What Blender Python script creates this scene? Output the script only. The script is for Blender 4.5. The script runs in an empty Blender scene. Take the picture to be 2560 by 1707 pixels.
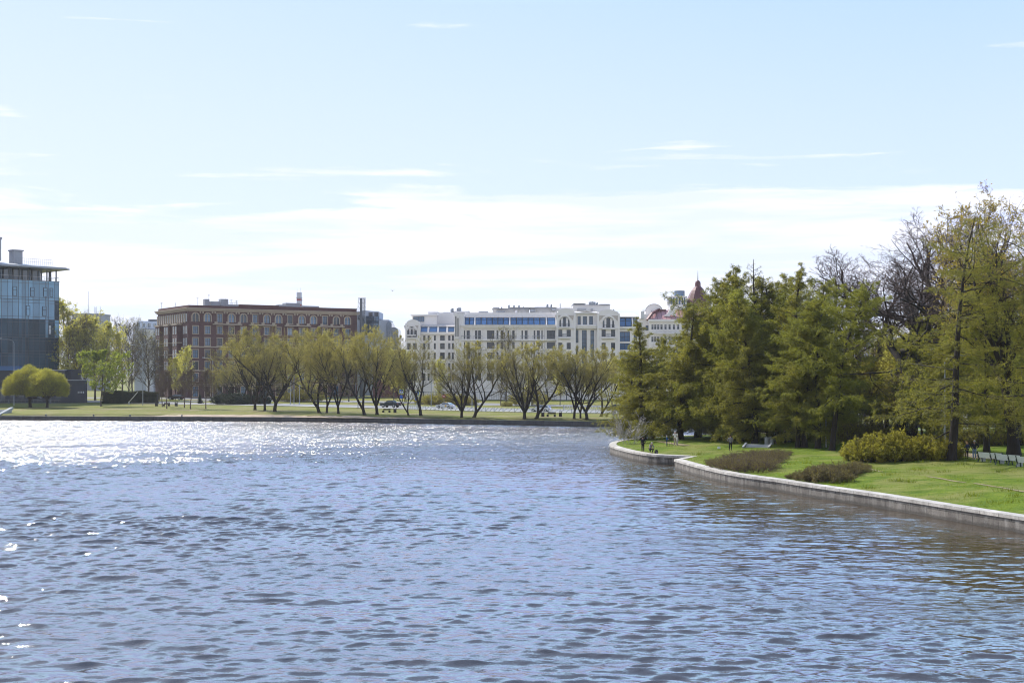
import bpy, bmesh, math, random
import numpy as np
from mathutils import Vector, Matrix, geometry

SC = bpy.context.scene
COL = SC.collection
R = math.radians
PI = math.pi

# ------------------------------------------------------------------ camera
HC, FP, YH = 10.0, 3300.0, 935.0          # eye height, focal length in photo pixels, horizon row
cam = bpy.data.cameras.new('camera')
cam_o = bpy.data.objects.new('camera', cam)
COL.objects.link(cam_o)
cam_o.location = (0, 0, HC)
cam_o.rotation_euler = (R(90), 0, 0)
cam.sensor_width = 36.0
cam.lens = 36.0 * FP / 2560.0
cam.shift_y = (YH - 853.5) / 2560.0
cam.clip_start = 0.5
cam.clip_end = 9000
SC.camera = cam_o

# ------------------------------------------------------------------ sun and sky
SUN_AZ, SUN_EL = -41.5, 40.0               # degrees from +Y (negative = left), elevation
saz, sel = R(SUN_AZ), R(SUN_EL)
SUN_DIR = Vector((math.sin(saz) * math.cos(sel), math.cos(saz) * math.cos(sel), math.sin(sel)))
sl = bpy.data.lights.new('sun', 'SUN')
sl.energy = 4.2
sl.angle = R(0.55)
sl.color = (1.0, 0.955, 0.88)
so = bpy.data.objects.new('sun', sl)
COL.objects.link(so)
so.location = (-60, 60, 90)
so.rotation_euler = SUN_DIR.to_track_quat('Z', 'Y').to_euler()

SC.view_settings.view_transform = 'Standard'
SC.view_settings.look = 'None'
SC.view_settings.exposure = 0.66
SC.view_settings.gamma = 1.0
SC.cycles.max_bounces = 8
SC.cycles.diffuse_bounces = 3
SC.cycles.glossy_bounces = 3
SC.cycles.transmission_bounces = 4
SC.cycles.transparent_max_bounces = 6
SC.cycles.caustics_reflective = False
SC.cycles.caustics_refractive = False
SC.cycles.use_denoising = True
SC.cycles.pixel_filter_type = 'BLACKMAN_HARRIS'
SC.cycles.filter_width = 1.1


class NT:
    """small helper that wires a node tree"""
    def __init__(s, tree):
        s.t = tree
        s.t.nodes.clear()

    def n(s, kind, **kw):
        nd = s.t.nodes.new(kind)
        ins = kw.pop('ins', {})
        for k, v in kw.items():
            setattr(nd, k, v)
        for k, v in ins.items():
            if hasattr(v, 'is_output') or hasattr(v, 'links'):
                s.t.links.new(v, nd.inputs[k])
            else:
                nd.inputs[k].default_value = v
        return nd

    def math(s, op, a, b=0.0, c=0.0, clamp=False):
        return s.n('ShaderNodeMath', operation=op, use_clamp=clamp, ins={0: a, 1: b, 2: c}).outputs[0]

    def ramp(s, fac, stops, interp='LINEAR'):
        nd = s.n('ShaderNodeValToRGB', ins={0: fac})
        cr = nd.color_ramp
        cr.interpolation = interp
        while len(cr.elements) < len(stops):
            cr.elements.new(0.5)
        for e, (p, c) in zip(cr.elements, stops):
            e.position = p
            e.color = tuple(c) + (1,) if len(c) == 3 else c
        return nd.outputs[0]

    def mix(s, fac, a, b, blend='MIX'):
        nd = s.n('ShaderNodeMix', data_type='RGBA', blend_type=blend, ins={0: fac, 6: a, 7: b})
        return nd.outputs[2]

    def noise(s, vec, scale, detail=3.0, rough=0.55, dist=0.0, out=0):
        i = {'Scale': scale, 'Detail': detail, 'Roughness': rough, 'Distortion': dist}
        if vec is not None:
            i['Vector'] = vec
        return s.n('ShaderNodeTexNoise', ins=i).outputs[out]

    def mapped(s, vec, scale=(1, 1, 1), loc=(0, 0, 0), rot=(0, 0, 0)):
        return s.n('ShaderNodeMapping', ins={'Vector': vec, 'Scale': scale, 'Location': loc, 'Rotation': rot}).outputs[0]


def c4(c):
    return (c[0], c[1], c[2], 1.0)


world = bpy.data.worlds.new('World')
SC.world = world
world.use_nodes = True
w = NT(world.node_tree)
sky = w.n('ShaderNodeTexSky', sky_type='NISHITA', sun_disc=False, sun_elevation=sel, sun_rotation=saz,
          altitude=0.0, air_density=1.0, dust_density=0.12, ozone_density=1.0)
gen = w.n('ShaderNodeTexCoord').outputs['Generated']
sep = w.n('ShaderNodeSeparateXYZ', ins={0: gen})
zz = sep.outputs[2]
# long flat cloud decks: noise stretched along the horizon
nA = w.noise(w.mapped(gen, (2.1, 2.1, 26.0), (0.3, 0.1, 0.55)), 1.0, 5.0, 0.5, 0.6)
nB = w.noise(w.mapped(gen, (5.0, 5.0, 60.0), (4.0, 1.0, 2.0)), 1.0, 5.0, 0.55, 0.8)
nC = w.noise(w.mapped(gen, (22.0, 22.0, 70.0), (1.0, 7.0, 3.0)), 1.0, 4.0, 0.6, 0.3)
hgt = w.n('ShaderNodeMapRange', ins={0: zz, 1: 0.10, 2: 0.190, 3: 0.24, 4: -0.25})
hgt.clamp = True
base = w.math('ADD', w.math('MULTIPLY', nA, 1.0), hgt.outputs[0])
base = w.math('ADD', base, w.math('MULTIPLY', sep.outputs[0], -0.20))
base = w.math('ADD', base, w.math('MULTIPLY', w.math('SUBTRACT', nB, 0.5), 1.0))
base = w.math('ADD', base, w.math('MULTIPLY', w.math('SUBTRACT', nC, 0.5), 0.22))
cov = w.n('ShaderNodeMapRange', interpolation_type='SMOOTHSTEP', ins={0: base, 1: 0.42, 2: 0.60, 3: 0.0, 4: 1.0}).outputs[0]
shade = w.n('ShaderNodeMapRange', ins={0: w.noise(w.mapped(gen, (4.0, 4.0, 55.0), (9, 2, 5)), 1.0, 5.0, 0.55), 1: 0.42, 2: 0.60, 3: 0.0, 4: 1.0}).outputs[0]
CL = 4.75
cloudcol = w.mix(shade, (0.82 * CL, 0.90 * CL, 1.08 * CL, 1), (1.04 * CL, 1.05 * CL, 1.18 * CL, 1))
# the pale band of sky over the horizon, bluer with height, brightened above the view for the water to reflect, then the dome
band = w.ramp(zz, [(0.0, (0.78, 0.89, 1.2)), (0.08, (0.73, 0.865, 1.4)), (0.175, (0.635, 0.79, 1.5)), (0.27, (0.515, 0.71, 1.6)), (0.40, (1.30, 2.14, 3.1)), (0.62, (1.20, 2.0, 2.9))])
band = w.mix(1.0, band, (4.75, 4.75, 4.75, 1), 'MULTIPLY')
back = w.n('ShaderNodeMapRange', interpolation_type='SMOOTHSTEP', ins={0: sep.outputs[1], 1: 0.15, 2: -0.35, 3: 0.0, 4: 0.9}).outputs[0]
band = w.mix(back, band, (4.6, 4.7, 5.0, 1))  # neutral bright sky added behind the camera as fill for the facades
left = w.n('ShaderNodeMapRange', ins={0: sep.outputs[0], 1: 0.30, 2: -0.45, 3: 0.0, 4: 0.32}).outputs[0]
band = w.mix(left, band, (4.6, 4.75, 4.85, 1))
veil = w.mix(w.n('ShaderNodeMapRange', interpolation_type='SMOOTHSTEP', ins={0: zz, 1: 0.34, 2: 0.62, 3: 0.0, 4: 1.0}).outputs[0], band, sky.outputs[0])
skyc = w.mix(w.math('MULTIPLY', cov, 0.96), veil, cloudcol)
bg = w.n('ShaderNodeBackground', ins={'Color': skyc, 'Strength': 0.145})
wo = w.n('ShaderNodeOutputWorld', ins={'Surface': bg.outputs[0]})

# ------------------------------------------------------------------ helpers
def tag(o, label=None, cat=None, group=None, kind=None):
    if label: o['label'] = label
    if cat: o['category'] = cat
    if group: o['group'] = group
    if kind: o['kind'] = kind
    return o


def empty(name, loc=(0, 0, 0), rz=0.0, parent=None, sc=None):
    o = bpy.data.objects.new(name, None)
    o.empty_display_size = 0.3
    COL.objects.link(o)
    o.location = loc
    o.rotation_euler = (0, 0, rz)
    if sc is not None:
        o.scale = sc if hasattr(sc, '__len__') else (sc, sc, sc)
    o.parent = parent
    return o


def link(name, me, parent=None, loc=(0, 0, 0), rot=(0, 0, 0), sc=(1, 1, 1)):
    o = bpy.data.objects.new(name, me)
    COL.objects.link(o)
    o.parent = parent
    o.location = loc
    o.rotation_euler = rot
    o.scale = sc
    return o


def copy_tree(o, parent=None):
    c = o.copy()
    COL.objects.link(c)
    c.parent = parent
    for ch in list(o.children):
        copy_tree(ch, c)
    return c


def np_mesh(name, V, F, mat=None, smooth=False):
    """V (N,3), F (M,k) with k 3 or 4"""
    V = np.asarray(V, np.float32)
    F = np.asarray(F, np.int32)
    me = bpy.data.meshes.new(name)
    k = F.shape[1]
    me.vertices.add(len(V))
    me.vertices.foreach_set('co', V.ravel())
    me.loops.add(F.size)
    me.loops.foreach_set('vertex_index', F.ravel())
    me.polygons.add(len(F))
    me.polygons.foreach_set('loop_start', np.arange(0, F.size, k, dtype=np.int32))
    me.polygons.foreach_set('loop_total', np.full(len(F), k, np.int32))
    me.polygons.foreach_set('use_smooth', np.full(len(F), bool(smooth)))
    me.update(calc_edges=True)
    me.validate()
    if mat: me.materials.append(mat)
    return me


class MB:
    """collects shapes; build() links them as one mesh object"""
    def __init__(s):
        s.v = []
        s.f = []
        s.g = []

    def add(s, vs, fs):
        b = len(s.v)
        s.g.append((b, len(s.f)))
        s.v += [tuple(p) for p in vs]
        s.f += [tuple(b + i for i in f) for f in fs]
        return s

    def box(s, x0, x1, y0, y1, z0, z1):
        return s.add([(x0, y0, z0), (x1, y0, z0), (x1, y1, z0), (x0, y1, z0), (x0, y0, z1), (x1, y0, z1), (x1, y1, z1), (x0, y1, z1)],
                     [(0, 3, 2, 1), (4, 5, 6, 7), (0, 1, 5, 4), (1, 2, 6, 5), (2, 3, 7, 6), (3, 0, 4, 7)])

    def bar(s, p0, p1, w, h=None):
        """square bar from p0 to p1"""
        h = h or w
        p0, p1 = Vector(p0), Vector(p1)
        d = (p1 - p0).normalized()
        ref = Vector((0, 0, 1)) if abs(d.z) < 0.95 else Vector((0, 1, 0))
        u = d.cross(ref).normalized() * (w / 2)
        v = u.cross(d).normalized() * (h / 2)
        vs = [p + a * u + b * v for p in (p0, p1) for a, b in ((-1, -1), (1, -1), (1, 1), (-1, 1))]
        return s.add(vs, [(0, 1, 2, 3), (7, 6, 5, 4), (0, 4, 5, 1), (1, 5, 6, 2), (2, 6, 7, 3), (3, 7, 4, 0)])

    def cone(s, p0, p1, r0, r1, k=10):
        p0, p1 = Vector(p0), Vector(p1)
        d = (p1 - p0).normalized()
        ref = Vector((0, 0, 1)) if abs(d.z) < 0.9 else Vector((0, 1, 0))
        u = d.cross(ref).normalized()
        v = u.cross(d).normalized()
        vs = []
        for p, r in ((p0, r0), (p1, r1)):
            for i in range(k):
                a = 2 * PI * i / k
                vs.append(p + u * (r * math.cos(a)) + v * (r * math.sin(a)))
        fs = [(i, (i + 1) % k, k + (i + 1) % k, k + i) for i in range(k)]
        fs += [tuple(reversed(range(k))), tuple(range(k, 2 * k))]
        return s.add(vs, fs)

    def pipe(s, pts, r, k=6):
        for a, b in zip(pts[:-1], pts[1:]):
            s.cone(a, b, r, r, k)
        return s

    def prism(s, poly, y0, y1):
        """poly [(x,z)] extruded along y"""
        n = len(poly)
        vs = [(x, y0, z) for x, z in poly] + [(x, y1, z) for x, z in poly]
        fs = [tuple(range(n)), tuple(reversed(range(n, 2 * n)))]
        fs += [(i, i + n, (i + 1) % n + n, (i + 1) % n) for i in range(n)]
        return s.add(vs, fs)

    def slab(s, poly, z0, z1):
        """poly [(x,y)] extruded along z"""
        n = len(poly)
        vs = [(x, y, z0) for x, y in poly] + [(x, y, z1) for x, y in poly]
        fs = [tuple(reversed(range(n))), tuple(range(n, 2 * n))]
        fs += [(i, (i + 1) % n, (i + 1) % n + n, i + n) for i in range(n)]
        return s.add(vs, fs)

    def lathe(s, prof, c=(0, 0, 0), k=16, ph=0.0):
        """prof [(r,z)] turned round the z axis at c"""
        n = len(prof)
        vs = []
        for r, z in prof:
            for i in range(k):
                a = 2 * PI * i / k + ph
                vs.append((c[0] + r * math.cos(a), c[1] + r * math.sin(a), c[2] + z))
        fs = []
        for j in range(n - 1):
            for i in range(k):
                fs.append((j * k + i, j * k + (i + 1) % k, (j + 1) * k + (i + 1) % k, (j + 1) * k + i))
        fs += [tuple(reversed(range(k))), tuple(range((n - 1) * k, n * k))]
        return s.add(vs, fs)

    def quad(s, a, b, c, d):
        return s.add([a, b, c, d], [(0, 1, 2, 3)])

    def each(s, name, mat, parent=None, per=1):
        """builds every added shape (or every `per` shapes) as a part of its own"""
        for i in range(0, len(s.g), per):
            a = s.g[i]; b = s.g[i + per] if i + per < len(s.g) else (len(s.v), len(s.f))
            m = MB(); m.v = s.v[a[0]:b[0]]; m.f = [tuple(k - a[0] for k in f) for f in s.f[a[1]:b[1]]]
            m.build(name, mat, parent)

    def mesh(s, name, mat, smooth=False):
        me = bpy.data.meshes.new(name)
        me.from_pydata(s.v, [], s.f)
        me.update()
        bm = bmesh.new()
        bm.from_mesh(me)
        bmesh.ops.recalc_face_normals(bm, faces=bm.faces)
        bm.to_mesh(me)
        bm.free()
        if smooth:
            me.polygons.foreach_set('use_smooth', [True] * len(me.polygons))
            me.set_sharp_from_angle(angle=R(40))
        if mat: me.materials.append(mat)
        return me

    def build(s, name, mat, parent=None, loc=(0, 0, 0), rot=(0, 0, 0), smooth=False):
        return link(name, s.mesh(name, mat, smooth), parent, loc, rot)


# ------------------------------------------------------------------ materials
def new_mat(name):
    m = bpy.data.materials.new(name)
    m.use_nodes = True
    return m, NT(m.node_tree)


def surf(name, col, rough=0.7, metal=0.0, var=0.25, scale=2.0, spec=0.4, bump=0.0, dark=None, stretch=(1, 1, 1), coat=0.0):
    """painted / stone / metal surface with two scales of noise in the colour"""
    m, t = new_mat(name)
    oc = t.mapped(t.n('ShaderNodeTexCoord').outputs['Object'], stretch)
    n1 = t.noise(oc, scale, 5.0, 0.6)
    n2 = t.noise(oc, scale * 7.3, 3.0, 0.6)
    f = t.math('ADD', t.math('MULTIPLY', n1, 0.65), t.math('MULTIPLY', n2, 0.35))
    d = dark or tuple(c * (1 - var) for c in col)
    l = tuple(min(1, c * (1 + var * 0.6)) for c in col)
    cc = t.ramp(f, [(0.3, d), (0.52, col), (0.72, l)])
    ins = {'Base Color': cc, 'Roughness': rough, 'Metallic': metal, 'Specular IOR Level': spec, 'Coat Weight': coat}
    if bump:
        b = t.n('ShaderNodeBump', ins={'Height': n2, 'Strength': bump, 'Distance': 0.05})
        ins['Normal'] = b.outputs[0]
    p = t.n('ShaderNodeBsdfPrincipled', ins=ins)
    t.n('ShaderNodeOutputMaterial', ins={'Surface': p.outputs[0]})
    return m


def glass_mat(name, col, rough=0.04, spec=0.8, var=0.5, scale=0.35):
    """dark window glass that mirrors the sky"""
    m, t = new_mat(name)
    oc = t.n('ShaderNodeTexCoord').outputs['Object']
    rnd = t.n('ShaderNodeObjectInfo').outputs['Random']
    n1 = t.noise(oc, scale, 2.0, 0.5)
    f = t.math('ADD', t.math('MULTIPLY', rnd, 0.6), t.math('MULTIPLY', n1, 0.4))
    cc = t.ramp(f, [(0.15, tuple(c * (1 - var) for c in col)), (0.8, tuple(c * (1 + var) for c in col))])
    b = t.n('ShaderNodeBump', ins={'Height': t.noise(oc, 0.6, 1.0), 'Strength': 0.06, 'Distance': 0.2})
    p = t.n('ShaderNodeBsdfPrincipled', ins={'Base Color': cc, 'Roughness': rough, 'Specular IOR Level': spec, 'Normal': b.outputs[0]})
    t.n('ShaderNodeOutputMaterial', ins={'Surface': p.outputs[0]})
    return m


def leaf_mat(name, c1, c2, c3, trans=0.45, clump=0.35, gloss=0.25):
    """leaves: colour varies per leaf and per clump, part of the light shines through"""
    m, t = new_mat(name)
    oc = t.n('ShaderNodeTexCoord').outputs['Object']
    ri = t.n('ShaderNodeNewGeometry').outputs['Random Per Island']
    rnd = t.n('ShaderNodeObjectInfo').outputs['Random']
    n1 = t.noise(oc, clump, 3.0, 0.6)
    f = t.math('ADD', t.math('MULTIPLY', n1, 0.75), t.math('MULTIPLY', ri, 0.4))
    f = t.math('ADD', f, t.math('MULTIPLY', t.math('SUBTRACT', rnd, 0.5), 0.22))
    cc = t.ramp(f, [(0.35, c1), (0.58, c2), (0.82, c3)])
    d = t.n('ShaderNodeBsdfPrincipled', ins={'Base Color': cc, 'Roughness': 0.6, 'Specular IOR Level': gloss})
    tr = t.n('ShaderNodeBsdfTranslucent', ins={'Color': t.mix(0.5, cc, t.mix(1.0, cc, (1.5, 1.45, 0.7, 1), 'MULTIPLY'))})
    mx = t.n('ShaderNodeMixShader', ins={0: trans, 1: d.outputs[0], 2: tr.outputs[0]})
    t.n('ShaderNodeOutputMaterial', ins={'Surface': mx.outputs[0]})
    return m


def bark_mat(name, col, var=0.5):
    return surf(name, col, 0.9, 0, var, 1.6, 0.2, 0.6, stretch=(4, 4, 0.7))
# ------------------------------------------------------------------ where things are
def ss(a, b, x):
    t = np.clip((np.asarray(x, float) - a) / (b - a), 0, 1)
    return t * t * (3 - 2 * t)


FS = np.array([(-2600, 1000), (-900, 520), (-260, 331), (-180, 307), (-111, 287), (-48.7, 277), (-19.5, 267), (16.7, 251), (31, 246),
               (70, 238), (120, 231), (300, 215), (900, 150), (2600, -100)], float)
def ysh(X): return np.interp(X, FS[:, 0], FS[:, 1])


def zfar(X, Y):
    X = np.asarray(X, float); Y = np.asarray(Y, float)
    d = Y - ysh(X)
    bank = 3.2 + 1.1 * np.sin(X * 0.13) + 0.7 * np.sin(X * 0.41 + 1)
    z = 0.92 + 0.42 * ss(bank - 1.6, bank + 0.5, d) + 0.45 * ss(8, 70, d) + 0.5 * ss(70, 150, d)
    return z + 0.04 * np.sin(X * 0.21) * np.sin(Y * 0.17) * ss(2, 8, d)


def catmull(P, step):
    P = [Vector(p) for p in P]
    out = []
    for i in range(len(P) - 1):
        p0 = P[i - 1] if i else P[i] * 2 - P[i + 1]
        p1, p2 = P[i], P[i + 1]
        p3 = P[i + 2] if i + 2 < len(P) else P[i + 1] * 2 - P[i]
        n = max(1, int((p2 - p1).length / step))
        for k in range(n):
            t = k / n
            out.append(0.5 * ((2 * p1) + (p2 - p0) * t + (2 * p0 - 5 * p1 + 4 * p2 - p3) * t * t + (3 * p1 - p0 - 3 * p2 + p3) * t ** 3))
    out.append(P[-1])
    return [(p.x, p.y) for p in out]


# island quay: two lengths of wall with a step between them (outer edge of the coping)
W1 = catmull([(19.2, 144.4), (17.1, 146.0), (15.2, 148.4), (13.6, 155), (12.5, 164), (12.6, 170), (14.0, 177), (18.5, 186), (27, 195), (40, 205),
              (58, 214), (90, 222), (200, 235)], 1.5)
W2 = catmull([(17.1, 139.0), (18.2, 129), (19.5, 121), (21, 116), (22.5, 112.5), (23.8, 108.2), (26.0, 102.2), (27.6, 97.6), (29.4, 91.6),
              (30.5, 87.9), (32.3, 82.3), (37, 68), (44, 50), (60, 28), (95, 5)], 1.5)
ISL = [(300, 5)] + list(reversed(W2)) + W1 + [(300, 240)]
ISLA = np.array(ISL)


def seg_dist(X, Y, poly):
    X = np.asarray(X, float); Y = np.asarray(Y, float)
    best = np.full(X.shape, 1e9)
    for (ax, ay), (bx, by) in zip(poly[:-1], poly[1:]):
        dx, dy = bx - ax, by - ay
        L = dx * dx + dy * dy + 1e-12
        t = np.clip(((X - ax) * dx + (Y - ay) * dy) / L, 0, 1)
        best = np.minimum(best, np.hypot(X - ax - t * dx, Y - ay - t * dy))
    return best


def in_isl(X, Y):
    X = np.asarray(X, float); Y = np.asarray(Y, float)
    ins = np.zeros(X.shape, bool)
    n = len(ISL)
    for i in range(n):
        x1, y1 = ISL[i]; x2, y2 = ISL[(i + 1) % n]
        c = ((y1 > Y) != (y2 > Y)) & (X < (x2 - x1) * (Y - y1) / (y2 - y1 + 1e-12) + x1)
        ins ^= c
    return ins


SHORE = list(reversed(W2)) + W1
def zisl(X, Y):
    X = np.asarray(X, float); Y = np.asarray(Y, float)
    d = seg_dist(X, Y, SHORE)
    z = 1.02 + 0.55 * ss(0.6, 10, d) + 0.42 * ss(9, 30, d)
    return z + (0.05 * np.sin(X * 0.5 + 1) * np.sin(Y * 0.37) + 0.03 * np.sin(X * 1.3) * np.sin(Y * 1.1 + 2)) * ss(1, 5, d)


def on_ground(px, py, which):
    """the point of the ground seen at photo pixel (px, py)"""
    Y = np.linspace(60, 900, 8401)
    X = (px - 1280) / FP * Y
    Z = HC - (py - YH) / FP * Y
    if which == 'isl':
        ok = (Z <= zisl(X, Y)) & (seg_dist(X, Y, SHORE) > 0.0) & (X > 12) & in_isl(X, Y)
    else:
        ok = (Z <= zfar(X, Y)) & (Y > ysh(X))
    i = int(np.argmax(ok)) if ok.any() else len(Y) - 1
    x, y = float(X[i]), float(Y[i])
    z = float(zisl(x, y) if which == 'isl' else zfar(x, y))
    return Vector((x, y, z))


def at(px, py, Y):
    return Vector(((px - 1280) / FP * Y, Y, HC - (py - YH) / FP * Y))


# ------------------------------------------------------------------ ground materials
def grass_mat(name, a, b, c, dry, dryamt=0.5, earth=None):
    m, t = new_mat(name)
    oc = t.n('ShaderNodeTexCoord').outputs['Object']
    big = t.noise(oc, 0.13, 4.0, 0.6)
    mid = t.noise(t.mapped(oc, (0.35, 0.6, 1)), 1.0, 5.0, 0.7)
    fine = t.noise(oc, 6.0, 4.0, 0.7)
    f = t.math('ADD', t.math('MULTIPLY', mid, 0.5), t.math('MULTIPLY', fine, 0.5))
    g = t.ramp(f, [(0.38, a), (0.5, b), (0.62, c)])
    dm = t.n('ShaderNodeMapRange', ins={0: t.math('ADD', t.math('MULTIPLY', big, 0.7), t.math('MULTIPLY', mid, 0.35)), 1: 0.49, 2: 0.62, 3: 0.0, 4: dryamt}).outputs[0]
    col = t.mix(dm, g, c4(dry))
    if earth:
        # bare soil where the bank is steep, plus crumbled patches along the foot
        gz = t.n('ShaderNodeSeparateXYZ', ins={0: t.n('ShaderNodeNewGeometry').outputs['Normal']}).outputs[2]
        st = t.n('ShaderNodeMapRange', ins={0: gz, 1: 0.995, 2: 0.96, 3: 0.0, 4: 1.0}).outputs[0]
        st = t.math('MULTIPLY', st, t.n('ShaderNodeMapRange', ins={0: mid, 1: 0.35, 2: 0.6, 3: 0.35, 4: 1.0}).outputs[0])
        col = t.mix(st, col, c4(earth))
    b1 = t.n('ShaderNodeBump', ins={'Height': t.math('ADD', fine, t.math('MULTIPLY', mid, 1.5)), 'Strength': 0.9, 'Distance': 0.12})
    p = t.n('ShaderNodeBsdfPrincipled', ins={'Base Color': col, 'Roughness': 0.9, 'Specular IOR Level': 0.15, 'Normal': b1.outputs[0]})
    t.n('ShaderNodeOutputMaterial', ins={'Surface': p.outputs[0]})
    return m


M_GFAR = grass_mat('far_grass', (0.105, 0.115, 0.016), (0.16, 0.17, 0.024), (0.22, 0.22, 0.04), (0.24, 0.20, 0.085), 0.75, (0.06, 0.044, 0.028))
M_GISL = grass_mat('island_grass', (0.050, 0.092, 0.003), (0.108, 0.162, 0.005), (0.175, 0.225, 0.012), (0.22, 0.20, 0.07), 0.6)
M_ASPH = surf('asphalt', (0.20, 0.20, 0.205), 0.85, 0, 0.2, 1.0, bump=0.3)
M_PAVE = surf('pale_paving', (0.36, 0.35, 0.33), 0.85, 0, 0.2, 0.8, bump=0.3)
M_SAND = surf('sand', (0.40, 0.31, 0.23), 0.95, 0, 0.35, 0.5, bump=0.8)
M_DIRT = surf('trodden_dirt', (0.34, 0.27, 0.18), 0.95, 0, 0.35, 1.0, bump=0.6)

M_TRACK = surf('worn_lawn', (0.25, 0.20, 0.11), 0.95, 0, 0.4, 1.2, bump=0.6)


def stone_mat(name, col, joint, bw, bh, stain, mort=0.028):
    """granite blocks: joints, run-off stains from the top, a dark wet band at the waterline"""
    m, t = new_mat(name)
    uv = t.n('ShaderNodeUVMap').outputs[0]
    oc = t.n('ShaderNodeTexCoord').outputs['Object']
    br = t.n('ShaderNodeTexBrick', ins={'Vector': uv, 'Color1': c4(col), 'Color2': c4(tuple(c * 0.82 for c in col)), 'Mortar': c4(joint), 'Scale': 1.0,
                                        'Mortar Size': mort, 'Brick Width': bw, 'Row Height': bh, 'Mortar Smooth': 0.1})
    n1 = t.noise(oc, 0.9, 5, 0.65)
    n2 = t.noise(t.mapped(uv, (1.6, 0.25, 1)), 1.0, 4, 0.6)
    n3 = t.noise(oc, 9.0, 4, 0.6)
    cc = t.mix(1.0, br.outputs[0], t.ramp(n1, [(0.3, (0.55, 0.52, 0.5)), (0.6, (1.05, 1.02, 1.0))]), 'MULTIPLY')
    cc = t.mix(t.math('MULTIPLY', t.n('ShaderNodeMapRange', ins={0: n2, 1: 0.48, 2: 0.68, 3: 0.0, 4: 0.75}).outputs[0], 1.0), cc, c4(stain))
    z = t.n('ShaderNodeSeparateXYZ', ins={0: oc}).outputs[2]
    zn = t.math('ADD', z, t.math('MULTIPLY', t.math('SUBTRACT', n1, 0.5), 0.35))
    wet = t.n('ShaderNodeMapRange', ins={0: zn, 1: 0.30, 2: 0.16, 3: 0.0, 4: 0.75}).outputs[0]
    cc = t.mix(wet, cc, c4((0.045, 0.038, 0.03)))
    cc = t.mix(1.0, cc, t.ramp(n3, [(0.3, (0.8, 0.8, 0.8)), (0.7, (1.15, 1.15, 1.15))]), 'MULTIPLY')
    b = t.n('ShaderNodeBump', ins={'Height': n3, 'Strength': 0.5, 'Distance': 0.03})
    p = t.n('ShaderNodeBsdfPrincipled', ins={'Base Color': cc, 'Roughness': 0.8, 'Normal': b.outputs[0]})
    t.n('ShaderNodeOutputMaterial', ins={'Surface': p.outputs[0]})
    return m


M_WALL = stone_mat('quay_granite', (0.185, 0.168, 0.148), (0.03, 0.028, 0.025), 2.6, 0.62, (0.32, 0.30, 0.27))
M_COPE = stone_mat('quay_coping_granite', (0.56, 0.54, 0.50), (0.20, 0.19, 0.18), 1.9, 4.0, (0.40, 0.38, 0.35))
M_FWALL = stone_mat('far_quay_granite', (0.10, 0.105, 0.115), (0.03, 0.03, 0.03), 3.0, 2.0, (0.13, 0.13, 0.14))


def sweep(name, line, prof, mat, parent=None, closed_prof=False):
    """prof [(offset to the land side, z)] swept along line; UV = (run, prof length)"""
    L = [Vector((x, y, 0)) for x, y in line]
    n = len(L)
    V, UV = [], []
    run = 0
    for i, p in enumerate(L):
        a = L[max(0, i - 1)]; b = L[min(n - 1, i + 1)]
        t = (b - a).normalized()
        side = Vector((-t.y, t.x, 0))
        if i: run += (p - L[i - 1]).length
        h = 0
        for j, (o, z) in enumerate(prof):
            if j: h += math.hypot(o - prof[j - 1][0], z - prof[j - 1][1])
            V.append(p + side * o + Vector((0, 0, z)))
            UV.append((run, z))
    k = len(prof)
    F = [(i * k + j, (i + 1) * k + j, (i + 1) * k + j + 1, i * k + j + 1) for i in range(n - 1) for j in range(k - 1)]
    me = bpy.data.meshes.new(name)
    nv = len(V)
    V2 = V + [V[j] for j in range(k)] + [V[(n - 1) * k + j] for j in range(k)]
    UV2 = UV + [(prof[j][0], prof[j][1]) for j in range(k)] * 2
    me.from_pydata(V2, [], F + [tuple(range(nv, nv + k)), tuple(range(nv + k, nv + 2 * k))])
    uvl = me.uv_layers.new(name='UVMap')
    for lp in me.loops:
        uvl.data[lp.index].uv = UV2[lp.vertex_index]
    bm = bmesh.new(); bm.from_mesh(me)
    bmesh.ops.recalc_face_normals(bm, faces=bm.faces)
    bm.to_mesh(me); bm.free()
    me.materials.append(mat)
    return link(name, me, parent)


# ---- far bank ground, out to the horizon
def graded(a, b, s0, s1, far):
    xs = list(np.arange(a, b + 1e-6, s0))
    lo, hi, st = a, b, s1
    while lo > -far or hi < far:
        lo -= st; hi += st; st *= 1.5
        xs = [lo] + xs + [hi]
    return np.array(xs)


gx = graded(-190, 130, 2.0, 8.0, 2500)
gd = np.array([0.30, 0.8, 1.4, 2.0, 2.6, 3.2, 3.8, 4.4, 5.0, 6, 8, 11, 15, 20, 26, 33, 40, 48, 56, 65, 75, 85, 95, 108, 122, 140, 160, 190, 230, 300, 420, 700, 1300, 2600, 5200])
GX, GD = np.meshgrid(gx, gd)
GY = ysh(GX) + GD
GZ = zfar(GX, GY)
rs = np.random.RandomState(3)
GZ = GZ + rs.normal(0, 0.035, GZ.shape) * ss(1.5, 3.0, GD) * (1 - ss(6, 20, GD))
nr, nc = GX.shape
idx = np.arange(nr * nc).reshape(nr, nc)
Fq = np.stack([idx[:-1, :-1], idx[:-1, 1:], idx[1:, 1:], idx[1:, :-1]], -1).reshape(-1, 4)
o = link('far_bank_ground', np_mesh('far_bank_ground', np.stack([GX, GY, GZ], -1).reshape(-1, 3), Fq, M_GFAR, True))
tag(o, kind='structure')


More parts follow.
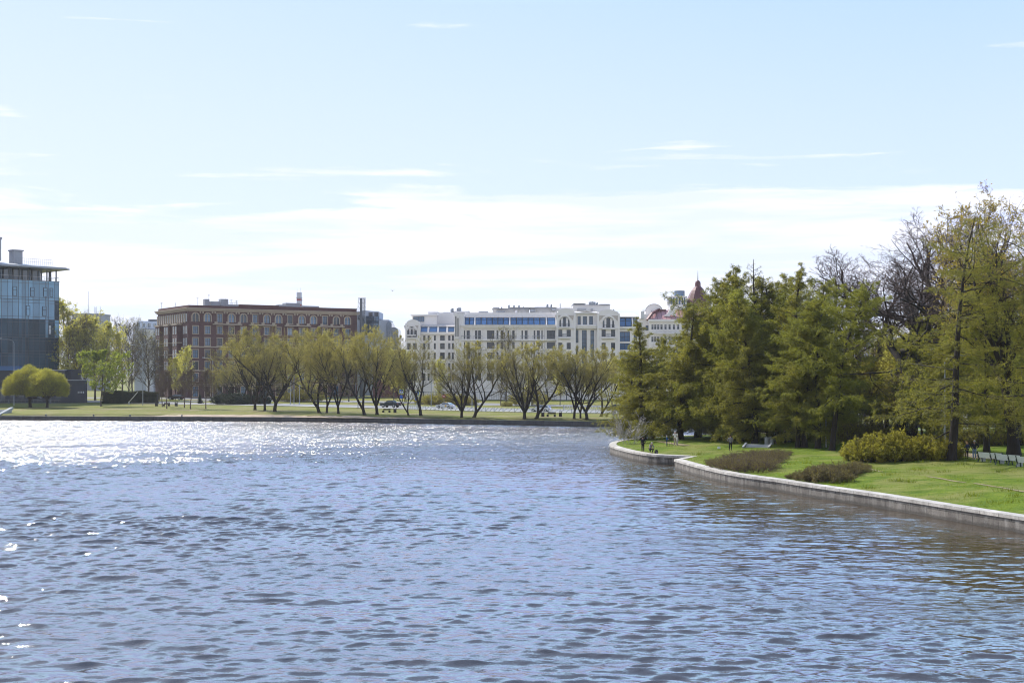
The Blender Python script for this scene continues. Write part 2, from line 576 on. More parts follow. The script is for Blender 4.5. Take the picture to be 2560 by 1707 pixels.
def strip(name, line, w, mat, zf, dz, kerb=None):
    """a sheet of width w along line, laid dz above the ground"""
    pts = catmull(line, 3.0)
    L = [Vector((x, y)) for x, y in pts]
    V = []
    cols = np.linspace(-w / 2, w / 2, 5)
    for i, p in enumerate(L):
        t = (L[min(len(L) - 1, i + 1)] - L[max(0, i - 1)]).normalized()
        s = Vector((-t.y, t.x))
        for c in cols:
            q = p + s * c
            V.append((q.x, q.y, float(zf(q.x, q.y)) + dz))
    k = len(cols)
    F = [(i * k + j, (i + 1) * k + j, (i + 1) * k + j + 1, i * k + j + 1) for i in range(len(L) - 1) for j in range(k - 1)]
    return tag(link(name, np_mesh(name, V, F, mat)), kind='structure')


ROAD = [(-420, 470), (-150, 399), (-95, 371), (-62, 354), (-32, 333), (-10, 315), (10, 302), (40, 287), (100, 266), (300, 225)]
strip('embankment_road', ROAD, 13.0, M_ASPH, zfar, 0.07)
strip('embankment_pavement', [(x - 4, y - 8.8) for x, y in ROAD], 3.6, M_PAVE, zfar, 0.12)
strip('back_road', [(x + 12, y + 34) for x, y in ROAD], 9.0, M_ASPH, zfar, 0.07)
strip('back_pavement', [(x + 9, y + 26) for x, y in ROAD], 3.0, M_PAVE, zfar, 0.10)
strip('side_path', [(-96, 384), (-80, 404), (-50, 425), (0, 440)], 5.0, M_PAVE, zfar, 0.13)
strip('bank_footpath', [(-120, 326), (-90, 317), (-72, 310), (-53.6, 304), (-40.7, 298), (-26, 288), (-12, 279), (6, 265), (20, 259)], 1.3, M_DIRT, zfar, 0.04)

# sandy strip at the foot of the bank
sx = np.arange(-84, -6, 1.0)
V, F = [], []
for i, x in enumerate(sx):
    e = min(1.0, (x + 84) / 12.0, (-6 - x) / 30.0)
    wdt = max(0.12, e * (2.4 + 0.8 * math.sin(x * 0.13) + 0.5 * math.sin(x * 0.41 + 1)))
    for j in range(4):
        y = float(ysh(x)) + 0.5 + wdt * j / 3 * 1.35
        V.append((x, y, float(zfar(x, y)) + 0.05 - 0.04 * (j == 3)))
F = [(i * 4 + j, (i + 1) * 4 + j, (i + 1) * 4 + j + 1, i * 4 + j + 1) for i in range(len(sx) - 1) for j in range(3)]
tag(link('sand_strip', np_mesh('sand_strip', V, F, M_SAND, True)), kind='structure')

# ---- far quay wall
fl = catmull([tuple(p) for p in FS[2:12]], 4.0)
ow = sweep('quay_wall', fl, [(0.0, -1.6), (0.0, 0.72), (-0.05, 0.722), (-0.05, 0.95), (0.75, 0.955), (0.75, 0.3)], M_FWALL)
tag(ow, 'long low dark quay wall under the far bank', 'quay wall')

# ---- island lawn
inner = []
for line in (list(reversed(W2)), W1):
    L = [Vector((x, y)) for x, y in line]
    for i, p in enumerate(L):
        t = (L[min(len(L) - 1, i + 1)] - L[max(0, i - 1)]).normalized()
        inner.append(p + Vector((t.y, -t.x)) * 0.55)
outline = [(300, 5)] + [(p.x, p.y) for p in inner] + [(300, 240)]
pts = []
rng = random.Random(5)
for (x0, x1, y0, y1, st) in ((12, 75, 60, 215, 1.3), (75, 300, 6, 238, 9.0), (30, 75, 6, 60, 5.0)):
    y = y0
    while y < y1:
        x = x0
        while x < x1:
            pts.append((x + rng.uniform(-.3, .3) * st, y + rng.uniform(-.3, .3) * st)); x += st
        y += st
P = np.array(pts)
keep = in_isl(P[:, 0], P[:, 1]) & (seg_dist(P[:, 0], P[:, 1], SHORE) > 1.0)
P = P[keep]
vs2 = [Vector(p) for p in outline] + [Vector(p) for p in P]
no = len(outline)
res = geometry.delaunay_2d_cdt(vs2, [], [list(range(no))], 1, 1e-4)
rv = np.array([(v.x, v.y) for v in res[0]])
rz = zisl(rv[:, 0], rv[:, 1])
F3 = np.array([f for f in res[2] if len(f) == 3])
tri = rv[F3]
ar = (tri[:, 1, 0] - tri[:, 0, 0]) * (tri[:, 2, 1] - tri[:, 0, 1]) - (tri[:, 1, 1] - tri[:, 0, 1]) * (tri[:, 2, 0] - tri[:, 0, 0])
F3[ar < 0] = F3[ar < 0][:, ::-1]
o = link('island_lawn', np_mesh('island_lawn', np.column_stack([rv, rz]), F3, M_GISL, True))
tag(o, kind='structure')

WP = [(0.10, -1.6), (0.02, 0.815), (0.6, 0.815), (0.6, -1.0)]
CP = [(-0.05, 0.82), (-0.05, 1.05), (0.85, 1.075), (0.85, 0.82)]
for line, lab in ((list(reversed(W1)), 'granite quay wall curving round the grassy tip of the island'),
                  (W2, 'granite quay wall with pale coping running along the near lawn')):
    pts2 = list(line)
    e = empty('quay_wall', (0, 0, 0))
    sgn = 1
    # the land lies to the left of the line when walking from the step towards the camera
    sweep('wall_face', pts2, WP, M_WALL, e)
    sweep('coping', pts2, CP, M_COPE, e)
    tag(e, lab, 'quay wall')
# closing face of the step between the two walls
e = empty('quay_wall', (0, 0, 0))
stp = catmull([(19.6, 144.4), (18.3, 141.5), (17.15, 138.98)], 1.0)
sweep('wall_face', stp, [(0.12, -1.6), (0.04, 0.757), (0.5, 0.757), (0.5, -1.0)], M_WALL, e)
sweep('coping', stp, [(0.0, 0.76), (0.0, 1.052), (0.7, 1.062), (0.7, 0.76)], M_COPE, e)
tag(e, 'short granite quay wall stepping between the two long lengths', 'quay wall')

# paved path behind the larches and the trodden tracks on the lawn
strip('park_path', [(110, 104), (60, 117), (47, 124), (45, 135), (43, 150), (41, 168), (38, 180), (36, 188)], 2.4, M_DIRT, zisl, 0.05)
strip('park_path', [(36.5, 176), (44, 186), (60, 196), (100, 205)], 5.0, M_PAVE, zisl, 0.06)
for q in ([(2160, 1169), (2180, 1174), (2204, 1179.5)], [(2318, 1191), (2350, 1196), (2385, 1203), (2412, 1206)], [(2436, 1208), (2470, 1214), (2515, 1221), (2575, 1232)]):
    strip('lawn_track', [tuple(on_ground(px, py, 'isl'))[:2] for px, py in q], 0.34, M_TRACK, zisl, 0.03)
strip('lawn_track', [(21.0, 158), (19.5, 163), (18.6, 170)], 0.8, M_TRACK, zisl, 0.04)

# ------------------------------------------------------------------ water
rw = np.random.RandomState(11)
NWV = 110
WD = R(-98) + rw.normal(0, 0.36, NWV)                    # travel directions: towards the viewer
WL = np.exp(rw.uniform(math.log(0.36), math.log(3.6), NWV))
WK = 2 * PI / WL
WA = 0.0053 * WL ** 0.66 * np.where((WL > 0.9) & (WL < 2.6), 1.15, 0.95) * rw.uniform(0.55, 1.3, NWV)
WPH = rw.uniform(0, 2 * PI, NWV)


def waves(X, Y, minlen):
    """sum of trochoidal waves; calmer in the lee of the island quay"""
    lee = 0.42 + 0.58 * ss(3, 34, seg_dist(X, Y, SHORE))
    gust = 0.62 + 0.70 * (0.5 + 0.5 * np.sin(X * 0.06 + 1.3 * np.sin(Y * 0.031)) * np.sin(Y * 0.052 + 0.8))
    amp = lee * gust
    dz = np.zeros_like(X); dx = np.zeros_like(X); dy = np.zeros_like(X)
    for k, a, th, ph, wl in zip(WK, WA, WD, WPH, WL):
        if wl < minlen: continue
        cx, cy = math.cos(th), math.sin(th)
        p = k * (cx * X + cy * Y) + ph
        s, c = np.sin(p), np.cos(p)
        dz += a * c
        dx -= 0.8 * a * cx * s; dy -= 0.8 * a * cy * s
    return X + dx * amp, Y + dy * amp, dz * amp


m, t = new_mat('river_water')
oc = t.n('ShaderNodeTexCoord').outputs['Object']
r1 = t.noise(t.mapped(oc, (1.5, 3.2, 1), rot=(0, 0, R(8))), 1.0, 4.0, 0.62, 0.3)
r2 = t.noise(t.mapped(oc, (5.0, 9.0, 1), (3, 1, 0), (0, 0, R(-14))), 1.0, 3.0, 0.6, 0.2)
patch = t.n('ShaderNodeMapRange', ins={0: t.noise(t.mapped(oc, (0.05, 0.10, 1)), 1.0, 3.0, 0.5), 1: 0.35, 2: 0.65, 3: 0.35, 4: 1.35}).outputs[0]
yy = t.n('ShaderNodeSeparateXYZ', ins={0: oc}).outputs[1]
edge = t.math('ADD', yy, t.math('MULTIPLY', t.math('SUBTRACT', t.noise(t.mapped(oc, (0.03, 0.08, 1)), 1.0, 4.0, 0.6), 0.5), 90.0))
rough_far = t.n('ShaderNodeMapRange', interpolation_type='SMOOTHSTEP', ins={0: edge, 1: 120.0, 2: 205.0, 3: 0.22, 4: 5.6}).outputs[0]
hh = t.math('MULTIPLY', t.math('ADD', t.math('MULTIPLY', r1, 0.030), t.math('MULTIPLY', r2, 0.005)), patch)
bmp = t.n('ShaderNodeBump', ins={'Height': hh, 'Strength': 1.0, 'Distance': 1.0})
rv = t.noise(t.mapped(oc, (4.6, 4.0, 1), (7, 3, 0)), 1.0, 3.0, 0.65, 0.0, 1)
rv = t.n('ShaderNodeVectorMath', operation='SUBTRACT', ins={0: rv, 1: (0.5, 0.5, 0.5)}).outputs[0]
rv = t.n('ShaderNodeVectorMath', operation='MULTIPLY', ins={0: rv, 1: (1.0, 1.0, 0.0)}).outputs[0]
rsc = t.n('ShaderNodeVectorMath', operation='SCALE', ins={0: rv, 3: t.math('MULTIPLY', rough_far, t.math('ADD', t.math('MULTIPLY', patch, 0.5), 0.5))})
nn = t.n('ShaderNodeVectorMath', operation='NORMALIZE', ins={0: t.n('ShaderNodeVectorMath', operation='ADD', ins={0: bmp.outputs[0], 1: rsc.outputs[0]}).outputs[0]})
wcol = t.ramp(t.noise(oc, 0.05, 3.0), [(0.3, (0.046, 0.032, 0.019)), (0.7, (0.062, 0.044, 0.027))])
p = t.n('ShaderNodeBsdfPrincipled', ins={'Base Color': wcol, 'Roughness': t.n('ShaderNodeMapRange', ins={0: rough_far, 1: 0.22, 2: 5.6, 3: 0.05, 4: 0.25}).outputs[0], 'IOR': 2.4, 'Specular IOR Level': 0.5, 'Normal': nn.outputs[0]})
t.n('ShaderNodeOutputMaterial', ins={'Surface': p.outputs[0]})
M_WATER = m

Vs, Fs, base_i = [], [], 0
for (x0, x1, y0, y1, sx_, sy_, ml) in ((-58, 50, 34, 92, 0.13, 0.10, 0.3), (-92, 42, 92, 170, 0.21, 0.16, 0.5), (-160, 60, 170, 345, 0.42, 0.28, 0.9),
                                       (-58, 140, 4, 34, 1.0, 1.0, 3.0), (50, 140, 34, 92, 1.2, 1.2, 3.0)):
    xs = np.arange(x0, x1 + sx_ * 0.5, sx_); ys = np.arange(y0, y1 + sy_ * 0.5, sy_)
    GX, GY = np.meshgrid(xs, ys)
    X2, Y2, Z2 = waves(GX, GY, ml)
    nr, nc = GX.shape
    idx = np.arange(nr * nc).reshape(nr, nc) + base_i
    Vs.append(np.stack([X2, Y2, Z2], -1).reshape(-1, 3))
    Fs.append(np.stack([idx[:-1, :-1], idx[:-1, 1:], idx[1:, 1:], idx[1:, :-1]], -1).reshape(-1, 4))
    base_i += nr * nc
# flat water outside the view and a bed just under the waves
for (x0, x1, y0, y1, z) in ((-1500, -58, -400, 92, -0.05), (-1500, -92, 92, 170, -0.05), (-1500, -160, 170, 900, -0.05), (-58, 400, -400, 4, -0.05),
                            (60, 400, 170, 260, -0.05), (-140, 150, 0, 350, -0.5)):
    Vs.append(np.array([(x0, y0, z), (x1, y0, z), (x1, y1, z), (x0, y1, z)], float))
    Fs.append(np.array([[base_i, base_i + 1, base_i + 2, base_i + 3]]))
    base_i += 4
o = link('river_water', np_mesh('river_water', np.concatenate(Vs), np.concatenate(Fs), M_WATER, True))
tag(o, kind='structure')
# ------------------------------------------------------------------ trees: skeletons grown with numpy
def nrm(v):
    return v / (np.linalg.norm(v, axis=-1, keepdims=True) + 1e-9)


def grow(rs, pos, dirs, length, nseg, wig, trop, trop_end=None):
    """polylines (N, nseg+1, 3): each step bends by wig and drifts along the vector trop"""
    N = len(pos)
    P = np.zeros((N, nseg + 1, 3)); P[:, 0] = pos
    d = nrm(np.asarray(dirs, float))
    st = (np.asarray(length, float) / nseg)[:, None]
    trop = np.asarray(trop, float)
    for i in range(nseg):
        tv = trop if trop_end is None else trop + (np.asarray(trop_end) - trop) * (i / max(1, nseg - 1))
        d = nrm(d + rs.normal(0, wig, (N, 3)) + tv)
        P[:, i + 1] = P[:, i] + d * st
    return P


def sample(P, R0, idx, t):
    """point, tangent and radius at fraction t of polylines idx"""
    n = P.shape[1] - 1
    f = np.clip(t * n, 0, n - 1e-6)
    i = f.astype(int); fr = (f - i)[:, None]
    a = P[idx, i]; b = P[idx, i + 1]
    r = R0[idx, i] * (1 - fr[:, 0]) + R0[idx, i + 1] * fr[:, 0]
    return a * (1 - fr) + b * fr, nrm(b - a), r


def taper(P, r0, r1):
    n = P.shape[1]
    s = np.linspace(0, 1, n)[None, :]
    return np.asarray(r0)[:, None] * (1 - s) + np.asarray(r1)[:, None] * s


def side_dirs(rs, tang, ang, az=None):
    """directions at angle ang from the tangents, at azimuth az (random when None)"""
    N = len(tang)
    ref = np.where(np.abs(tang[:, 2:3]) < 0.9, [[0, 0, 1.0]], [[1.0, 0, 0]])
    u = nrm(np.cross(tang, ref)); v = np.cross(u, tang)
    if az is None: az = rs.uniform(0, 2 * PI, N)
    rad = u * np.cos(az)[:, None] + v * np.sin(az)[:, None]
    ang = np.asarray(ang)
    if ang.ndim == 0: ang = np.full(N, float(ang))
    return tang * np.cos(ang)[:, None] + rad * np.sin(ang)[:, None]


def tubes(P, Rr, k):
    """quads of k-sided tubes round polylines P (N,n,3)"""
    N, n, _ = P.shape
    T = np.gradient(P, axis=1); T = nrm(T)
    ref = np.where(np.abs(T[:, :1, 2:3]) < 0.85, [[[0, 0, 1.0]]], [[[1.0, 0, 0]]])
    U = nrm(np.cross(T, np.broadcast_to(ref, T.shape))); W = np.cross(T, U)
    a = np.arange(k) * 2 * PI / k
    V = P[:, :, None, :] + Rr[:, :, None, None] * (U[:, :, None, :] * np.cos(a)[None, None, :, None] + W[:, :, None, :] * np.sin(a)[None, None, :, None])
    idx = np.arange(N * n * k).reshape(N, n, k)
    nx = np.roll(idx, -1, axis=2)
    F = np.stack([idx[:, :-1], nx[:, :-1], nx[:, 1:], idx[:, 1:]], -1).reshape(-1, 4)
    return V.reshape(-1, 3), F


def ribbons(rs, P, Rr):
    """flat two-sided strips for the finest twigs"""
    T = nrm(np.gradient(P, axis=1))
    rv = rs.normal(0, 1, (len(P), 1, 3))
    S = nrm(np.cross(T, np.broadcast_to(rv, T.shape)))
    V = np.stack([P - S * Rr[:, :, None], P + S * Rr[:, :, None]], 2)
    N, n = P.shape[:2]
    idx = np.arange(N * n * 2).reshape(N, n, 2)
    F = np.stack([idx[:, :-1, 0], idx[:, :-1, 1], idx[:, 1:, 1], idx[:, 1:, 0]], -1).reshape(-1, 4)
    return V.reshape(-1, 3), F


def leaves(rs, P, D, l, w, tipw=0.35):
    N = len(P)
    l = np.asarray(l) * np.ones(N); w = np.asarray(w) * np.ones(N)
    D = nrm(D); S = nrm(np.cross(D, rs.normal(0, 1, (N, 3))))
    a = P - S * (w * 0.5 * 0.6)[:, None]; b = P + S * (w * 0.5 * 0.6)[:, None]
    m = P + D * (l * 0.55)[:, None]
    V = np.stack([a, b, P + D * l[:, None] + S * (w * 0.5 * tipw)[:, None] + 0 * m, P + D * l[:, None] - S * (w * 0.5 * tipw)[:, None]], 1)
    F = np.arange(N * 4).reshape(N, 4)
    return V.reshape(-1, 3), F


class Acc:
    def __init__(s): s.V = []; s.F = []; s.n = 0
    def add(s, VF):
        V, F = VF
        s.V.append(V); s.F.append(F + s.n); s.n += len(V)
    def mesh(s, name, mat, smooth=False):
        if not s.V: return None
        return np_mesh(name, np.concatenate(s.V), np.concatenate(s.F), mat, smooth)


def children(rs, P, Rr, L, k, t0, t1, ang, angv, lr, lprof, nseg, wig, trop, rr=0.6, tip=0.25, az=None, trop_end=None, tpow=1.0, minlen=0.05, even=True):
    """k children on every polyline; returns their polylines, radii and lengths"""
    N = len(P)
    idx = np.repeat(np.arange(N), k)
    if even:
        u = (np.tile(np.arange(k), N) + rs.uniform(0, 1, N * k)) / k
    else:
        u = rs.uniform(0, 1, N * k)
    t = t0 + (t1 - t0) * u ** tpow
    pos, tan, r = sample(P, Rr, idx, t)
    a = ang + rs.normal(0, angv, N * k)
    if az == 'flat':
        hz = np.cross(tan, [[0, 0, 1.0]]); hz = nrm(hz)
        sg = np.where(np.arange(N * k) % 2 == 0, 1.0, -1.0)[:, None]
        d = tan * np.cos(a)[:, None] + hz * sg * np.sin(a)[:, None] + np.stack([0 * a, 0 * a, rs.normal(0, 0.18, N * k)], 1)
    else:
        d = side_dirs(rs, tan, a)
    ln = np.maximum(L[idx] * lr * lprof(t) * rs.uniform(0.7, 1.25, N * k), minlen)
    C = grow(rs, pos, d, ln, nseg, wig, trop, trop_end)
    r0 = np.minimum(r * 0.9, np.maximum(r * rr, 0.004))
    return C, taper(C, r0, r0 * tip), ln


UP = np.array([0, 0, 1.0])

M_BARK = bark_mat('dark_bark', (0.034, 0.027, 0.023))
M_BARKG = bark_mat('grey_brown_bark', (0.105, 0.085, 0.070))
M_BARKP = bark_mat('pale_bark', (0.42, 0.39, 0.36))
M_TWIGP = bark_mat('purple_brown_twigs', (0.135, 0.095, 0.085))
M_TWIGY = surf('yellow_willow_shoots', (0.20, 0.165, 0.075), 0.8, 0, 0.3, 1.5)
M_TWIGL = surf('larch_twigs', (0.10, 0.085, 0.05), 0.85, 0, 0.3, 1.5)
M_LWILL = leaf_mat('willow_leaf', (0.19, 0.17, 0.055), (0.30, 0.265, 0.08), (0.42, 0.375, 0.115), 0.55)
M_LYEL = leaf_mat('young_yellow_leaf', (0.36, 0.34, 0.09), (0.50, 0.475, 0.13), (0.62, 0.59, 0.18), 0.65)
M_LGRN = leaf_mat('fresh_green_leaf', (0.16, 0.20, 0.025), (0.25, 0.29, 0.035), (0.34, 0.37, 0.05), 0.5)
M_LBALL = leaf_mat('round_willow_leaf', (0.24, 0.23, 0.04), (0.37, 0.355, 0.06), (0.52, 0.50, 0.095), 0.5, 0.5)
M_LLAR = leaf_mat('larch_needle', (0.145, 0.142, 0.027), (0.24, 0.232, 0.040), (0.375, 0.35, 0.06), 0.52, 0.3)
M_LLARB = leaf_mat('bright_larch_needle', (0.135, 0.145, 0.024), (0.225, 0.235, 0.036), (0.35, 0.345, 0.055), 0.52, 0.3)
M_LMAP = leaf_mat('maple_bud', (0.26, 0.20, 0.04), (0.36, 0.27, 0.05), (0.42, 0.36, 0.07), 0.5)
M_LUND = leaf_mat('understory_leaf', (0.17, 0.16, 0.034), (0.275, 0.25, 0.045), (0.38, 0.34, 0.065), 0.48, 0.3)
M_LGOLD = leaf_mat('golden_shrub_leaf', (0.19, 0.175, 0.026), (0.31, 0.28, 0.038), (0.43, 0.40, 0.058), 0.4, 0.6)
M_LHED = leaf_mat('hedge_bud', (0.10, 0.08, 0.04), (0.155, 0.125, 0.05), (0.22, 0.19, 0.06), 0.4, 0.8)
M_LDARK = leaf_mat('dark_evergreen', (0.016, 0.024, 0.012), (0.028, 0.040, 0.017), (0.05, 0.065, 0.024), 0.2, 0.8)
M_LCHED = leaf_mat('clipped_hedge_leaf', (0.03, 0.035, 0.015), (0.05, 0.058, 0.02), (0.08, 0.088, 0.03), 0.25, 0.8)

PROTO = {}
PROTO_H = {}


def top_of(parts):
    m = 0.0
    for _, me in parts:
        a = np.zeros(len(me.vertices) * 3, np.float32)
        me.vertices.foreach_get('co', a)
        m = max(m, float(np.percentile(a[2::3], 99.9)))
    return m


def proto(key, trunk, crown, tmat, cmat, twigs=None, wmat=None):
    """trunk and crown meshes; twigs share the crown part as a second material"""
    parts = [('trunk', trunk.mesh('trunk_' + key, tmat, True))]
    me = crown.mesh('crown_' + key, cmat) if crown.V else None
    if twigs is not None and twigs.V:
        parts.append(('twigs', twigs.mesh('twigs_' + key, wmat or tmat)))
    if me: parts.append(('crown', me))
    PROTO[key] = parts
    PROTO_H[key] = top_of(parts)


def plant(key, name, label, cat, loc, h, hp, rz=0.0, wide=1.0, group=None, lean=(0, 0), sink=0.12):
    """a tree of prototype key scaled to height h (hp = height of the prototype)"""
    s = h / PROTO_H[key]
    e = empty(name, (loc[0], loc[1], loc[2] - sink), rz, None, (s * wide, s * wide, s))
    e.rotation_euler = (lean[0], lean[1], rz)
    for pn, me in PROTO[key]:
        link(pn, me, e)
    tag(e, label, cat, group)
    return e


# ---- willow on the far bank: a few stems fanning out of a short bole, fine drooping shoots
def make_willow(key, seed, stems=3, lean=0.0, leafn=26000, H=20.0, spread=0.42, bole=2.2, leafmat=None, leafl=0.24, leafw=0.055):
    rs = np.random.RandomState(seed)
    tr, tw, cr = Acc(), Acc(), Acc()
    b = grow(rs, np.array([[0, 0, 0.0]]), np.array([[lean * 0.9, 0.0, 1.0]]), np.array([bole]), 4, 0.05, (0, 0, 0.02))
    rb = taper(b, [0.38], [0.31]); rb[:, 0] *= 1.3
    tr.add(tubes(b, rb, 9))
    N = stems
    az = np.arange(N) * 2 * PI / N + rs.uniform(-.4, .4, N) + (0 if N > 2 else 0.2)
    d = np.stack([np.cos(az) * spread * rs.uniform(.6, 1.25, N) + lean, np.sin(az) * spread * 0.8, np.ones(N)], 1)
    p0 = np.repeat(b[:, -1] - [[0, 0, .25]], N, 0)
    L1 = H * 0.86 * rs.uniform(0.86, 1.04, N)
    S = grow(rs, p0, d, L1, 12, 0.07, (lean * 0.02, 0, 0.012))
    RS_ = taper(S, np.full(N, 0.28), np.full(N, 0.035))
    tr.add(tubes(S, RS_, 7))
    B1, R1, l1 = children(rs, S, RS_, L1, 11, 0.16, 0.96, R(42), R(10), 0.52, lambda t: 1.12 - 0.72 * t, 8, 0.09, UP * 0.06, 0.62, 0.18)
    tr.add(tubes(B1, R1, 5))
    B2, R2, l2 = children(rs, B1, R1, l1, 8, 0.18, 0.98, R(38), R(12), 0.42, lambda t: 1.1 - 0.5 * t, 6, 0.11, UP * 0.05, 0.55, 0.2)
    tw.add(tubes(B2, np.maximum(R2, 0.012), 3))
    B3, R3, l3 = children(rs, B2, R2, l2, 6, 0.2, 1.0, R(32), R(14), 0.62, lambda t: 1 - 0.3 * t, 5, 0.10, UP * 0.12, 0.6, 0.4)
    tw.add(ribbons(rs, B3, np.maximum(R3, 0.009)))
    B4, R4, l4 = children(rs, B3, R3, l3, 3, 0.25, 1.0, R(26), R(12), 0.80, lambda t: 1 - 0.2 * t, 3, 0.10, UP * 0.08, 0.6, 0.4)
    tw.add(ribbons(rs, B4, np.full(R4.shape, 0.007)))
    if leafn:
        i = rs.randint(0, len(B4), leafn); t = rs.uniform(0.05, 1, leafn)
        pos, tan, _ = sample(B4, R4, i, t)
        # the top and the outside of the crown are leafier than the shaded inside
        rel = np.clip(pos[:, 2] / H, 0, 1.1)
        out = np.hypot(pos[:, 0], pos[:, 1]) / (0.28 * H)
        keep = rs.uniform(0, 1, leafn) < (0.04 + 0.95 * ss(0.30, 0.80, rel) + 0.45 * ss(0.5, 1.2, out))
        pos, tan = pos[keep], tan[keep]; n = len(pos)
        cr.add(leaves(rs, pos + rs.normal(0, 0.06, (n, 3)), tan + rs.normal(0, .4, (n, 3)), leafl * rs.uniform(.6, 1.3, n), leafw * rs.uniform(.7, 1.3, n)))
    proto(key, tr, cr, M_BARK, leafmat or M_LWILL, tw, M_TWIGY)


# ---- general broadleaf: one leader, ascending limbs (birch, poplar, young linden, bare lime)
def make_broad(key, seed, H=16.0, r0=0.22, k1=26, ang=46, lr=0.42, prof=None, k2=8, k3=6, leafn=20000, leafmat=None, bark=None, leafl=0.22, leafw=0.14,
               t0=0.16, crooked=0.03, droop=-0.01, inner=0.0, twr=0.008, upw=0.06):
    rs = np.random.RandomState(seed)
    tr, tw, cr = Acc(), Acc(), Acc()
    S = grow(rs, np.array([[0, 0, 0.0]]), np.array([[rs.normal(0, .03), rs.normal(0, .03), 1.0]]), np.array([H * 0.97]), 14, crooked, UP * 0.05)
    RS_ = taper(S, [r0], [0.02]); RS_[:, 0] *= 1.3
    tr.add(tubes(S, RS_, 8))
    prof = prof or (lambda t: np.sin(np.clip(0.12 + t * 0.95, 0, 1) * PI) ** 0.7 + 0.12)
    L = np.array([H])
    B1, R1, l1 = children(rs, S, RS_, L, k1, t0, 0.97, R(ang), R(8), lr, prof, 8, 0.08, UP * upw, 0.5, 0.2)
    tr.add(tubes(B1, np.maximum(R1, 0.012), 5))
    B2, R2, l2 = children(rs, B1, R1, l1, k2, 0.15, 0.98, R(42), R(12), 0.45, lambda t: 1.1 - 0.6 * t, 5, 0.1, UP * 0.05, 0.6, 0.3)
    tw.add(tubes(B2, np.maximum(R2, 0.009), 3))
    B3, R3, l3 = children(rs, B2, R2, l2, k3, 0.15, 1.0, R(42), R(15), 0.55, lambda t: 1 - 0.4 * t, 4, 0.12, UP * droop, 0.6, 0.4)
    tw.add(ribbons(rs, B3, np.full(R3.shape, twr)))
    B4, R4, l4 = children(rs, B3, R3, l3, 3, 0.2, 1.0, R(42), R(15), 0.6, lambda t: 1 - 0.4 * t, 3, 0.12, UP * droop, 0.6, 0.4, minlen=0.12)
    tw.add(ribbons(rs, B4, np.full(R4.shape, twr * 0.8)))
    if leafn:
        i = rs.randint(0, len(B4), leafn); t = rs.uniform(0.1, 1, leafn)
        pos, tan, _ = sample(B4, R4, i, t); n = len(pos)
        cr.add(leaves(rs, pos + rs.normal(0, 0.08, (n, 3)), tan + rs.normal(0, .8, (n, 3)), leafl * rs.uniform(.6, 1.3, n), leafw * rs.uniform(.7, 1.3, n)))
    proto(key, tr, cr, bark or M_BARKG, leafmat or M_LYEL, tw)


# ---- crooked wide oak / maple
def make_oak(key, seed, H=22.0, leafn=0, leafmat=None, fork=0.32, spread=0.75, k=(5, 7, 7, 6, 5), r0=0.55, leafl=.2, leafw=.16, wig=0.16):
    rs = np.random.RandomState(seed)
    tr, tw, cr = Acc(), Acc(), Acc()
    b = grow(rs, np.array([[0, 0, 0.0]]), np.array([[0.02, 0.0, 1.0]]), np.array([H * fork]), 6, 0.05, (0, 0, 0.02))
    rb = taper(b, [r0], [r0 * 0.75]); rb[:, 0] *= 1.3
    tr.add(tubes(b, rb, 10))
    N = k[0]
    az = np.arange(N) * 2 * PI / N + rs.uniform(-.5, .5, N)
    sp = spread * rs.uniform(0.35, 1.3, N)
    d = np.stack([np.cos(az) * sp, np.sin(az) * sp, np.ones(N)], 1)
    p0, _, _ = sample(b, rb, np.zeros(N, int), rs.uniform(0.78, 1.0, N))
    L1 = H * 0.66 * rs.uniform(0.8, 1.1, N)
    S = grow(rs, p0, d, L1, 12, wig, UP * 0.05)
    RS_ = taper(S, np.full(N, r0 * 0.52), np.full(N, 0.05))
    tr.add(tubes(S, RS_, 7))
    B1, R1, l1 = children(rs, S, RS_, L1, k[1], 0.2, 0.98, R(50), R(14), 0.52, lambda t: 1.1 - 0.6 * t, 10, wig * 1.1, UP * 0.05, 0.55, 0.2)
    tr.add(tubes(B1, R1, 5))
    B2, R2, l2 = children(rs, B1, R1, l1, k[2], 0.15, 0.98, R(50), R(15), 0.45, lambda t: 1.1 - 0.5 * t, 7, wig * 1.1, UP * 0.07, 0.55, 0.25)
    tr.add(tubes(B2, np.maximum(R2, 0.012), 4))
    B3, R3, l3 = children(rs, B2, R2, l2, k[3], 0.15, 1.0, R(46), R(16), 0.52, lambda t: 1 - 0.4 * t, 5, wig, UP * 0.06, 0.6, 0.4)
    tw.add(ribbons(rs, B3, np.maximum(R3, 0.010)))
    B4, R4, l4 = children(rs, B3, R3, l3, k[4], 0.15, 1.0, R(44), R(16), 0.6, lambda t: 1 - 0.4 * t, 4, 0.12, UP * 0.06, 0.6, 0.4, minlen=.15)
    tw.add(ribbons(rs, B4, np.full(R4.shape, 0.0065)))
    if leafn:
        i = rs.randint(0, len(B4), leafn); t = rs.uniform(0.3, 1, leafn)
        pos, tan, _ = sample(B4, R4, i, t); n = len(pos)
        cr.add(leaves(rs, pos + rs.normal(0, 0.05, (n, 3)), tan + rs.normal(0, .8, (n, 3)), leafl * rs.uniform(.6, 1.3, n), leafw * rs.uniform(.7, 1.3, n)))
    proto(key, tr, cr, M_BARK, leafmat or M_LMAP, tw, M_TWIGP)


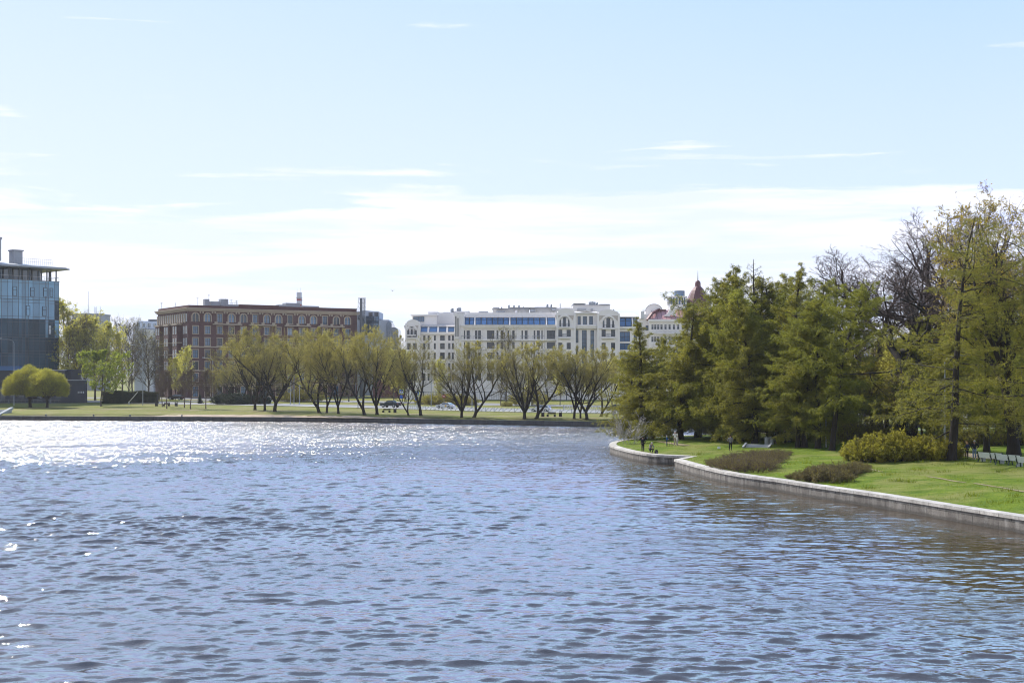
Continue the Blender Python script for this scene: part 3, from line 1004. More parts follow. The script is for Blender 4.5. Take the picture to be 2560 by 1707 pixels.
# ---- larch: straight leader, long level boughs, hanging shoots feathered with needle tufts
def make_larch(key, seed, H=22.0, nb=84, t0=0.10, Lmax=5.2, weep=0.5, dens=1.0, bent=0.0, leafmat=None, elev=(-10, 32), k2=18, pw=0.62, nl=0.17, nw=0.05):
    rs = np.random.RandomState(seed)
    tr, tw, cr = Acc(), Acc(), Acc()
    S = grow(rs, np.array([[0, 0, 0.0]]), np.array([[rs.normal(0, .02), 0, 1.0]]), np.array([H]), 22, 0.022, (0, 0, 0.05), (bent, 0, 0.0))
    RS_ = taper(S, [H * 0.0165], [0.025]); RS_[:, 0] *= 1.25
    tr.add(tubes(S, RS_, 9))
    u = np.sort((np.arange(nb) + rs.uniform(-.5, .5, nb)) / nb)
    t = np.clip(t0 + (0.985 - t0) * u, 0.02, 0.985)
    pos, tan, r = sample(S, RS_, np.zeros(nb, int), t)
    az = np.arange(nb) * 2.39996 + rs.normal(0, 0.7, nb)
    el = np.radians(elev[0] + (elev[1] - elev[0]) * t ** 1.6) + rs.normal(0, 0.16, nb)
    d = np.stack([np.cos(az) * np.cos(el), np.sin(az) * np.cos(el), np.sin(el)], 1)
    # uneven, broad outline: some sides and heights carry long boughs, others are thin
    lobes = 1 + 0.22 * np.sin(az * 2 + seed) * np.sin(t * 9 + seed) + 0.15 * np.sin(az * 3 + t * 5)
    prof = np.clip((1 - t) ** pw * 1.12, 0.03, 1.0) * (0.75 + 0.25 * np.minimum(1, (t - t0) / 0.15)) * lobes
    L1 = Lmax * prof * rs.uniform(0.5, 1.2, nb)
    B1 = grow(rs, pos, d, L1, 9, 0.07, (0, 0, -0.05), (0, 0, 0.10))
    R1 = taper(B1, np.minimum(r * 0.55, 0.085 * (L1 / Lmax) + 0.012), np.full(nb, 0.008))
    tr.add(tubes(B1, R1, 5))
    B2, R2, l2 = children(rs, B1, R1, L1, k2, 0.08, 1.0, R(56), R(16), 0.30, lambda q: 1.15 - 0.75 * q, 5, 0.11, UP * (-0.04 - 0.10 * weep), 0.45, 0.3, az='flat' if weep < 0.5 else None, minlen=0.22)
    kp = rs.uniform(0, 1, nb * k2) < np.clip(np.repeat(L1, k2) / (0.5 * Lmax), 0.10, 1.0)
    B2, R2, l2 = B2[kp], R2[kp], l2[kp]
    tw.add(ribbons(rs, B2, np.maximum(R2, 0.007)))
    B3, R3, l3 = children(rs, B2, R2, l2, 5, 0.10, 1.0, R(58), R(26), 0.70, lambda q: 1 - 0.3 * q, 5, 0.12, UP * (-0.05 - 0.60 * weep), 0.6, 0.5, minlen=0.16 + 0.22 * weep)
    tw.add(ribbons(rs, B3, np.full(R3.shape, 0.0045)))
    for (Bx, Rx, lx, cnt, jit) in ((B3, R3, l3, int(46000 * dens), 0.05), (B2, R2, l2, int(13000 * dens), 0.06), (B1, R1, L1, int(2400 * dens), 0.06)):
        i = rs.choice(len(Bx), cnt, p=lx / lx.sum()); q = rs.uniform(0.08, 1, cnt)
        p_, tn, _ = sample(Bx, Rx, i, q)
        n = len(p_)
        cr.add(leaves(rs, p_ + rs.normal(0, jit, (n, 3)), tn * 0.6 + rs.normal(0, .75, (n, 3)), nl * rs.uniform(.6, 1.4, n), nw * rs.uniform(.7, 1.4, n)))
    proto(key, tr, cr, M_BARK, leafmat or M_LLAR, tw, M_TWIGL)


# ---- many-stemmed shrub
def make_shrub(key, seed, Rx=2.0, H=2.0, stems=60, leafn=6000, leafmat=None, bark=None, leafl=0.09, leafw=0.06, up=0.05, spread=0.9, Ry=None, twr=0.006, k2=7):
    rs = np.random.RandomState(seed)
    tr, tw, cr = Acc(), Acc(), Acc()
    Ry = Ry or Rx
    a = rs.uniform(0, 2 * PI, stems); q = np.sqrt(rs.uniform(0, 1, stems))
    p0 = np.stack([np.cos(a) * q * Rx * 0.72, np.sin(a) * q * Ry * 0.72, np.zeros(stems)], 1)
    d = np.stack([np.cos(a) * q * spread + rs.normal(0, .2, stems), np.sin(a) * q * spread + rs.normal(0, .2, stems), np.ones(stems)], 1)
    L = H * (1.05 - 0.35 * q ** 2) * rs.uniform(0.72, 1.08, stems)
    S = grow(rs, p0, d, L, 6, 0.09, UP * up)
    RS_ = taper(S, np.full(stems, 0.018), np.full(stems, 0.006))
    tr.add(tubes(S, RS_, 4))
    B1, R1, l1 = children(rs, S, RS_, L, k2, 0.12, 0.98, R(38), R(14), 0.42, lambda t: 1.1 - 0.6 * t, 4, 0.1, UP * 0.04, 0.6, 0.4)
    tw.add(ribbons(rs, B1, np.maximum(R1, twr)))
    B2, R2, l2 = children(rs, B1, R1, l1, 4, 0.1, 1.0, R(40), R(16), 0.55, lambda t: 1 - 0.4 * t, 3, 0.12, UP * 0.04, 0.6, 0.4, minlen=.1)
    tw.add(ribbons(rs, B2, np.full(R2.shape, twr * 0.8)))
    if leafn:
        i = rs.randint(0, len(B2), leafn); t = rs.uniform(0.1, 1, leafn)
        pos, tan, _ = sample(B2, R2, i, t); n = len(pos)
        cr.add(leaves(rs, pos + rs.normal(0, 0.03, (n, 3)), tan + rs.normal(0, .8, (n, 3)), leafl * rs.uniform(.6, 1.3, n), leafw * rs.uniform(.7, 1.3, n)))
    PROTO[key] = [('stems', tr.mesh('stems_' + key, bark or M_TWIGP)), ('twigs', tw.mesh('twigs_' + key, bark or M_TWIGP))]
    if leafn: PROTO[key].append(('foliage', cr.mesh('foliage_' + key, leafmat or M_LHED)))
    PROTO_H[key] = top_of(PROTO[key])


# ---- clipped round willow: dense dome of upright shoots over short limbs
def make_ball(key, seed, H=10.5, Rr=6.2):
    rs = np.random.RandomState(seed)
    tr, tw, cr = Acc(), Acc(), Acc()
    b = grow(rs, np.array([[0, 0, 0.0]]), np.array([[-0.05, 0, 1.0]]), np.array([2.2]), 4, 0.05, UP * 0.02)
    rb = taper(b, [0.42], [0.36]); rb[:, 0] *= 1.3
    tr.add(tubes(b, rb, 9))
    N = 9
    az = np.arange(N) * 2 * PI / N + rs.uniform(-.3, .3, N)
    sp = rs.uniform(0.3, 1.5, N)
    S = grow(rs, np.repeat(b[:, -1], N, 0), np.stack([np.cos(az) * sp, np.sin(az) * sp, np.ones(N)], 1), np.full(N, 3.6), 7, 0.10, UP * 0.02)
    RS_ = taper(S, np.full(N, 0.2), np.full(N, 0.08))
    tr.add(tubes(S, RS_, 6))
    B1, R1, l1 = children(rs, S, RS_, np.full(N, 3.6), 7, 0.25, 1.0, R(45), R(14), 0.75, lambda t: 1.1 - 0.3 * t, 6, 0.1, UP * 0.03, 0.6, 0.3)
    tr.add(tubes(B1, R1, 4))
    # shoots end on a lumpy dome
    M = 5200
    a = rs.uniform(0, 2 * PI, M); v = rs.uniform(-0.42, 1.0, M)
    dirv = np.stack([np.cos(a) * np.sqrt(1 - v * v), np.sin(a) * np.sqrt(1 - v * v), v], 1)
    lump = 1 + 0.07 * np.sin(3.1 * dirv[:, 0] * 2 + seed) * np.sin(2.7 * dirv[:, 1] * 2 + 1) + 0.05 * np.sin(9 * dirv[:, 0] + 2) * np.sin(8 * dirv[:, 2]) + rs.normal(0, 0.028, M)
    cz = H - 5.6
    tip = dirv * np.stack([Rr * lump, Rr * lump, np.where(v > 0, 5.6, 3.6) * lump], 1) + np.array([0, 0, cz])
    base = dirv * np.stack([Rr * .50 * lump, Rr * .50 * lump, np.where(v > 0, 2.6, 1.8) * lump], 1) + np.array([0, 0, cz])
    s = np.linspace(0, 1, 5)[None, :, None]
    Pq = base[:, None] * (1 - s) + tip[:, None] * s + rs.normal(0, 0.06, (M, 5, 3))
    Rq = np.full((M, 5), 0.011)
    tw.add(ribbons(rs, Pq, Rq))
    n = 52000
    i = rs.randint(0, M, n); q = rs.beta(3.0, 1.0, n)
    p_, tn, _ = sample(Pq, Rq, i, q)
    cr.add(leaves(rs, p_ + rs.normal(0, 0.10, (n, 3)), tn + rs.normal(0, .35, (n, 3)) + UP * .2, 0.34 * rs.uniform(.6, 1.3, n), 0.07 * rs.uniform(.7, 1.3, n)))
    proto(key, tr, cr, M_BARK, M_LBALL, tw, M_TWIGY)


make_willow('willow_a', 1, 3, 0.0, 36000)
make_willow('willow_b', 2, 4, 0.0, 33000, spread=0.5)
make_willow('willow_c', 3, 2, 0.30, 27000, spread=0.35, bole=1.6)
make_willow('willow_d', 4, 3, -0.12, 13000, spread=0.52, bole=2.8)
make_willow('willow_e', 5, 5, 0.0, 11000, spread=0.7, bole=2.0)
make_ball('ball', 8)
make_broad('birch', 21, 17, 0.2, 30, 36, 0.34, None, 8, 6, 14000, M_LYEL, M_BARKG, 0.26, 0.15, 0.14, 0.03, -0.10)
make_broad('birch_thin', 22, 18, 0.2, 30, 34, 0.30, None, 7, 5, 12000, M_LYEL, M_BARKG, 0.24, 0.14, 0.14, 0.03, -0.08)
make_broad('green_young', 23, 11, 0.13, 26, 52, 0.40, None, 7, 5, 9000, M_LGRN, M_BARKG, 0.26, 0.20, 0.16)
make_broad('bare_tall', 24, 17, 0.24, 32, 42, 0.40, None, 9, 7, 1500, M_LWILL, M_BARKG, 0.2, 0.1, 0.14, 0.04, 0.02, twr=0.011)
make_broad('bare_young', 25, 7, 0.10, 30, 40, 0.34, None, 8, 6, 500, M_LHED, M_TWIGP, 0.14, 0.08, 0.30, 0.03, 0.04, twr=0.009)
make_broad('understory', 26, 12, 0.12, 34, 44, 0.36, None, 8, 6, 34000, M_LUND, M_BARKG, 0.15, 0.10, 0.06, 0.05, -0.03)
make_broad('understory_thin', 27, 12, 0.12, 34, 40, 0.34, None, 8, 6, 17000, M_LUND, M_BARKG, 0.14, 0.09, 0.06, 0.06, -0.02)
make_oak('oak_bare', 31, 22, 0, None, 0.30, 0.85, (6, 8, 8, 6, 5), wig=0.2)
make_oak('oak_bud', 32, 25, 7000, M_LMAP, 0.30, 0.62, (6, 8, 8, 6, 5))
make_oak('bare_small', 33, 14, 0, None, 0.16, 0.5, (4, 6, 6, 5, 4), 0.3, wig=0.10)
make_larch('larch_weep', 41, 22, 88, 0.11, 6.6, 0.75, 2.1, elev=(-14, 40))
make_larch('larch_weep_b', 42, 22, 94, 0.10, 6.0, 0.85, 2.1, elev=(-12, 45), pw=0.55)
make_larch('larch_weep_c', 48, 21, 80, 0.13, 7.2, 0.65, 1.9, bent=0.02, leafmat=M_LLARB, elev=(-10, 40), pw=0.5)
make_larch('larch_open', 43, 24, 66, 0.20, 8.0, 0.30, 1.5, bent=-0.02, leafmat=M_LLARB, elev=(-14, 36), k2=16, pw=0.5)
make_larch('larch_open_b', 44, 22, 62, 0.20, 6.8, 0.35, 1.45, bent=-0.05, leafmat=M_LLARB, elev=(-10, 38), k2=16, pw=0.5)
make_larch('larch_tall', 49, 24, 46, 0.13, 8.4, 0.20, 0.80, bent=-0.03, leafmat=M_LLAR, elev=(-12, 34), k2=15, pw=0.42)
make_larch('larch_slim', 45, 22, 90, 0.06, 4.6, 0.55, 1.5, elev=(-8, 44), pw=0.75)
make_larch('larch_bare', 46, 22, 66, 0.20, 5.4, 0.1, 0.05, elev=(5, 45), k2=10)
make_shrub('hedge_brown', 51, 2.2, 1.5, 110, 3500, M_LHED, M_TWIGP, 0.10, 0.06)
make_shrub('hedge_olive', 52, 2.2, 1.4, 110, 7000, M_LHED, M_BARKG, 0.11, 0.07)
make_shrub('gold', 53, 2.2, 2.4, 90, 26000, M_LGOLD, M_BARKG, 0.12, 0.09, spread=1.1)
make_shrub('white_bare', 54, 1.0, 3.4, 12, 0, None, M_BARKP, spread=0.7, twr=0.02, k2=9)
make_shrub('bush_dark', 55, 2.2, 2.4, 80, 12000, M_LDARK, M_BARK, 0.2, 0.12, spread=1.0)
make_shrub('bush_brown', 56, 2.2, 2.4, 80, 5000, M_LUND, M_TWIGP, 0.16, 0.09, spread=0.9, twr=0.010)
make_larch('spruce', 47, 5, 60, 0.03, 1.7, 0.1, 0.35, leafmat=M_LDARK, elev=(-5, 40), k2=8, pw=0.9)


def put(px, py, pt, key, hp, name, label, cat, where='far', wide=1.0, rz=None, group=None, lean=(0, 0), dy=0.0):
    """a tree whose foot is seen at photo pixel (px,py) and whose top is at row pt"""
    g = on_ground(px, py, where)
    if dy:
        y = g.y + dy; x = (px - 1280) / FP * y
        g = Vector((x, y, float(zisl(x, y) if where == 'isl' else zfar(x, y))))
    zt = HC - (pt - YH) / FP * g.y
    h = (zt - g.z)
    if rz is None: rz = (px * 0.37 + py * 0.11) % 6.28
    return plant(key, name, label, cat, g, h, hp, rz, wide, group, lean)


GW = 'willows in a row along the far bank'
far_willows = [
    (637.5, 1025, 808, 'willow_e', 0.95, 0.4, 'yellow-olive willow with a stout bole, first of the far bank row'),
    (662, 1027, 818, 'willow_a', 0.80, 2.0, 'slim dark-trunked willow squeezed between the first two stout ones of the row'),
    (687, 1029, 812, 'willow_b', 0.95, 1.1, 'big willow forking low into a wide V, third of the far row'),
    (799, 1032.5, 815, 'willow_c', 0.95, 3.14, 'willow leaning far to the left, first right of the gap in the row'),
    (817, 1032.5, 818, 'willow_a', 0.72, 0.3, 'narrow upright willow growing right beside the left-leaning one'),
    (846, 1034, 828, 'willow_a', 0.80, 4.0, 'straight thick-trunked willow left of the tall yellow-topped one'),
    (912, 1037, 808, 'willow_c', 0.85, 3.0, 'tall yellow-topped willow leaning left before the slender grey stack'),
    (942.5, 1036, 826, 'willow_b', 0.85, 5.0, 'willow with a thick straight bole beside the dark parked pick-up'),
    (1022, 1039, 905, 'willow_c', 0.90, 3.3, 'smallest willow of the far row, thin and leaning left'),
    (1052, 1039, 838, 'willow_d', 0.92, 0.8, 'willow splitting into a narrow V in front of the left end of the white building'),
    (1154, 1043, 848, 'willow_e', 0.88, 2.2, 'sparse willow with a broad fan of dark limbs to the right of the white taxi'),
    (1185, 1043, 850, 'willow_c', 0.95, 0.1, 'sparse willow leaning right beside the broad fan-shaped one'),
    (1311, 1046, 846, 'willow_e', 0.98, 1.0, 'wide many-limbed willow in front of the white gables'),
    (1340.5, 1046, 852, 'willow_c', 1.0, -0.15, 'willow leaning right in front of the white estate car'),
    (1435, 1046, 858, 'willow_d', 0.80, 2.6, 'willow just right of the dark bench and its two bins'),
    (1451, 1046, 880, 'willow_a', 0.70, 1.4, 'thin willow second from the right end of the dense last clump'),
    (1467, 1048, 862, 'willow_b', 0.88, 3.9, 'willow spreading low to both sides in the last clump of the row'),
    (1502, 1041, 866, 'willow_c', 0.85, 0.2, 'last willow of the far row, half hidden by the island larch'),
]
for px, py, pt, key, wd, rz, lab in far_willows:
    put(px, py, pt, key, 20.2, 'willow_tree', lab, 'willow', 'far', wd * (1.15 if px < 1045 else 1.3), rz, GW)

for px, py, pt, wd, rz, lab in ((76, 1018, 911, 1.04, 0.5, 'larger of two round clipped willows on the left lawn'),
                                (118, 1019, 920, 0.92, 2.6, 'smaller of two round clipped willows, growing on the right of its twin')):
    put(px, py, pt, 'ball', 10.4, 'round_willow', lab, 'willow', 'far', wd, rz, 'round clipped willows on the left lawn')

GB = 'trees behind the left lawn'
far_back = [
    # px, py(foot), top, proto, hp, wide, label
    (168, 1000, 744, 'birch_thin', 18, 1.0, 'tall thin birch right against the corner of the glass building'),
    (165, 1003, 800, 'birch', 17, 1.05, 'full yellow birch beside the dark annex wall'),
    (212, 1002, 772, 'bare_tall', 17, 0.85, 'bare dark tree standing among the yellow birches'),
    (238, 1001, 775, 'birch', 17, 1.0, 'bright yellow birch hiding the grey flat block'),
    (262, 1003, 800, 'birch_thin', 18, 1.0, 'pale birch at the right edge of the yellow group'),
    (252, 1015, 872, 'green_young', 11, 1.15, 'young bright green tree on the edge of the left lawn'),
    (291, 1002, 826, 'birch_thin', 18, 0.95, 'half leafed tree with a dark trunk behind the clipped hedge'),
    (321, 1002, 842, 'bare_tall', 17, 0.8, 'bare brown tree left of the street lamp by the hedge'),
    (305, 990, 790, 'bare_tall', 17, 0.8, 'tall bare tree with twin tops against the sky'),
    (331, 990, 788, 'bare_tall', 17, 0.7, 'slim bare tree standing in front of the pale blue-grey block'),
    (370, 1000, 822, 'bare_tall', 17, 1.05, 'big bare tree before the left flank of the red building'),
    (398, 1000, 850, 'bare_tall', 17, 0.9, 'bare tree between the hedge end and the red building'),
    (438, 1000, 884, 'birch', 17, 0.8, 'small yellow tree at the foot of the red building'),
    (462, 1004, 862, 'birch_thin', 18, 0.75, 'slender half leafed tree below the red building corner'),
    (540, 1006, 866, 'bare_tall', 17, 0.8, 'bare tree standing left of the willow row'),
    (563, 1008, 905, 'willow_a', 20.2, 1.3, 'low drooping yellow willow left of the row, behind the dark bushes'),
    (610, 1008, 900, 'willow_b', 20.2, 1.2, 'rounded yellow willow directly behind the first row trunks'),
    (698, 1004, 900, 'bare_tall', 17, 0.9, 'bare tree in the gap behind the third willow'),
    (735, 1003, 880, 'birch_thin', 18, 1.0, 'pale yellow tree behind the gap of the far row'),
    (778, 1003, 890, 'birch_thin', 18, 1.0, 'thin tree seen through the left-leaning willow'),
    (872, 1004, 870, 'bare_tall', 17, 0.9, 'bare tree behind the grey stack willows'),
    (985, 1006, 862, 'birch', 17, 0.9, 'yellow tree behind the thick straight-boled willow'),
    (1015, 1007, 872, 'birch_thin', 18, 0.9, 'yellow-tinged tree behind the smallest willow'),
    (1100, 1010, 895, 'birch_thin', 18, 0.9, 'thin tree over the white taxi'),
    (1265, 1014, 812, 'bare_tall', 17, 0.62, 'tall bare dark tree rising in front of the white loggias'),
    (1252, 1014, 880, 'bare_tall', 17, 0.7, 'second bare dark tree standing close by the tall one'),
    (1330, 1012, 930, 'birch_thin', 18, 1.3, 'low pale green tree behind the white estate car'),
    (1400, 1013, 905, 'birch', 17, 1.0, 'yellow-green tree low behind the right end of the row'),
    (1470, 1012, 900, 'birch', 17, 1.0, 'yellow-green tree behind the last clump of willows'),
    (1530, 1012, 890, 'birch_thin', 18, 1.0, 'pale tree between the row and the island larch'),
    (1640, 1015, 905, 'birch', 17, 1.0, 'yellow-green tree on the far bank seen behind the island tip'),
]
for px, py, pt, key, hp, wd, lab in far_back:
    put(px, py, pt, key, hp, 'tree' if 'bare' in key else ('willow_tree' if 'willow' in key else 'birch_tree'), lab, 'tree', 'far', wd, None, GB)

for i, (px, py, pt, lab) in enumerate(((405.5, 1017, 928, 'young bare tree left of the dark bench by the road'), (417, 1021.5, 920, 'young bare tree in front of the dark bench by the road'),
                                       (461, 1019, 925, 'young bare tree right behind the dark parked car'), (476, 1022.5, 915, 'young bare tree with the straightest stem, third from the right of its line'),
                                       (514.5, 1022, 918, 'young bare tree standing last before the willows'))):
    put(px, py, pt, 'bare_young', 6.9, 'young_tree', lab, 'young tree', 'far', 1.05, i * 1.3, 'young bare trees beside the road')
for i, (px, py, pt, key, hp, wd, lab) in enumerate((
        (500, 1009, 985, 'spruce', 5, 1.0, 'small dark spruce on the grass strip between the roads'),
        (298, 1008, 978, 'spruce', 5, 0.7, 'narrow dark conifer before the clipped hedge'),
        (264, 1009, 997, 'bush_dark', 2.4, 0.9, 'small round dark bush at the hedge foot'),
        (575, 1011, 975, 'bush_dark', 2.4, 1.4, 'dark bush under the drooping yellow willow'),
        (600, 1011, 982, 'bush_dark', 2.4, 1.4, 'dark bush left of the first willow trunk'),
        (650, 1010, 980, 'bush_dark', 2.4, 1.1, 'dark bush between the first willow trunks'),
        (735, 1004, 972, 'bush_brown', 2.4, 1.5, 'brown bush behind the gap of the far row'),
        (765, 1004, 970, 'bush_brown', 2.4, 1.5, 'brown bush left of the grey lamp posts'),
        (1068, 1011, 982, 'bush_brown', 2.4, 1.3, 'brown bush under the blue crossing sign'),
        (1100, 1012, 978, 'bush_brown', 2.4, 1.4, 'brown bush behind the white taxi'),
        (1135, 1012, 980, 'bush_brown', 2.4, 1.4, 'brown bush right of the no entry sign'),
        (1165, 1013, 985, 'bush_brown', 2.4, 1.2, 'brown bush behind the fan-shaped willow'),
        (1268, 1016, 1000, 'bush_brown', 2.4, 1.0, 'brown bush at the foot of the tall bare tree'),
        (1322, 1014, 962, 'bush_brown', 2.4, 1.0, 'grey-green bush behind the yellow diamond sign'))):
    put(px, py, pt, key, hp, 'spruce_tree' if key == 'spruce' else 'shrub', lab, 'spruce' if key == 'spruce' else 'shrub', 'far', wd, i * 1.1, 'shrubs and small conifers on the far bank')

# ---- the island
GL = 'larches on the island'
isl = [
    # px, py, top, proto, hp, wide, rz, lean, dy, label
    (1608, 1099, 792, 'larch_slim', 22, 1.6, 0.0, (0, 0), 0, 'slim pointed larch standing alone at the tip of the island'),
    (1574, 1100, 866, 'larch_weep_b', 22, 1.5, 1.2, (0, R(-3)), 6, 'shorter bushy larch leaning over the water at the island tip'),
    (1634, 1097, 840, 'larch_weep', 22, 1.2, 2.2, (0, 0), 3, 'small larch close behind the slim pointed one'),
    (1700, 1098, 768, 'larch_weep', 22, 1.7, 0.6, (0, 0), 0, 'weeping larch at the left edge of the dense group'),
    (1745, 1097, 708, 'larch_weep_c', 22, 1.45, 0.3, (0, 0), 3, 'taller weeping larch just behind the left edge of the group'),
    (1790, 1100, 685, 'larch_weep', 22, 1.35, 2.0, (0, 0), 0, 'weeping larch with its thick trunk left of the man in grey'),
    (1822, 1101, 662, 'larch_weep_b', 22, 1.15, 3.4, (0, 0), 2, 'tallest larch in the middle of the dense group'),
    (1852, 1103, 715, 'larch_weep_c', 22, 1.25, 4.4, (0, 0), 0, 'weeping larch directly behind the man in grey'),
    (1860, 1096, 690, 'larch_weep', 22, 1.4, 0.9, (0, 0), 5, 'broad larch at the back of the dense group below the leafless one'),
    (1925, 1097, 684, 'larch_weep_b', 22, 1.4, 2.7, (0, 0), 6, 'broad larch at the back of the group left of the thin spiky one'),
    (2032, 1104, 694, 'larch_weep_c', 22, 1.35, 5.1, (0, 0), 8, 'broad larch at the back behind the two side-by-side trunks'),
    (1887, 1108, 745, 'larch_weep_b', 22, 1.35, 5.5, (0, 0), 0, 'weeping larch beside the concrete steps'),
    (1930, 1098, 700, 'larch_weep_c', 22, 1.30, 1.7, (0, 0), 4, 'weeping larch standing behind the grey bins'),
    (1888, 1098, 648, 'larch_bare', 22, 1.1, 1.0, (0, 0), 3, 'nearly leafless larch poking above the dense group'),
    (1976, 1110, 650, 'larch_slim', 22, 1.35, 2.9, (0, 0), 4, 'tall larch with a thin spiky top right of the leafless one'),
    (1995, 1118, 760, 'larch_open', 24, 1.15, 0.9, (0, 0), 0, 'larch with the left of two trunks side by side'),
    (2011, 1118, 745, 'larch_weep', 22, 1.25, 2.4, (0, 0), 0, 'larch with the right of two trunks side by side'),
    (2045, 1120, 725, 'larch_open_b', 22, 1.15, 4.0, (0, 0), 0, 'stout-trunked larch left of the grey lamp pole'),
    (2080, 1126, 685, 'larch_open_b', 22, 1.0, 3.3, (0, R(-5)), 0, 'larch leaning left just right of the grey lamp pole'),
    (2379, 1151, 520, 'larch_tall', 24, 1.15, 3.5, (0, R(-1.2)), 0, 'tallest larch with a straight bare dark trunk by the golden bush'),
    (2467, 1130, 690, 'larch_open_b', 22, 1.1, 0.5, (0, 0), 0, 'larch right of the couple, its trunk behind the first bench'),
    (2590, 1150, 545, 'larch_tall', 24, 1.15, 1.6, (0, 0), 0, 'larch at the right edge reaching its boughs over the benches'),
    (2545, 1120, 600, 'larch_open_b', 22, 1.0, 5.0, (0, 0), 6, 'larch at the right edge behind the benches'),
    (2290, 1108, 800, 'larch_open', 24, 1.0, 0.2, (0, 0), 6, 'feathery larch behind the golden bush'),
    (2330, 1112, 810, 'larch_slim', 22, 1.3, 1.0, (0, 0), 5, 'dark-trunked larch left of the tallest one'),
]
for px, py, pt, key, hp, wd, rz, lean, dy, lab in isl:
    put(px, py, pt, key, hp, 'larch_tree', lab, 'larch', 'isl', wd, rz, GL, lean, dy)

for px, py, pt, key, hp, wd, rz, dy, nm, lab in (
        (2262, 1098, 530, 'oak_bare', 19.5, 1.45, 2.6, 5, 'oak_tree', 'big bare oak with crooked limbs left of the tallest larch'),
        (2190, 1092, 610, 'oak_bare', 19.5, 1.35, 0.7, 20, 'oak_tree', 'bare oak reaching out low towards the leaning larch'),
        (2385, 1098, 520, 'oak_bare', 19.5, 1.2, 4.1, 18, 'oak_tree', 'bare oak directly behind the tallest larch'),
        (2535, 1142, 415, 'oak_bud', 22.5, 1.0, 1.2, 3, 'maple_tree', 'huge orange-budded maple behind the benches'),
        (2500, 1116, 445, 'oak_bud', 22.5, 0.95, 3.0, 12, 'maple_tree', 'smaller orange-budded maple behind the first bench, left of the huge one'),
        (2177, 1085, 860, 'bare_small', 13, 0.8, 1.0, 0, 'birch_tree', 'pale-trunked bare birch in the undergrowth'),
        (2215, 1088, 800, 'bare_small', 13, 0.9, 2.0, 8, 'tree', 'grey leafless tree in the undergrowth right of the birch'),
        (2130, 1085, 800, 'bare_tall', 17, 1.0, 2.0, 10, 'tree', 'bare brown tree behind the leaning larch')):
    put(px, py, pt, key, hp, nm, lab, 'tree', 'isl', wd, rz, None, (0, 0), dy)

# undergrowth and the park trees behind
GU = 'leafy young trees of the park behind the lawn'
und = [(2110, 1095, 900, 'understory', 8), (2150, 1098, 930, 'understory', 4), (2195, 1095, 890, 'understory_thin', 10), (2235, 1098, 880, 'understory', 8),
       (2270, 1100, 850, 'understory', 14), (2305, 1100, 830, 'understory_thin', 12), (2345, 1100, 790, 'understory', 20), (2395, 1104, 850, 'understory', 14),
       (2425, 1104, 820, 'understory', 22), (2460, 1108, 870, 'understory_thin', 12), (2490, 1110, 850, 'understory', 16), (2530, 1112, 820, 'understory', 18),
       (2570, 1112, 860, 'understory', 10), (2610, 1114, 830, 'understory', 16), (2060, 1090, 880, 'understory_thin', 20), (2020, 1088, 900, 'understory', 22),
       (1960, 1086, 890, 'understory_thin', 28), (1985, 1087, 860, 'understory', 30)]
where_words = ['right of the leaning larch', 'behind the left end of the golden bush', 'beside the pale birch trunk', 'under the big bare oak', 'behind the middle of the golden bush',
               'left of the lamp with the white head', 'tallest one behind the straight larch trunk', 'just right of the straight larch trunk', 'far behind the couple',
               'behind the first bench', 'between the two bench trees', 'behind the second bench', 'at the right edge near the benches', 'cut off by the right edge',
               'behind the grey lamp pole', 'behind the stout larch', 'left of the shaded walker', 'behind the two side-by-side trunks']
for i, ((px, py, pt, key, dy), wwd) in enumerate(zip(und, where_words)):
    put(px, py, pt, key, 11.6, 'young_tree', 'yellow-olive young leafy tree ' + wwd, 'young tree', 'isl', 1.1, i * 1.9, GU, (0, 0), dy)

wood = [(2080, 120, 880), (2140, 122, 860), (2200, 118, 840), (2260, 125, 820), (2320, 118, 800), (2380, 124, 800), (2440, 118, 790), (2500, 126, 780), (2560, 118, 800), (2620, 120, 800)]
far_words = ['leftmost', 'second from the left', 'third from the left', 'fourth from the left', 'fifth from the left', 'fifth from the right', 'fourth from the right', 'third from the right', 'second from the right', 'rightmost']
for i, ((px, dd, pt), fw) in enumerate(zip(wood, far_words)):
    Y = 172 + (i % 3) * 9
    X = (px - 1280) / FP * Y
    z = float(zisl(X, Y))
    h = HC - (pt - YH) / FP * Y - z
    plant(('birch', 'bare_tall', 'birch_thin')[i % 3], 'tree', 'distant park tree beyond the path, %s of that line' % fw, 'tree', (X, Y, z), h, 17, i * 1.7, 1.25, 'distant park trees on the island')

# shrubs of the lawn, each hedge a row of bushes grown together
GH = 'brown twiggy bushes beside the lawn'
def bush(px, py, pt, key, hp, lab, wide=1.0, rz=0, group=GH, name='shrub', dy=0.0):
    return put(px, py, pt, key, hp, name, lab, 'shrub', 'isl', wide, rz, group, (0, 0), dy)


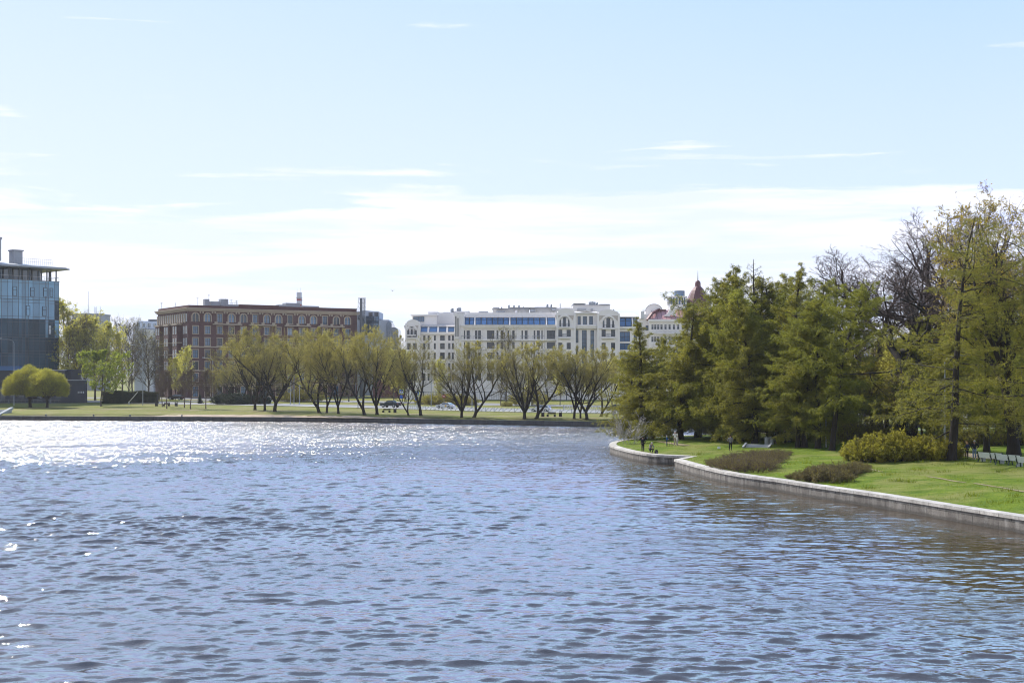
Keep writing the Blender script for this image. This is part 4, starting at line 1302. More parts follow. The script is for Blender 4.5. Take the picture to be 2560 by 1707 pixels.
hb = [(1795, 1160, 1136, 'lowest bush at the pointed left end of the purple-brown thicket'), (1822, 1168, 1131, 'purple-brown bush nearest the quay on the left of the thicket'),
      (1853, 1172, 1127, 'purple-brown bush nearest the quay in the middle of the thicket'), (1887, 1176, 1128, 'purple-brown bush at the front right corner of the thicket'),
      (1842, 1152, 1122, 'purple-brown bush at the back left of the thicket'), (1872, 1155, 1118, 'purple-brown bush in the heart of the thicket'),
      (1904, 1160, 1119, 'purple-brown bush right of the thicket heart'), (1900, 1142, 1114, 'tall purple-brown bush at the back of the thicket below the steps'),
      (1930, 1148, 1117, 'purple-brown bush on the right side of the thicket'), (1948, 1138, 1115, 'bush at the far right end of the purple-brown thicket')]
for i, (px, py, pt, lab) in enumerate(hb):
    bush(px, py, pt, 'hedge_brown', 1.45, lab, 1.25, i * 0.9)
ho = [(2000, 1196, 1172, 'lowest bush at the quay end of the olive thicket'), (2035, 1200, 1164, 'olive bush second from the quay end'), (2068, 1203, 1156, 'olive bush in the front middle of the olive thicket'),
      (2062, 1184, 1152, 'olive bush in the back middle of the olive thicket'), (2095, 1190, 1149, 'tallest olive bush of the olive thicket'), (2128, 1182, 1149, 'olive bush right of the tallest'),
      (2146, 1170, 1148, 'olive bush at the lawn end of the olive thicket')]
for i, (px, py, pt, lab) in enumerate(ho):
    bush(px, py, pt, 'hedge_olive', 1.35, lab, 1.2, i * 1.3, 'olive twiggy bushes beside the quay')
gb = [(2150, 1150, 1102, 'golden bush at the left end of the big golden clump'), (2190, 1152, 1076, 'tall golden bush in the left half of the clump'), (2222, 1150, 1068, 'highest golden bush of the clump'),
      (2262, 1150, 1088, 'golden bush in the middle of the clump'), (2300, 1148, 1090, 'golden bush right of the middle of the clump'), (2332, 1148, 1082, 'golden bush next to the right end of the clump'),
      (2356, 1146, 1090, 'golden bush at the right end touching the tall larch trunk')]
for i, (px, py, pt, lab) in enumerate(gb):
    bush(px, py, pt, 'gold', 2.35, lab, 1.05, i * 1.1, 'golden bushes in the big clump')
for i, (px, py, pt, lab) in enumerate(((1632, 1091, 1076, 'low brown bush at the left of the back hedge'), (1655, 1091, 1074, 'low brown bush in the middle of the back hedge'), (1682, 1091, 1074, 'low brown bush at the right of the back hedge'))):
    bush(px, py, pt, 'hedge_brown', 1.45, lab, 1.2, i, 'low bushes along the back shore')
bush(1576, 1109, 1022, 'white_bare', 3.3, 'white leafless shrub on the grassy tip beside the standing angler', 1.1, 0.4, None, 'bare_shrub')
for i, px in enumerate((2100, 2125, 2160, 2205)):
    bush(px, 1106, 1050, 'bush_brown', 2.4, 'brown bush in the undergrowth ' + ('right of the lamp pole', 'behind the gap left of the golden bush', 'at the foot of the pale birch', 'left behind the golden bush')[i], 1.1, i, 'undergrowth bushes', 'shrub', 5)
for i, px in enumerate((2400, 2430, 2450, 2485, 2530, 2565)):
    bush(px, 1118, 1066, 'bush_brown', 2.4, 'brown bush ' + ('left of the couple', 'right behind the couple', 'right of the couple', 'behind the first bench', 'behind the second bench', 'behind the third bench')[i], 1.2, i * 2.0, 'undergrowth bushes', 'shrub', 5)
# ------------------------------------------------------------------ buildings
M_BRICK = surf('red_brick', (0.108, 0.055, 0.053), 0.9, 0, 0.22, 0.35, bump=0.2)
M_BRICKD = surf('dark_red_brick', (0.105, 0.045, 0.042), 0.9, 0, 0.2, 0.35)
M_CREAM = surf('cream_stone', (0.38, 0.31, 0.245), 0.85, 0, 0.15, 0.4)
M_CREAMD = surf('weathered_cream_stone', (0.47, 0.36, 0.29), 0.85, 0, 0.2, 0.4)
M_WHITE = surf('white_render', (0.84, 0.80, 0.78), 0.85, 0, 0.07, 0.15)
M_WHITE2 = surf('grey_white_render', (0.66, 0.65, 0.66), 0.85, 0, 0.08, 0.15)
M_BEIGE = surf('beige_ornament', (0.52, 0.46, 0.42), 0.85, 0, 0.12, 0.3)
M_TILE = surf('pale_metal_tiles', (0.62, 0.58, 0.56), 0.55, 0, 0.16, 1.4, bump=0.4)
M_GREYR = surf('grey_roofing', (0.34, 0.35, 0.38), 0.8, 0, 0.2, 0.3)
M_DGREY = surf('dark_grey_metal', (0.11, 0.12, 0.14), 0.6, 0.2, 0.2, 0.6)
M_MGREY = surf('mid_grey_metal', (0.30, 0.32, 0.35), 0.5, 0.4, 0.2, 0.6)
M_LGREY = surf('light_grey_metal', (0.55, 0.57, 0.60), 0.45, 0.3, 0.12, 0.6)
M_NAVY = surf('navy_cladding', (0.018, 0.024, 0.042), 0.45, 0, 0.3, 0.3)
M_BLUEB = surf('blue_fascia', (0.05, 0.13, 0.30), 0.5, 0, 0.15, 0.3)
M_FRD = surf('dark_window_frame', (0.05, 0.055, 0.065), 0.5, 0, 0.15, 1.0)
M_FRW = surf('white_window_frame', (0.70, 0.69, 0.68), 0.6, 0, 0.08, 1.0)
M_PINKR = surf('faded_red_metal_roof', (0.46, 0.24, 0.235), 0.45, 0, 0.15, 0.5)
M_MAROON = surf('maroon_metal_roof', (0.13, 0.045, 0.045), 0.4, 0.1, 0.25, 0.4)
M_GREYB = surf('grey_block_render', (0.33, 0.33, 0.36), 0.9, 0, 0.15, 0.2)
M_GREYBL = surf('blue_grey_render', (0.42, 0.46, 0.54), 0.9, 0, 0.1, 0.2)
M_RED = surf('faded_red_paint', (0.40, 0.13, 0.12), 0.7, 0, 0.2, 0.5)
M_GLSKY = glass_mat('sky_blue_glass', (0.10, 0.20, 0.38), 0.05, 0.7, 0.35)
M_GLDRK = glass_mat('dark_window_glass', (0.045, 0.055, 0.07), 0.04, 0.7, 0.6)
M_GLMID = glass_mat('blue_window_glass', (0.10, 0.16, 0.24), 0.04, 0.8, 0.5)
M_GLCUR = glass_mat('curtain_wall_glass', (0.15, 0.31, 0.45), 0.04, 0.6, 0.3, 0.15)
M_GLREFL = glass_mat('dark_reflection_curtain_glass', (0.022, 0.054, 0.080), 0.05, 0.22, 0.5, 0.12)  # dark tree reflections of the lower floors put into the glass colour
M_CURT = surf('pale_blind', (0.62, 0.64, 0.66), 0.6, 0, 0.1, 0.5)

WINS = {}


def win(w, h, style, glass, frame, parent, loc, rot=0.0, arch=False, tilt=0.0, depth=0.0):
    """a window: frame (part) with its pane (sub-part); x centred, z from 0 to h, outside is -y"""
    key = (round(w, 2), round(h, 2), style, glass.name, frame.name, arch)
    if key not in WINS:
        f = MB(); g = MB(); t = 0.11
        if arch:
            n = 12; r = w / 2; zs = h - r
            f.box(-w / 2, -w / 2 + t, -.06, .06, 0, zs); f.box(w / 2 - t, w / 2, -.06, .06, 0, zs)
            f.box(-w / 2 + t, w / 2 - t, -.06, .06, 0, t); f.box(-t / 2, t / 2, -.055, .055, t, h - .12); f.box(-w / 2 + t, w / 2 - t, -.05, .05, zs - t / 2, zs + t / 2)
            pts = [(r * math.cos(PI * i / n), zs + r * math.sin(PI * i / n)) for i in range(n + 1)]
            pin = [((r - t) * math.cos(PI * i / n), zs + (r - t) * math.sin(PI * i / n)) for i in range(n + 1)]
            for i in range(n):
                f.prism([pts[i], pts[i + 1], pin[i + 1], pin[i]], -.06, .06)
            poly = [(-w / 2 + .02, .02), (w / 2 - .02, .02)] + [(x * .98, z) for x, z in pts]
            g.prism(poly, 0.0, 0.03)
        else:
            f.box(-w / 2, -w / 2 + t, -.06, .06, 0, h); f.box(w / 2 - t, w / 2, -.06, .06, 0, h)
            f.box(-w / 2 + t, w / 2 - t, -.06, .06, 0, t); f.box(-w / 2 + t, w / 2 - t, -.06, .06, h - t, h)
            if style in ('cross', 'grid', 'mull'):
                f.box(-t / 2, t / 2, -.05, .05, t, h - t)
            if style in ('cross', 'tee'):
                f.box(-w / 2 + t, w / 2 - t, -.045, .045, h * .62, h * .62 + t)
            if style == 'grid':
                nz = max(2, int(h / 1.3))
                for k in range(1, nz):
                    f.box(-w / 2 + t, w / 2 - t, -.045, .045, h * k / nz - t / 2, h * k / nz + t / 2)
                for sx in (-.25, .25):
                    f.box(sx * w - .035, sx * w + .035, -.04, .04, t, h - t)
            g.box(-w / 2 + .03, w / 2 - .03, .0, .03, .03, h - .03)
        WINS[key] = (f.mesh('window_frame_mesh', frame), g.mesh('pane_mesh', glass))
    fm, gm = WINS[key]
    a = link('window', fm, parent, loc, (tilt, 0, rot))
    link('pane', gm, a)
    return a


def wall_holes(mb, x0, x1, z0, z1, y, holes, depth=0.28):
    """a wall face in the plane y with rectangular holes (xa, xb, za, zb) and their reveals"""
    xs = sorted(set([x0, x1] + [v for h in holes for v in h[:2]]))
    zs = sorted(set([z0, z1] + [v for h in holes for v in h[2:4]]))
    for i in range(len(zs) - 1):
        run = None
        for j in range(len(xs) - 1):
            cx, cz = (xs[j] + xs[j + 1]) / 2, (zs[i] + zs[i + 1]) / 2
            solid = not any(h[0] < cx < h[1] and h[2] < cz < h[3] for h in holes)
            if solid and run is None: run = xs[j]
            if (not solid) and run is not None:
                mb.quad((run, y, zs[i]), (xs[j], y, zs[i]), (xs[j], y, zs[i + 1]), (run, y, zs[i + 1])); run = None
        if run is not None:
            mb.quad((run, y, zs[i]), (x1, y, zs[i]), (x1, y, zs[i + 1]), (run, y, zs[i + 1]))
    for xa, xb, za, zb in [h[:4] for h in holes]:
        d = y + depth
        mb.quad((xa, y, za), (xa, d, za), (xa, d, zb), (xa, y, zb)); mb.quad((xb, y, za), (xb, y, zb), (xb, d, zb), (xb, d, za))
        mb.quad((xa, y, za), (xb, y, za), (xb, d, za), (xa, d, za)); mb.quad((xa, y, zb), (xa, d, zb), (xb, d, zb), (xb, y, zb))


def arch_trim(mb, xc, zs, r, t, y0, y1, n=10):
    p = [((r + t) * math.cos(PI * i / n), (r + t) * math.sin(PI * i / n)) for i in range(n + 1)]
    q = [(r * math.cos(PI * i / n), r * math.sin(PI * i / n)) for i in range(n + 1)]
    for i in range(n):
        mb.prism([(xc + p[i][0], zs + p[i][1]), (xc + p[i + 1][0], zs + p[i + 1][1]), (xc + q[i + 1][0], zs + q[i + 1][1]), (xc + q[i][0], zs + q[i][1])], y0, y1)


def arch_fill(mb, xc, zs, r, ztop, y0, y1, n=8, rx=None):
    """fills the corners between an arch and its rectangular hole"""
    rx = rx or r
    for sg in (-1, 1):
        arc = [(xc + sg * rx * math.cos(PI / 2 * i / n), zs + r * math.sin(PI / 2 * i / n)) for i in range(n + 1)]
        for i in range(n):
            a, b = arc[i], arc[i + 1]
            mb.prism([a, b, (b[0], ztop), (a[0], ztop)], y0, y1)


# ================= red brick block
RB = empty('brick_building', (-103.8, 423, 1.6), R(32))
c32, s32 = math.cos(R(32)), math.sin(R(32))
def rb_s(zx):
    k = (360 + zx / 3.459 - 1280) / FP
    return (-103.8 - k * 423) / (k * s32 - c32)
bays = [rb_s(z) for z in (445, 550, 655, 757, 860, 961, 1063, 1163, 1263, 1364, 1465, 1563, 1663, 1759)]
Lf, Ds = 59.5, 32.0
B0 = 1.6
rows = [(25.2, 2.4), (21.4, 2.4), (17.6, 2.4), (13.6, 2.6), (9.8, 2.6), (6.0, 2.6), (1.2, 3.2)]  # bottoms above the base, heights
holes = []
wall = MB(); trim = MB(); trimd = MB()
for i, x in enumerate(bays):
    arched = i not in (2, 5, 8, 11)
    for j, (zb, hh) in enumerate(rows):
        w_ = 2.0 if (j == 0 and arched) else 1.7
        h2 = hh + (0.35 if j == 0 else 0)
        holes.append((x - w_ / 2, x + w_ / 2, zb, zb + h2))
        if j == 0 and arched:
            arch_fill(wall, x, zb + h2 - w_ / 2, w_ / 2, zb + h2, 0.0, 0.2)
            arch_trim(trim, x, zb + h2 - w_ / 2, w_ / 2, 0.38, -0.14, 0.02)
            trim.box(x - w_ / 2 - .38, x - w_ / 2, -.12, .02, zb + .1, zb + h2 - w_ / 2); trim.box(x + w_ / 2, x + w_ / 2 + .38, -.12, .02, zb + .1, zb + h2 - w_ / 2)
            trim.box(x - .09, x + .09, 0.05, 0.2, zb, zb + h2 - .05)
        else:
            tm = trim if j < 5 else trimd
            tm.box(x - w_ / 2 - .2, x - w_ / 2, -.08, .02, zb, zb + h2); tm.box(x + w_ / 2, x + w_ / 2 + .2, -.08, .02, zb, zb + h2)
            tm.box(x - w_ / 2 - .3, x + w_ / 2 + .3, -.12, .02, zb + h2, zb + h2 + .28); tm.box(x - w_ / 2 - .3, x + w_ / 2 + .3, -.14, .02, zb - .2, zb)
        if j < 6 or i % 2 == 0:
            win(w_, h2, 'cross', M_GLMID if (i * 7 + j * 3) % 4 else M_GLDRK, M_FRD, RB, (x, .2, zb), 0, arch=(j == 0 and arched))
wall_holes(wall, 0, Lf, 0, 28.6, 0, holes, .3)
# side wall and its projecting bays (drawn in the plane x = 0, outside is -x)
sidew = []
def sidebox(mb, p, y0, y1, z0, z1): mb.box(-p, 0.0, y0, y1, z0, z1)
wall.quad((0, 0, 0), (0, Ds, 0), (0, Ds, 28.6), (0, 0, 28.6))
wall.quad((0, Ds, 0), (Lf, Ds, 0), (Lf, Ds, 28.6), (0, Ds, 28.6)); wall.quad((Lf, 0, 0), (Lf, Ds, 0), (Lf, Ds, 28.6), (Lf, 0, 28.6))
for y0 in (6.2, 15.4, 24.6):
    wall.box(-1.6, 0.0, y0, y0 + 5.0, 0, 24.3)
    trim.box(-1.85, -0.0, y0 - .25, y0 + 5.25, 24.3, 24.8)
    for zb in (18.4, 14.6, 11.0): trim.box(-1.68, 0, y0 - .06, y0 + 5.06, zb, zb + .35)
    for zb, hh in rows[1:6]:
        for yy in (y0 + 1.35, y0 + 3.65):
            win(1.2, hh, 'cross', M_GLMID, M_FRW, RB, (-1.63, yy, zb), R(-90))
for k in range(13):
    yy = 1.6 + k * 2.4
    win(1.1, 2.5, 'cross', M_GLMID, M_FRW, RB, (-.05, yy, 25.3), R(-90))
    trim.box(-.35, 0, yy + .85, yy + 1.55, 24.9, 28.0)
for zb, hh in rows[1:6]:
    for yy in (1.7, 4.2): win(1.2, hh, 'cross', M_GLMID, M_FRW, RB, (-.05, yy, zb), R(-90))
wall.build('wall', M_BRICK, RB)
# string courses, cornice, balcony ledges
for z0, h_, p_ in ((16.95, .42, .2), (20.9, .0, 0), (9.35, .35, .2), (4.9, .4, .25)):
    if h_: trim.box(-.22, Lf + .1, -p_, .02, z0, z0 + h_); trim.box(-.24, .02, -p_, Ds, z0, z0 + h_)
for i in range(len(bays) - 1):
    xm = (bays[i] + bays[i + 1]) / 2
    for dx in (-.45, .45): trim.box(xm + dx - .25, xm + dx + .25, -.3, .02, 28.0, 28.75)
for a, b in ((1.6, 3.5), (4.6, 6.4), (7.6, 9.4), (10.6, 12.4)):
    xa = bays[0] + (bays[-1] - bays[0]) * a / 13; xb = bays[0] + (bays[-1] - bays[0]) * b / 13
    trim.box(xa - 1, xb + 1, -1.0, .02, 24.35, 24.75)
    for q in range(3): trim.box(xa + (xb - xa) * q / 2 - .5, xa + (xb - xa) * q / 2 + .5, -.9, -.6, 24.75, 25.4)
trim.build('trim', M_CREAM, RB)
trimd.each('window_surround', M_CREAMD, RB, 4)
cor = MB()
for z0, z1, p_ in ((28.6, 28.95, .35), (28.95, 29.45, .7), (29.45, 29.7, .95)):
    cor.slab([(-p_, -p_), (Lf + p_, -p_), (Lf + p_, Ds + p_), (-p_, Ds + p_)], z0, z1)
cor.build('cornice', M_CREAM, RB)
par = MB()
def frame_slab(mb, x0, x1, y0, y1, z0, z1, t=.4):
    mb.box(x0, x1, y0, y0 + t, z0, z1); mb.box(x0, x1, y1 - t, y1, z0, z1); mb.box(x0, x0 + t, y0 + t, y1 - t, z0, z1); mb.box(x1 - t, x1, y0 + t, y1 - t, z0, z1)
frame_slab(par, .1, Lf - .1, .1, Ds - .1, 29.7, 30.55)
par.box(17, 31, .0, .38, 30.5, 31.2); par.box(30.5, Lf, .05, .36, 30.5, 30.9)
par.box(.2, Lf - .2, .5, Ds - .5, 29.72, 29.9)
par.build('parapet', M_BRICKD, RB)
tag(RB, 'long dark red brick block with cream cornice and paired arched top windows', 'building')
top = MB()
for x, y, w_, d_, h_ in ((7.2, 5, 1.6, 1.6, 2.3), (9.2, 5, 3.2, 2, 1.6), (12.6, 5, 2.6, 2, 2.5), (15.2, 6, 4.6, 2.4, .8), (28, 6, 4, 3, .7), (33, 6, 2.6, 2, 1.2), (35.8, 6, 5.2, 3, 1.9),
                         (42, 6, 6.0, 3, 1.1), (50, 6, 3.4, 2, .6), (20, 8, 3, 2, .6)):
    top.box(x, x + w_, y, y + d_, 29.9, 30.6 + h_)
top.each('rooftop_plant', M_GREYR, RB)
ant = MB()
for x, y, h_ in ((4.2, 3, 2.6), (8.6, 5, 3.9), (14.2, 5, 2.6), (16.2, 5, 2.4), (18.0, 5, 2.2), (41.2, 5, 3.2), (0.6, 30, 2.2), (1.0, 16, 1.4)):
    ant.cone((x, y, 30.3), (x, y, 30.6 + h_), .06, .05, 5); ant.bar((x - .5, y, 30.4 + h_), (x + .5, y, 30.4 + h_), .07); ant.bar((x - .35, y, 30.0 + h_), (x + .35, y, 30.0 + h_), .06)
for k in range(9): ant.bar((14 + k * .6, 6, 31), (14 + k * .6, 6, 32.0), .07)
ant.bar((14, 6, 32), (18.8, 6, 32), .07)
ant.build('antenna', M_MGREY, RB)

# ---- banded chimney behind the red block
g = at(748, 770, 470); e = empty('chimney', (g.x, 470, 1.8))
zt = at(748, 731, 470).z - 1.8
m1 = MB()
for k in range(8):
    pass
bands = [(0, zt - 9.0, M_MGREY), (zt - 9.0, zt - 5.6, M_LGREY), (zt - 5.6, zt - 4.2, M_RED), (zt - 4.2, zt - 3.0, M_LGREY), (zt - 3.0, zt - 2.3, M_RED), (zt - 2.3, zt, M_LGREY)]
for k, (a, b, mt) in enumerate(bands):
    MB().lathe([(.95, a), (.93, b)], k=16).build('shaft' if k == 0 else 'band', mt, e, smooth=True)
rg = MB()
for z in (zt - 2.0, zt - 5.2): rg.lathe([(1.15, z), (1.15, z + .15)], k=16)
for k in range(8): rg.bar((1.15 * math.cos(k * .785), 1.15 * math.sin(k * .785), zt - 5.2), (1.15 * math.cos(k * .785), 1.15 * math.sin(k * .785), zt - 4.2), .06)
rg.bar((.6, -.75, zt), (.6, -.75, zt + 1.6), .05); rg.bar((-.6, -.7, zt), (-.6, -.7, zt + 1.2), .05)
rg.build('gallery', M_MGREY, e)
tag(e, 'banded white and red chimney rising behind the brick block', 'chimney')

# ---- slender stack in a lattice frame
g = at(903, 800, 452); e = empty('smokestack', (g.x, 452, 1.9))
zt = at(903, 745, 452).z - 1.9
MB().cone((0, 0, 0), (0, 0, zt), .50, .48, 12).build('flue', M_DGREY, e, smooth=True)
MB().cone((.95, .3, 0), (.95, .3, zt - .2), .22, .22, 10).build('flue', M_DGREY, e, smooth=True)
la = MB()
for sx in (-1.0, 1.5):
    la.bar((sx * (2.1 if sx < 0 else 1.2), .0, 0), (sx, 0, zt), .13)
    for k in range(12):
        za, zb2 = zt - k * 1.6, zt - (k + 1) * 1.6
        la.bar((sx, 0, za), (.5 * (1 if sx > 0 else -1), 0, za), .08); la.bar((sx, 0, zb2), (.5 * (1 if sx > 0 else -1), 0, za), .06)
la.bar((-1.0, 0, zt - .1), (1.5, 0, zt - .1), .12)
la.build('lattice', M_MGREY, e)
tag(e, 'slender dark grey smokestack in a lattice frame right of the brick block', 'smokestack')

# ---- grey-blue blocks with glass bays right of the red one
GBk = empty('office_building', (0, 0, 0))
Yg = 480
def Q(zx, zy, Y=Yg, ox=360, oy=700, sc=3.459): return at(ox + zx / sc, oy + zy / sc, Y)
def gbox(mb, zx0, zx1, zt_, d, y0=0, zb=1.8, Y=Yg, **k):
    a = Q(zx0, zt_, Y, **k); b = Q(zx1, zt_, Y, **k)
    mb.box(a.x, b.x, Y + y0, Y + y0 + d, zb, a.z)
    return a.x, b.x, a.z
wm = MB()
gbox(wm, 1830, 2035, 275, 14); gbox(wm, 1900, 2035, 335, 16, -2.0); gbox(wm, 2035, 2120, 345, 16, -1.0)
wm.add([tuple(Q(1830, 275)), tuple(Q(2035, 275)), tuple(Q(1905, 262))], [(0, 1, 2)])
wm.build('wall', M_GREYBL, GBk)
gm = MB()
gbox(gm, 2120, 2205, 440, 12, -2.2); gbox(gm, 2100, 2145, 380, 12, -1.4)
a = Q(2122, 440); b = Q(2203, 440); cx = (a.x + b.x) / 2; rr = (b.x - a.x) / 2
gm.prism([(cx + rr * math.cos(PI * k / 12), a.z + .75 * rr * math.sin(PI * k / 12)) for k in range(13)], Yg - 2.2, Yg + 9)
a2 = Q(2102, 380); b2 = Q(2143, 380); cx2 = (a2.x + b2.x) / 2; r2_ = (b2.x - a2.x) / 2
gm.prism([(cx2 + r2_ * math.cos(PI * k / 10), a2.z + r2_ * math.sin(PI * k / 10)) for k in range(11)], Yg - 1.4, Yg + 9)
gm.build('glass_bay', M_GLMID, GBk)
fm = MB()
for k in range(7):
    x = a.x + (b.x - a.x) * k / 6; fm.box(x - .06, x + .06, Yg - 2.3, Yg - 2.1, 8, a.z)
for k in range(12): fm.box(a.x, b.x, Yg - 2.32, Yg - 2.12, a.z - k * 1.6 - .06, a.z - k * 1.6 + .06)
for k in range(1, 12):
    p0 = (cx + rr * math.cos(PI * k / 12), Yg - 2.25, a.z + .75 * rr * math.sin(PI * k / 12)); fm.bar((cx, Yg - 2.25, a.z), p0, .1)
for k in range(6): z = Q(0, 345 + k * 38).z; fm.box(Q(1900, 0).x, Q(2035, 0).x, Yg - 2.1, Yg - 1.95, z - .08, z + .08)
fm.build('glazing_bars', M_MGREY, GBk)
for k, (zx, zy) in enumerate(((1960, 300), (2010, 300), (1850, 320))):
    q = Q(zx, zy); win(1.4, 1.8, 'cross', M_GLDRK, M_FRD, GBk, (q.x, Yg - .12, q.z - 1))
for zy in (355, 395, 435):
    for zx in (1925, 1965, 2005): q = Q(zx, zy + 20); win(2.6, 2.6, 'cross', M_GLMID, M_FRD, GBk, (q.x, Yg - 2.12, q.z))
gt = MB(); gbox(gt, 1860, 1890, 262, 4, 4); gbox(gt, 1990, 2010, 265, 4, 4, 20); gt.each('rooftop_plant', M_GREYR, GBk)
tag(GBk, 'grey-blue office block with rounded glass bays beside the smokestack', 'building')
lb = empty('low_building', (0, 0, 0))
a = Q(2190, 610, 430); b = Q(2300, 610, 430)
MB().box(a.x - 8, b.x + 3, 430, 440, 1.8, a.z).build('wall', M_BRICKD, lb)
MB().box(a.x - 8.3, b.x + 3.3, 429.7, 440.3, a.z, a.z + .5).build('roof', M_GREYR, lb)
for k in range(6): win(1.2, 1.6, 'cross', M_GLDRK, M_FRW, lb, (a.x - 6 + k * 3.5, 429.9, a.z - 3.2))
tag(lb, 'low dark brick house between the brick block and the white building', 'building')

# ---- far blocks on the left
fb = empty('apartment_block', (0, 0, 0)); Yb = 620
a = at(213, 787, Yb); b = at(253, 789, Yb)
MB().box(a.x - 6, b.x, Yb, Yb + 14, 2, a.z).build('wall', M_GREYB, fb)
MB().box(a.x - 6.2, b.x + .2, Yb - .2, Yb + 14.2, a.z, a.z + .6).build('roof', M_GREYR, fb)
an = MB()
for px, hh in ((216, 14), (231, 5), (234, 4.6), (236.5, 5), (246, 5)): q = at(px, 787, Yb); an.cone((q.x, Yb + 3, a.z), (q.x, Yb + 3, a.z + hh * .8), .09, .07, 5)
an.build('antenna', M_MGREY, fb)
for r_ in range(6):
    for k in range(5): win(1.5, 1.7, 'cross', M_GLDRK, M_FRW, fb, (a.x - 4 + k * 2.9, Yb - .05, a.z - 4 - r_ * 3.2))
tag(fb, 'plain grey flat-roofed block behind the yellow birches', 'building')
pb = empty('apartment_block', (0, 0, 0)); Yb = 540
a = at(336, 822, Yb); b = at(394, 822, Yb); rt = at(342, 802, Yb).z
MB().box(a.x, b.x, Yb, Yb + 14, 2, a.z).build('wall', M_GREYBL, pb)
MB().add([(a.x - .4, Yb - .4, a.z), (b.x + .4, Yb - .4, a.z), (b.x + .4, Yb + 14, a.z), (a.x - .4, Yb + 14, a.z), (a.x + 1.2, Yb + 2.6, rt), (b.x, Yb + 2.6, rt), (b.x, Yb + 12, rt), (a.x + 1.2, Yb + 12, rt)],
         [(0, 1, 5, 4), (1, 2, 6, 5), (2, 3, 7, 6), (3, 0, 4, 7), (4, 5, 6, 7), (3, 2, 1, 0)]).build('roof', M_LGREY, pb)
MB().box(b.x - 5, b.x, Yb + 4, Yb + 8, rt, rt + .8).box(a.x + 5, a.x + 8, Yb + 4, Yb + 8, rt, rt + .5).each('rooftop_plant', M_GREYR, pb)
for k in range(4): win(1.3, 1.7, 'cross', M_GLMID, M_FRW, pb, (a.x + 1.6 + k * 2.2, Yb + .35, a.z + .6))
for r_ in range(4):
    for k in range(4): win(1.2, 1.8, 'cross', M_GLMID, M_FRW, pb, (a.x + 1.4 + k * 2.2, Yb - .05, a.z - 2.8 - r_ * 3.4))
MB().cone((a.x + 6.5, Yb - .6, 2), (a.x + 6.5, Yb - .6, a.z - .4), 1.5, 1.5, 16).build('turret', M_WHITE2, pb)
tag(pb, 'pale blue-grey block with light metal mansard left of the brick block', 'building')

# ================= white building with blue attic glazing
WY = 400.0
WB = empty('white_building', (0, WY, 0))
def WX(zx): return (980 + zx / 3.459 - 1280) * WY / FP
def WZ(zy): return HC - (680 + zy / 3.459 - YH) * WY / FP
wl, tb, og = MB(), MB(), MB()
def W(mb, x0, x1, zt, zb, y0, y1): mb.box(WX(x0), WX(x1), y0, y1, WZ(zb) if zb is not None else 1.6, WZ(zt))
rows_w = [(505, 580), (606, 664), (694, 752), (786, 846), (876, 940)]
# main range: wall with loggia openings
holes = []
cols = [(612, 632), (645, 672), (718, 738), (745, 770), (822, 885), (905, 920), (940, 962), (1000, 1012), (1040, 1060), (1120, 1132), (1148, 1172), (1225, 1240), (1252, 1278), (1292, 1302), (1340, 1410)]
for zt, zb in rows_w:
    for a, b in cols:
        holes.append((WX(a), WX(b), WZ(zb), WZ(zt)))
        big = b - a > 50
        win(WX(b) - WX(a), WZ(zt) - WZ(zb), 'grid' if big else 'tee', M_GLDRK, M_FRD, WB, ((WX(a) + WX(b)) / 2, .55, WZ(zb)))
wall_holes(wl, WX(540), WX(1425), 1.6, WZ(470), 0, holes, .6)
for a, b in ((2, 30),): pass
W(wl, 540, 1425, 470, None, .75, 14)
# pilasters and floor ledges
for x in (600, 690, 775, 812, 893, 975, 1085, 1190, 1310, 1330): W(tb, x - 5, x + 5, 492, 900, -.35, .02)
for x in (1248,): W(tb, x - 14, x + 14, 600, 990, -.55, .02)
for z0, z1, p in ((580, 594, .9), (668, 676, .35), (756, 764, .5), (850, 858, .35)): W(tb, 540, 1425, z0, z1, -p, .03)
W(tb, 595, 1425, 458, 468, -1.1, 1.4); W(tb, 595, 1425, 468, 480, -.8, .03); W(tb, 595, 1425, 480, 492, -.4, .03)
# balcony rails of the loggia floor
rl = MB()
for a, b in ((612, 672), (718, 770), (905, 962), (1000, 1060), (1120, 1172), (1225, 1302)):
    rl.bar((WX(a) - .4, -.7, WZ(552)), (WX(b) + .4, -.7, WZ(552)), .1)
    n = max(3, int((WX(b) - WX(a)) / .4))
    for k in range(n + 1):
        x = WX(a) - .4 + (WX(b) - WX(a) + .8) * k / n; rl.bar((x, -.7, WZ(580)), (x, -.7, WZ(552)), .05)
rl.build('balcony_rail', M_MGREY, WB)
# tilted attic glazing between ribs
def attic(x0, x1, zt, zb, y0, y1, ribs, nm, step=1.0):
    d = math.atan2(y1 - y0, WZ(zt) - WZ(zb))
    Lg = math.hypot(y1 - y0, WZ(zt) - WZ(zb))
    edges = [x0] + ribs + [x1]
    for a, b in zip(edges[:-1], edges[1:]):
        xa, xb = WX(a) + .25, WX(b) - .25
        n = max(1, int(round((xb - xa) / 1.75)))
        for k in range(n):
            wq = (xb - xa) / n
            win(wq - .05, Lg, 'tee', M_GLSKY, M_FRD, WB, (xa + wq * (k + .5), y0, WZ(zb)), 0, tilt=-d)
    for r_ in edges:
        tb.add([(WX(r_) - .2, y0 - .25, WZ(zb)), (WX(r_) + .2, y0 - .25, WZ(zb)), (WX(r_) + .2, y1 - .25, WZ(zt)), (WX(r_) - .2, y1 - .25, WZ(zt)),
                (WX(r_) - .2, y0 + .3, WZ(zb)), (WX(r_) + .2, y0 + .3, WZ(zb)), (WX(r_) + .2, y1 + .3, WZ(zt)), (WX(r_) - .2, y1 + .3, WZ(zt))],
               [(0, 1, 2, 3), (0, 4, 5, 1), (1, 5, 6, 2), (2, 6, 7, 3), (3, 7, 4, 0)])
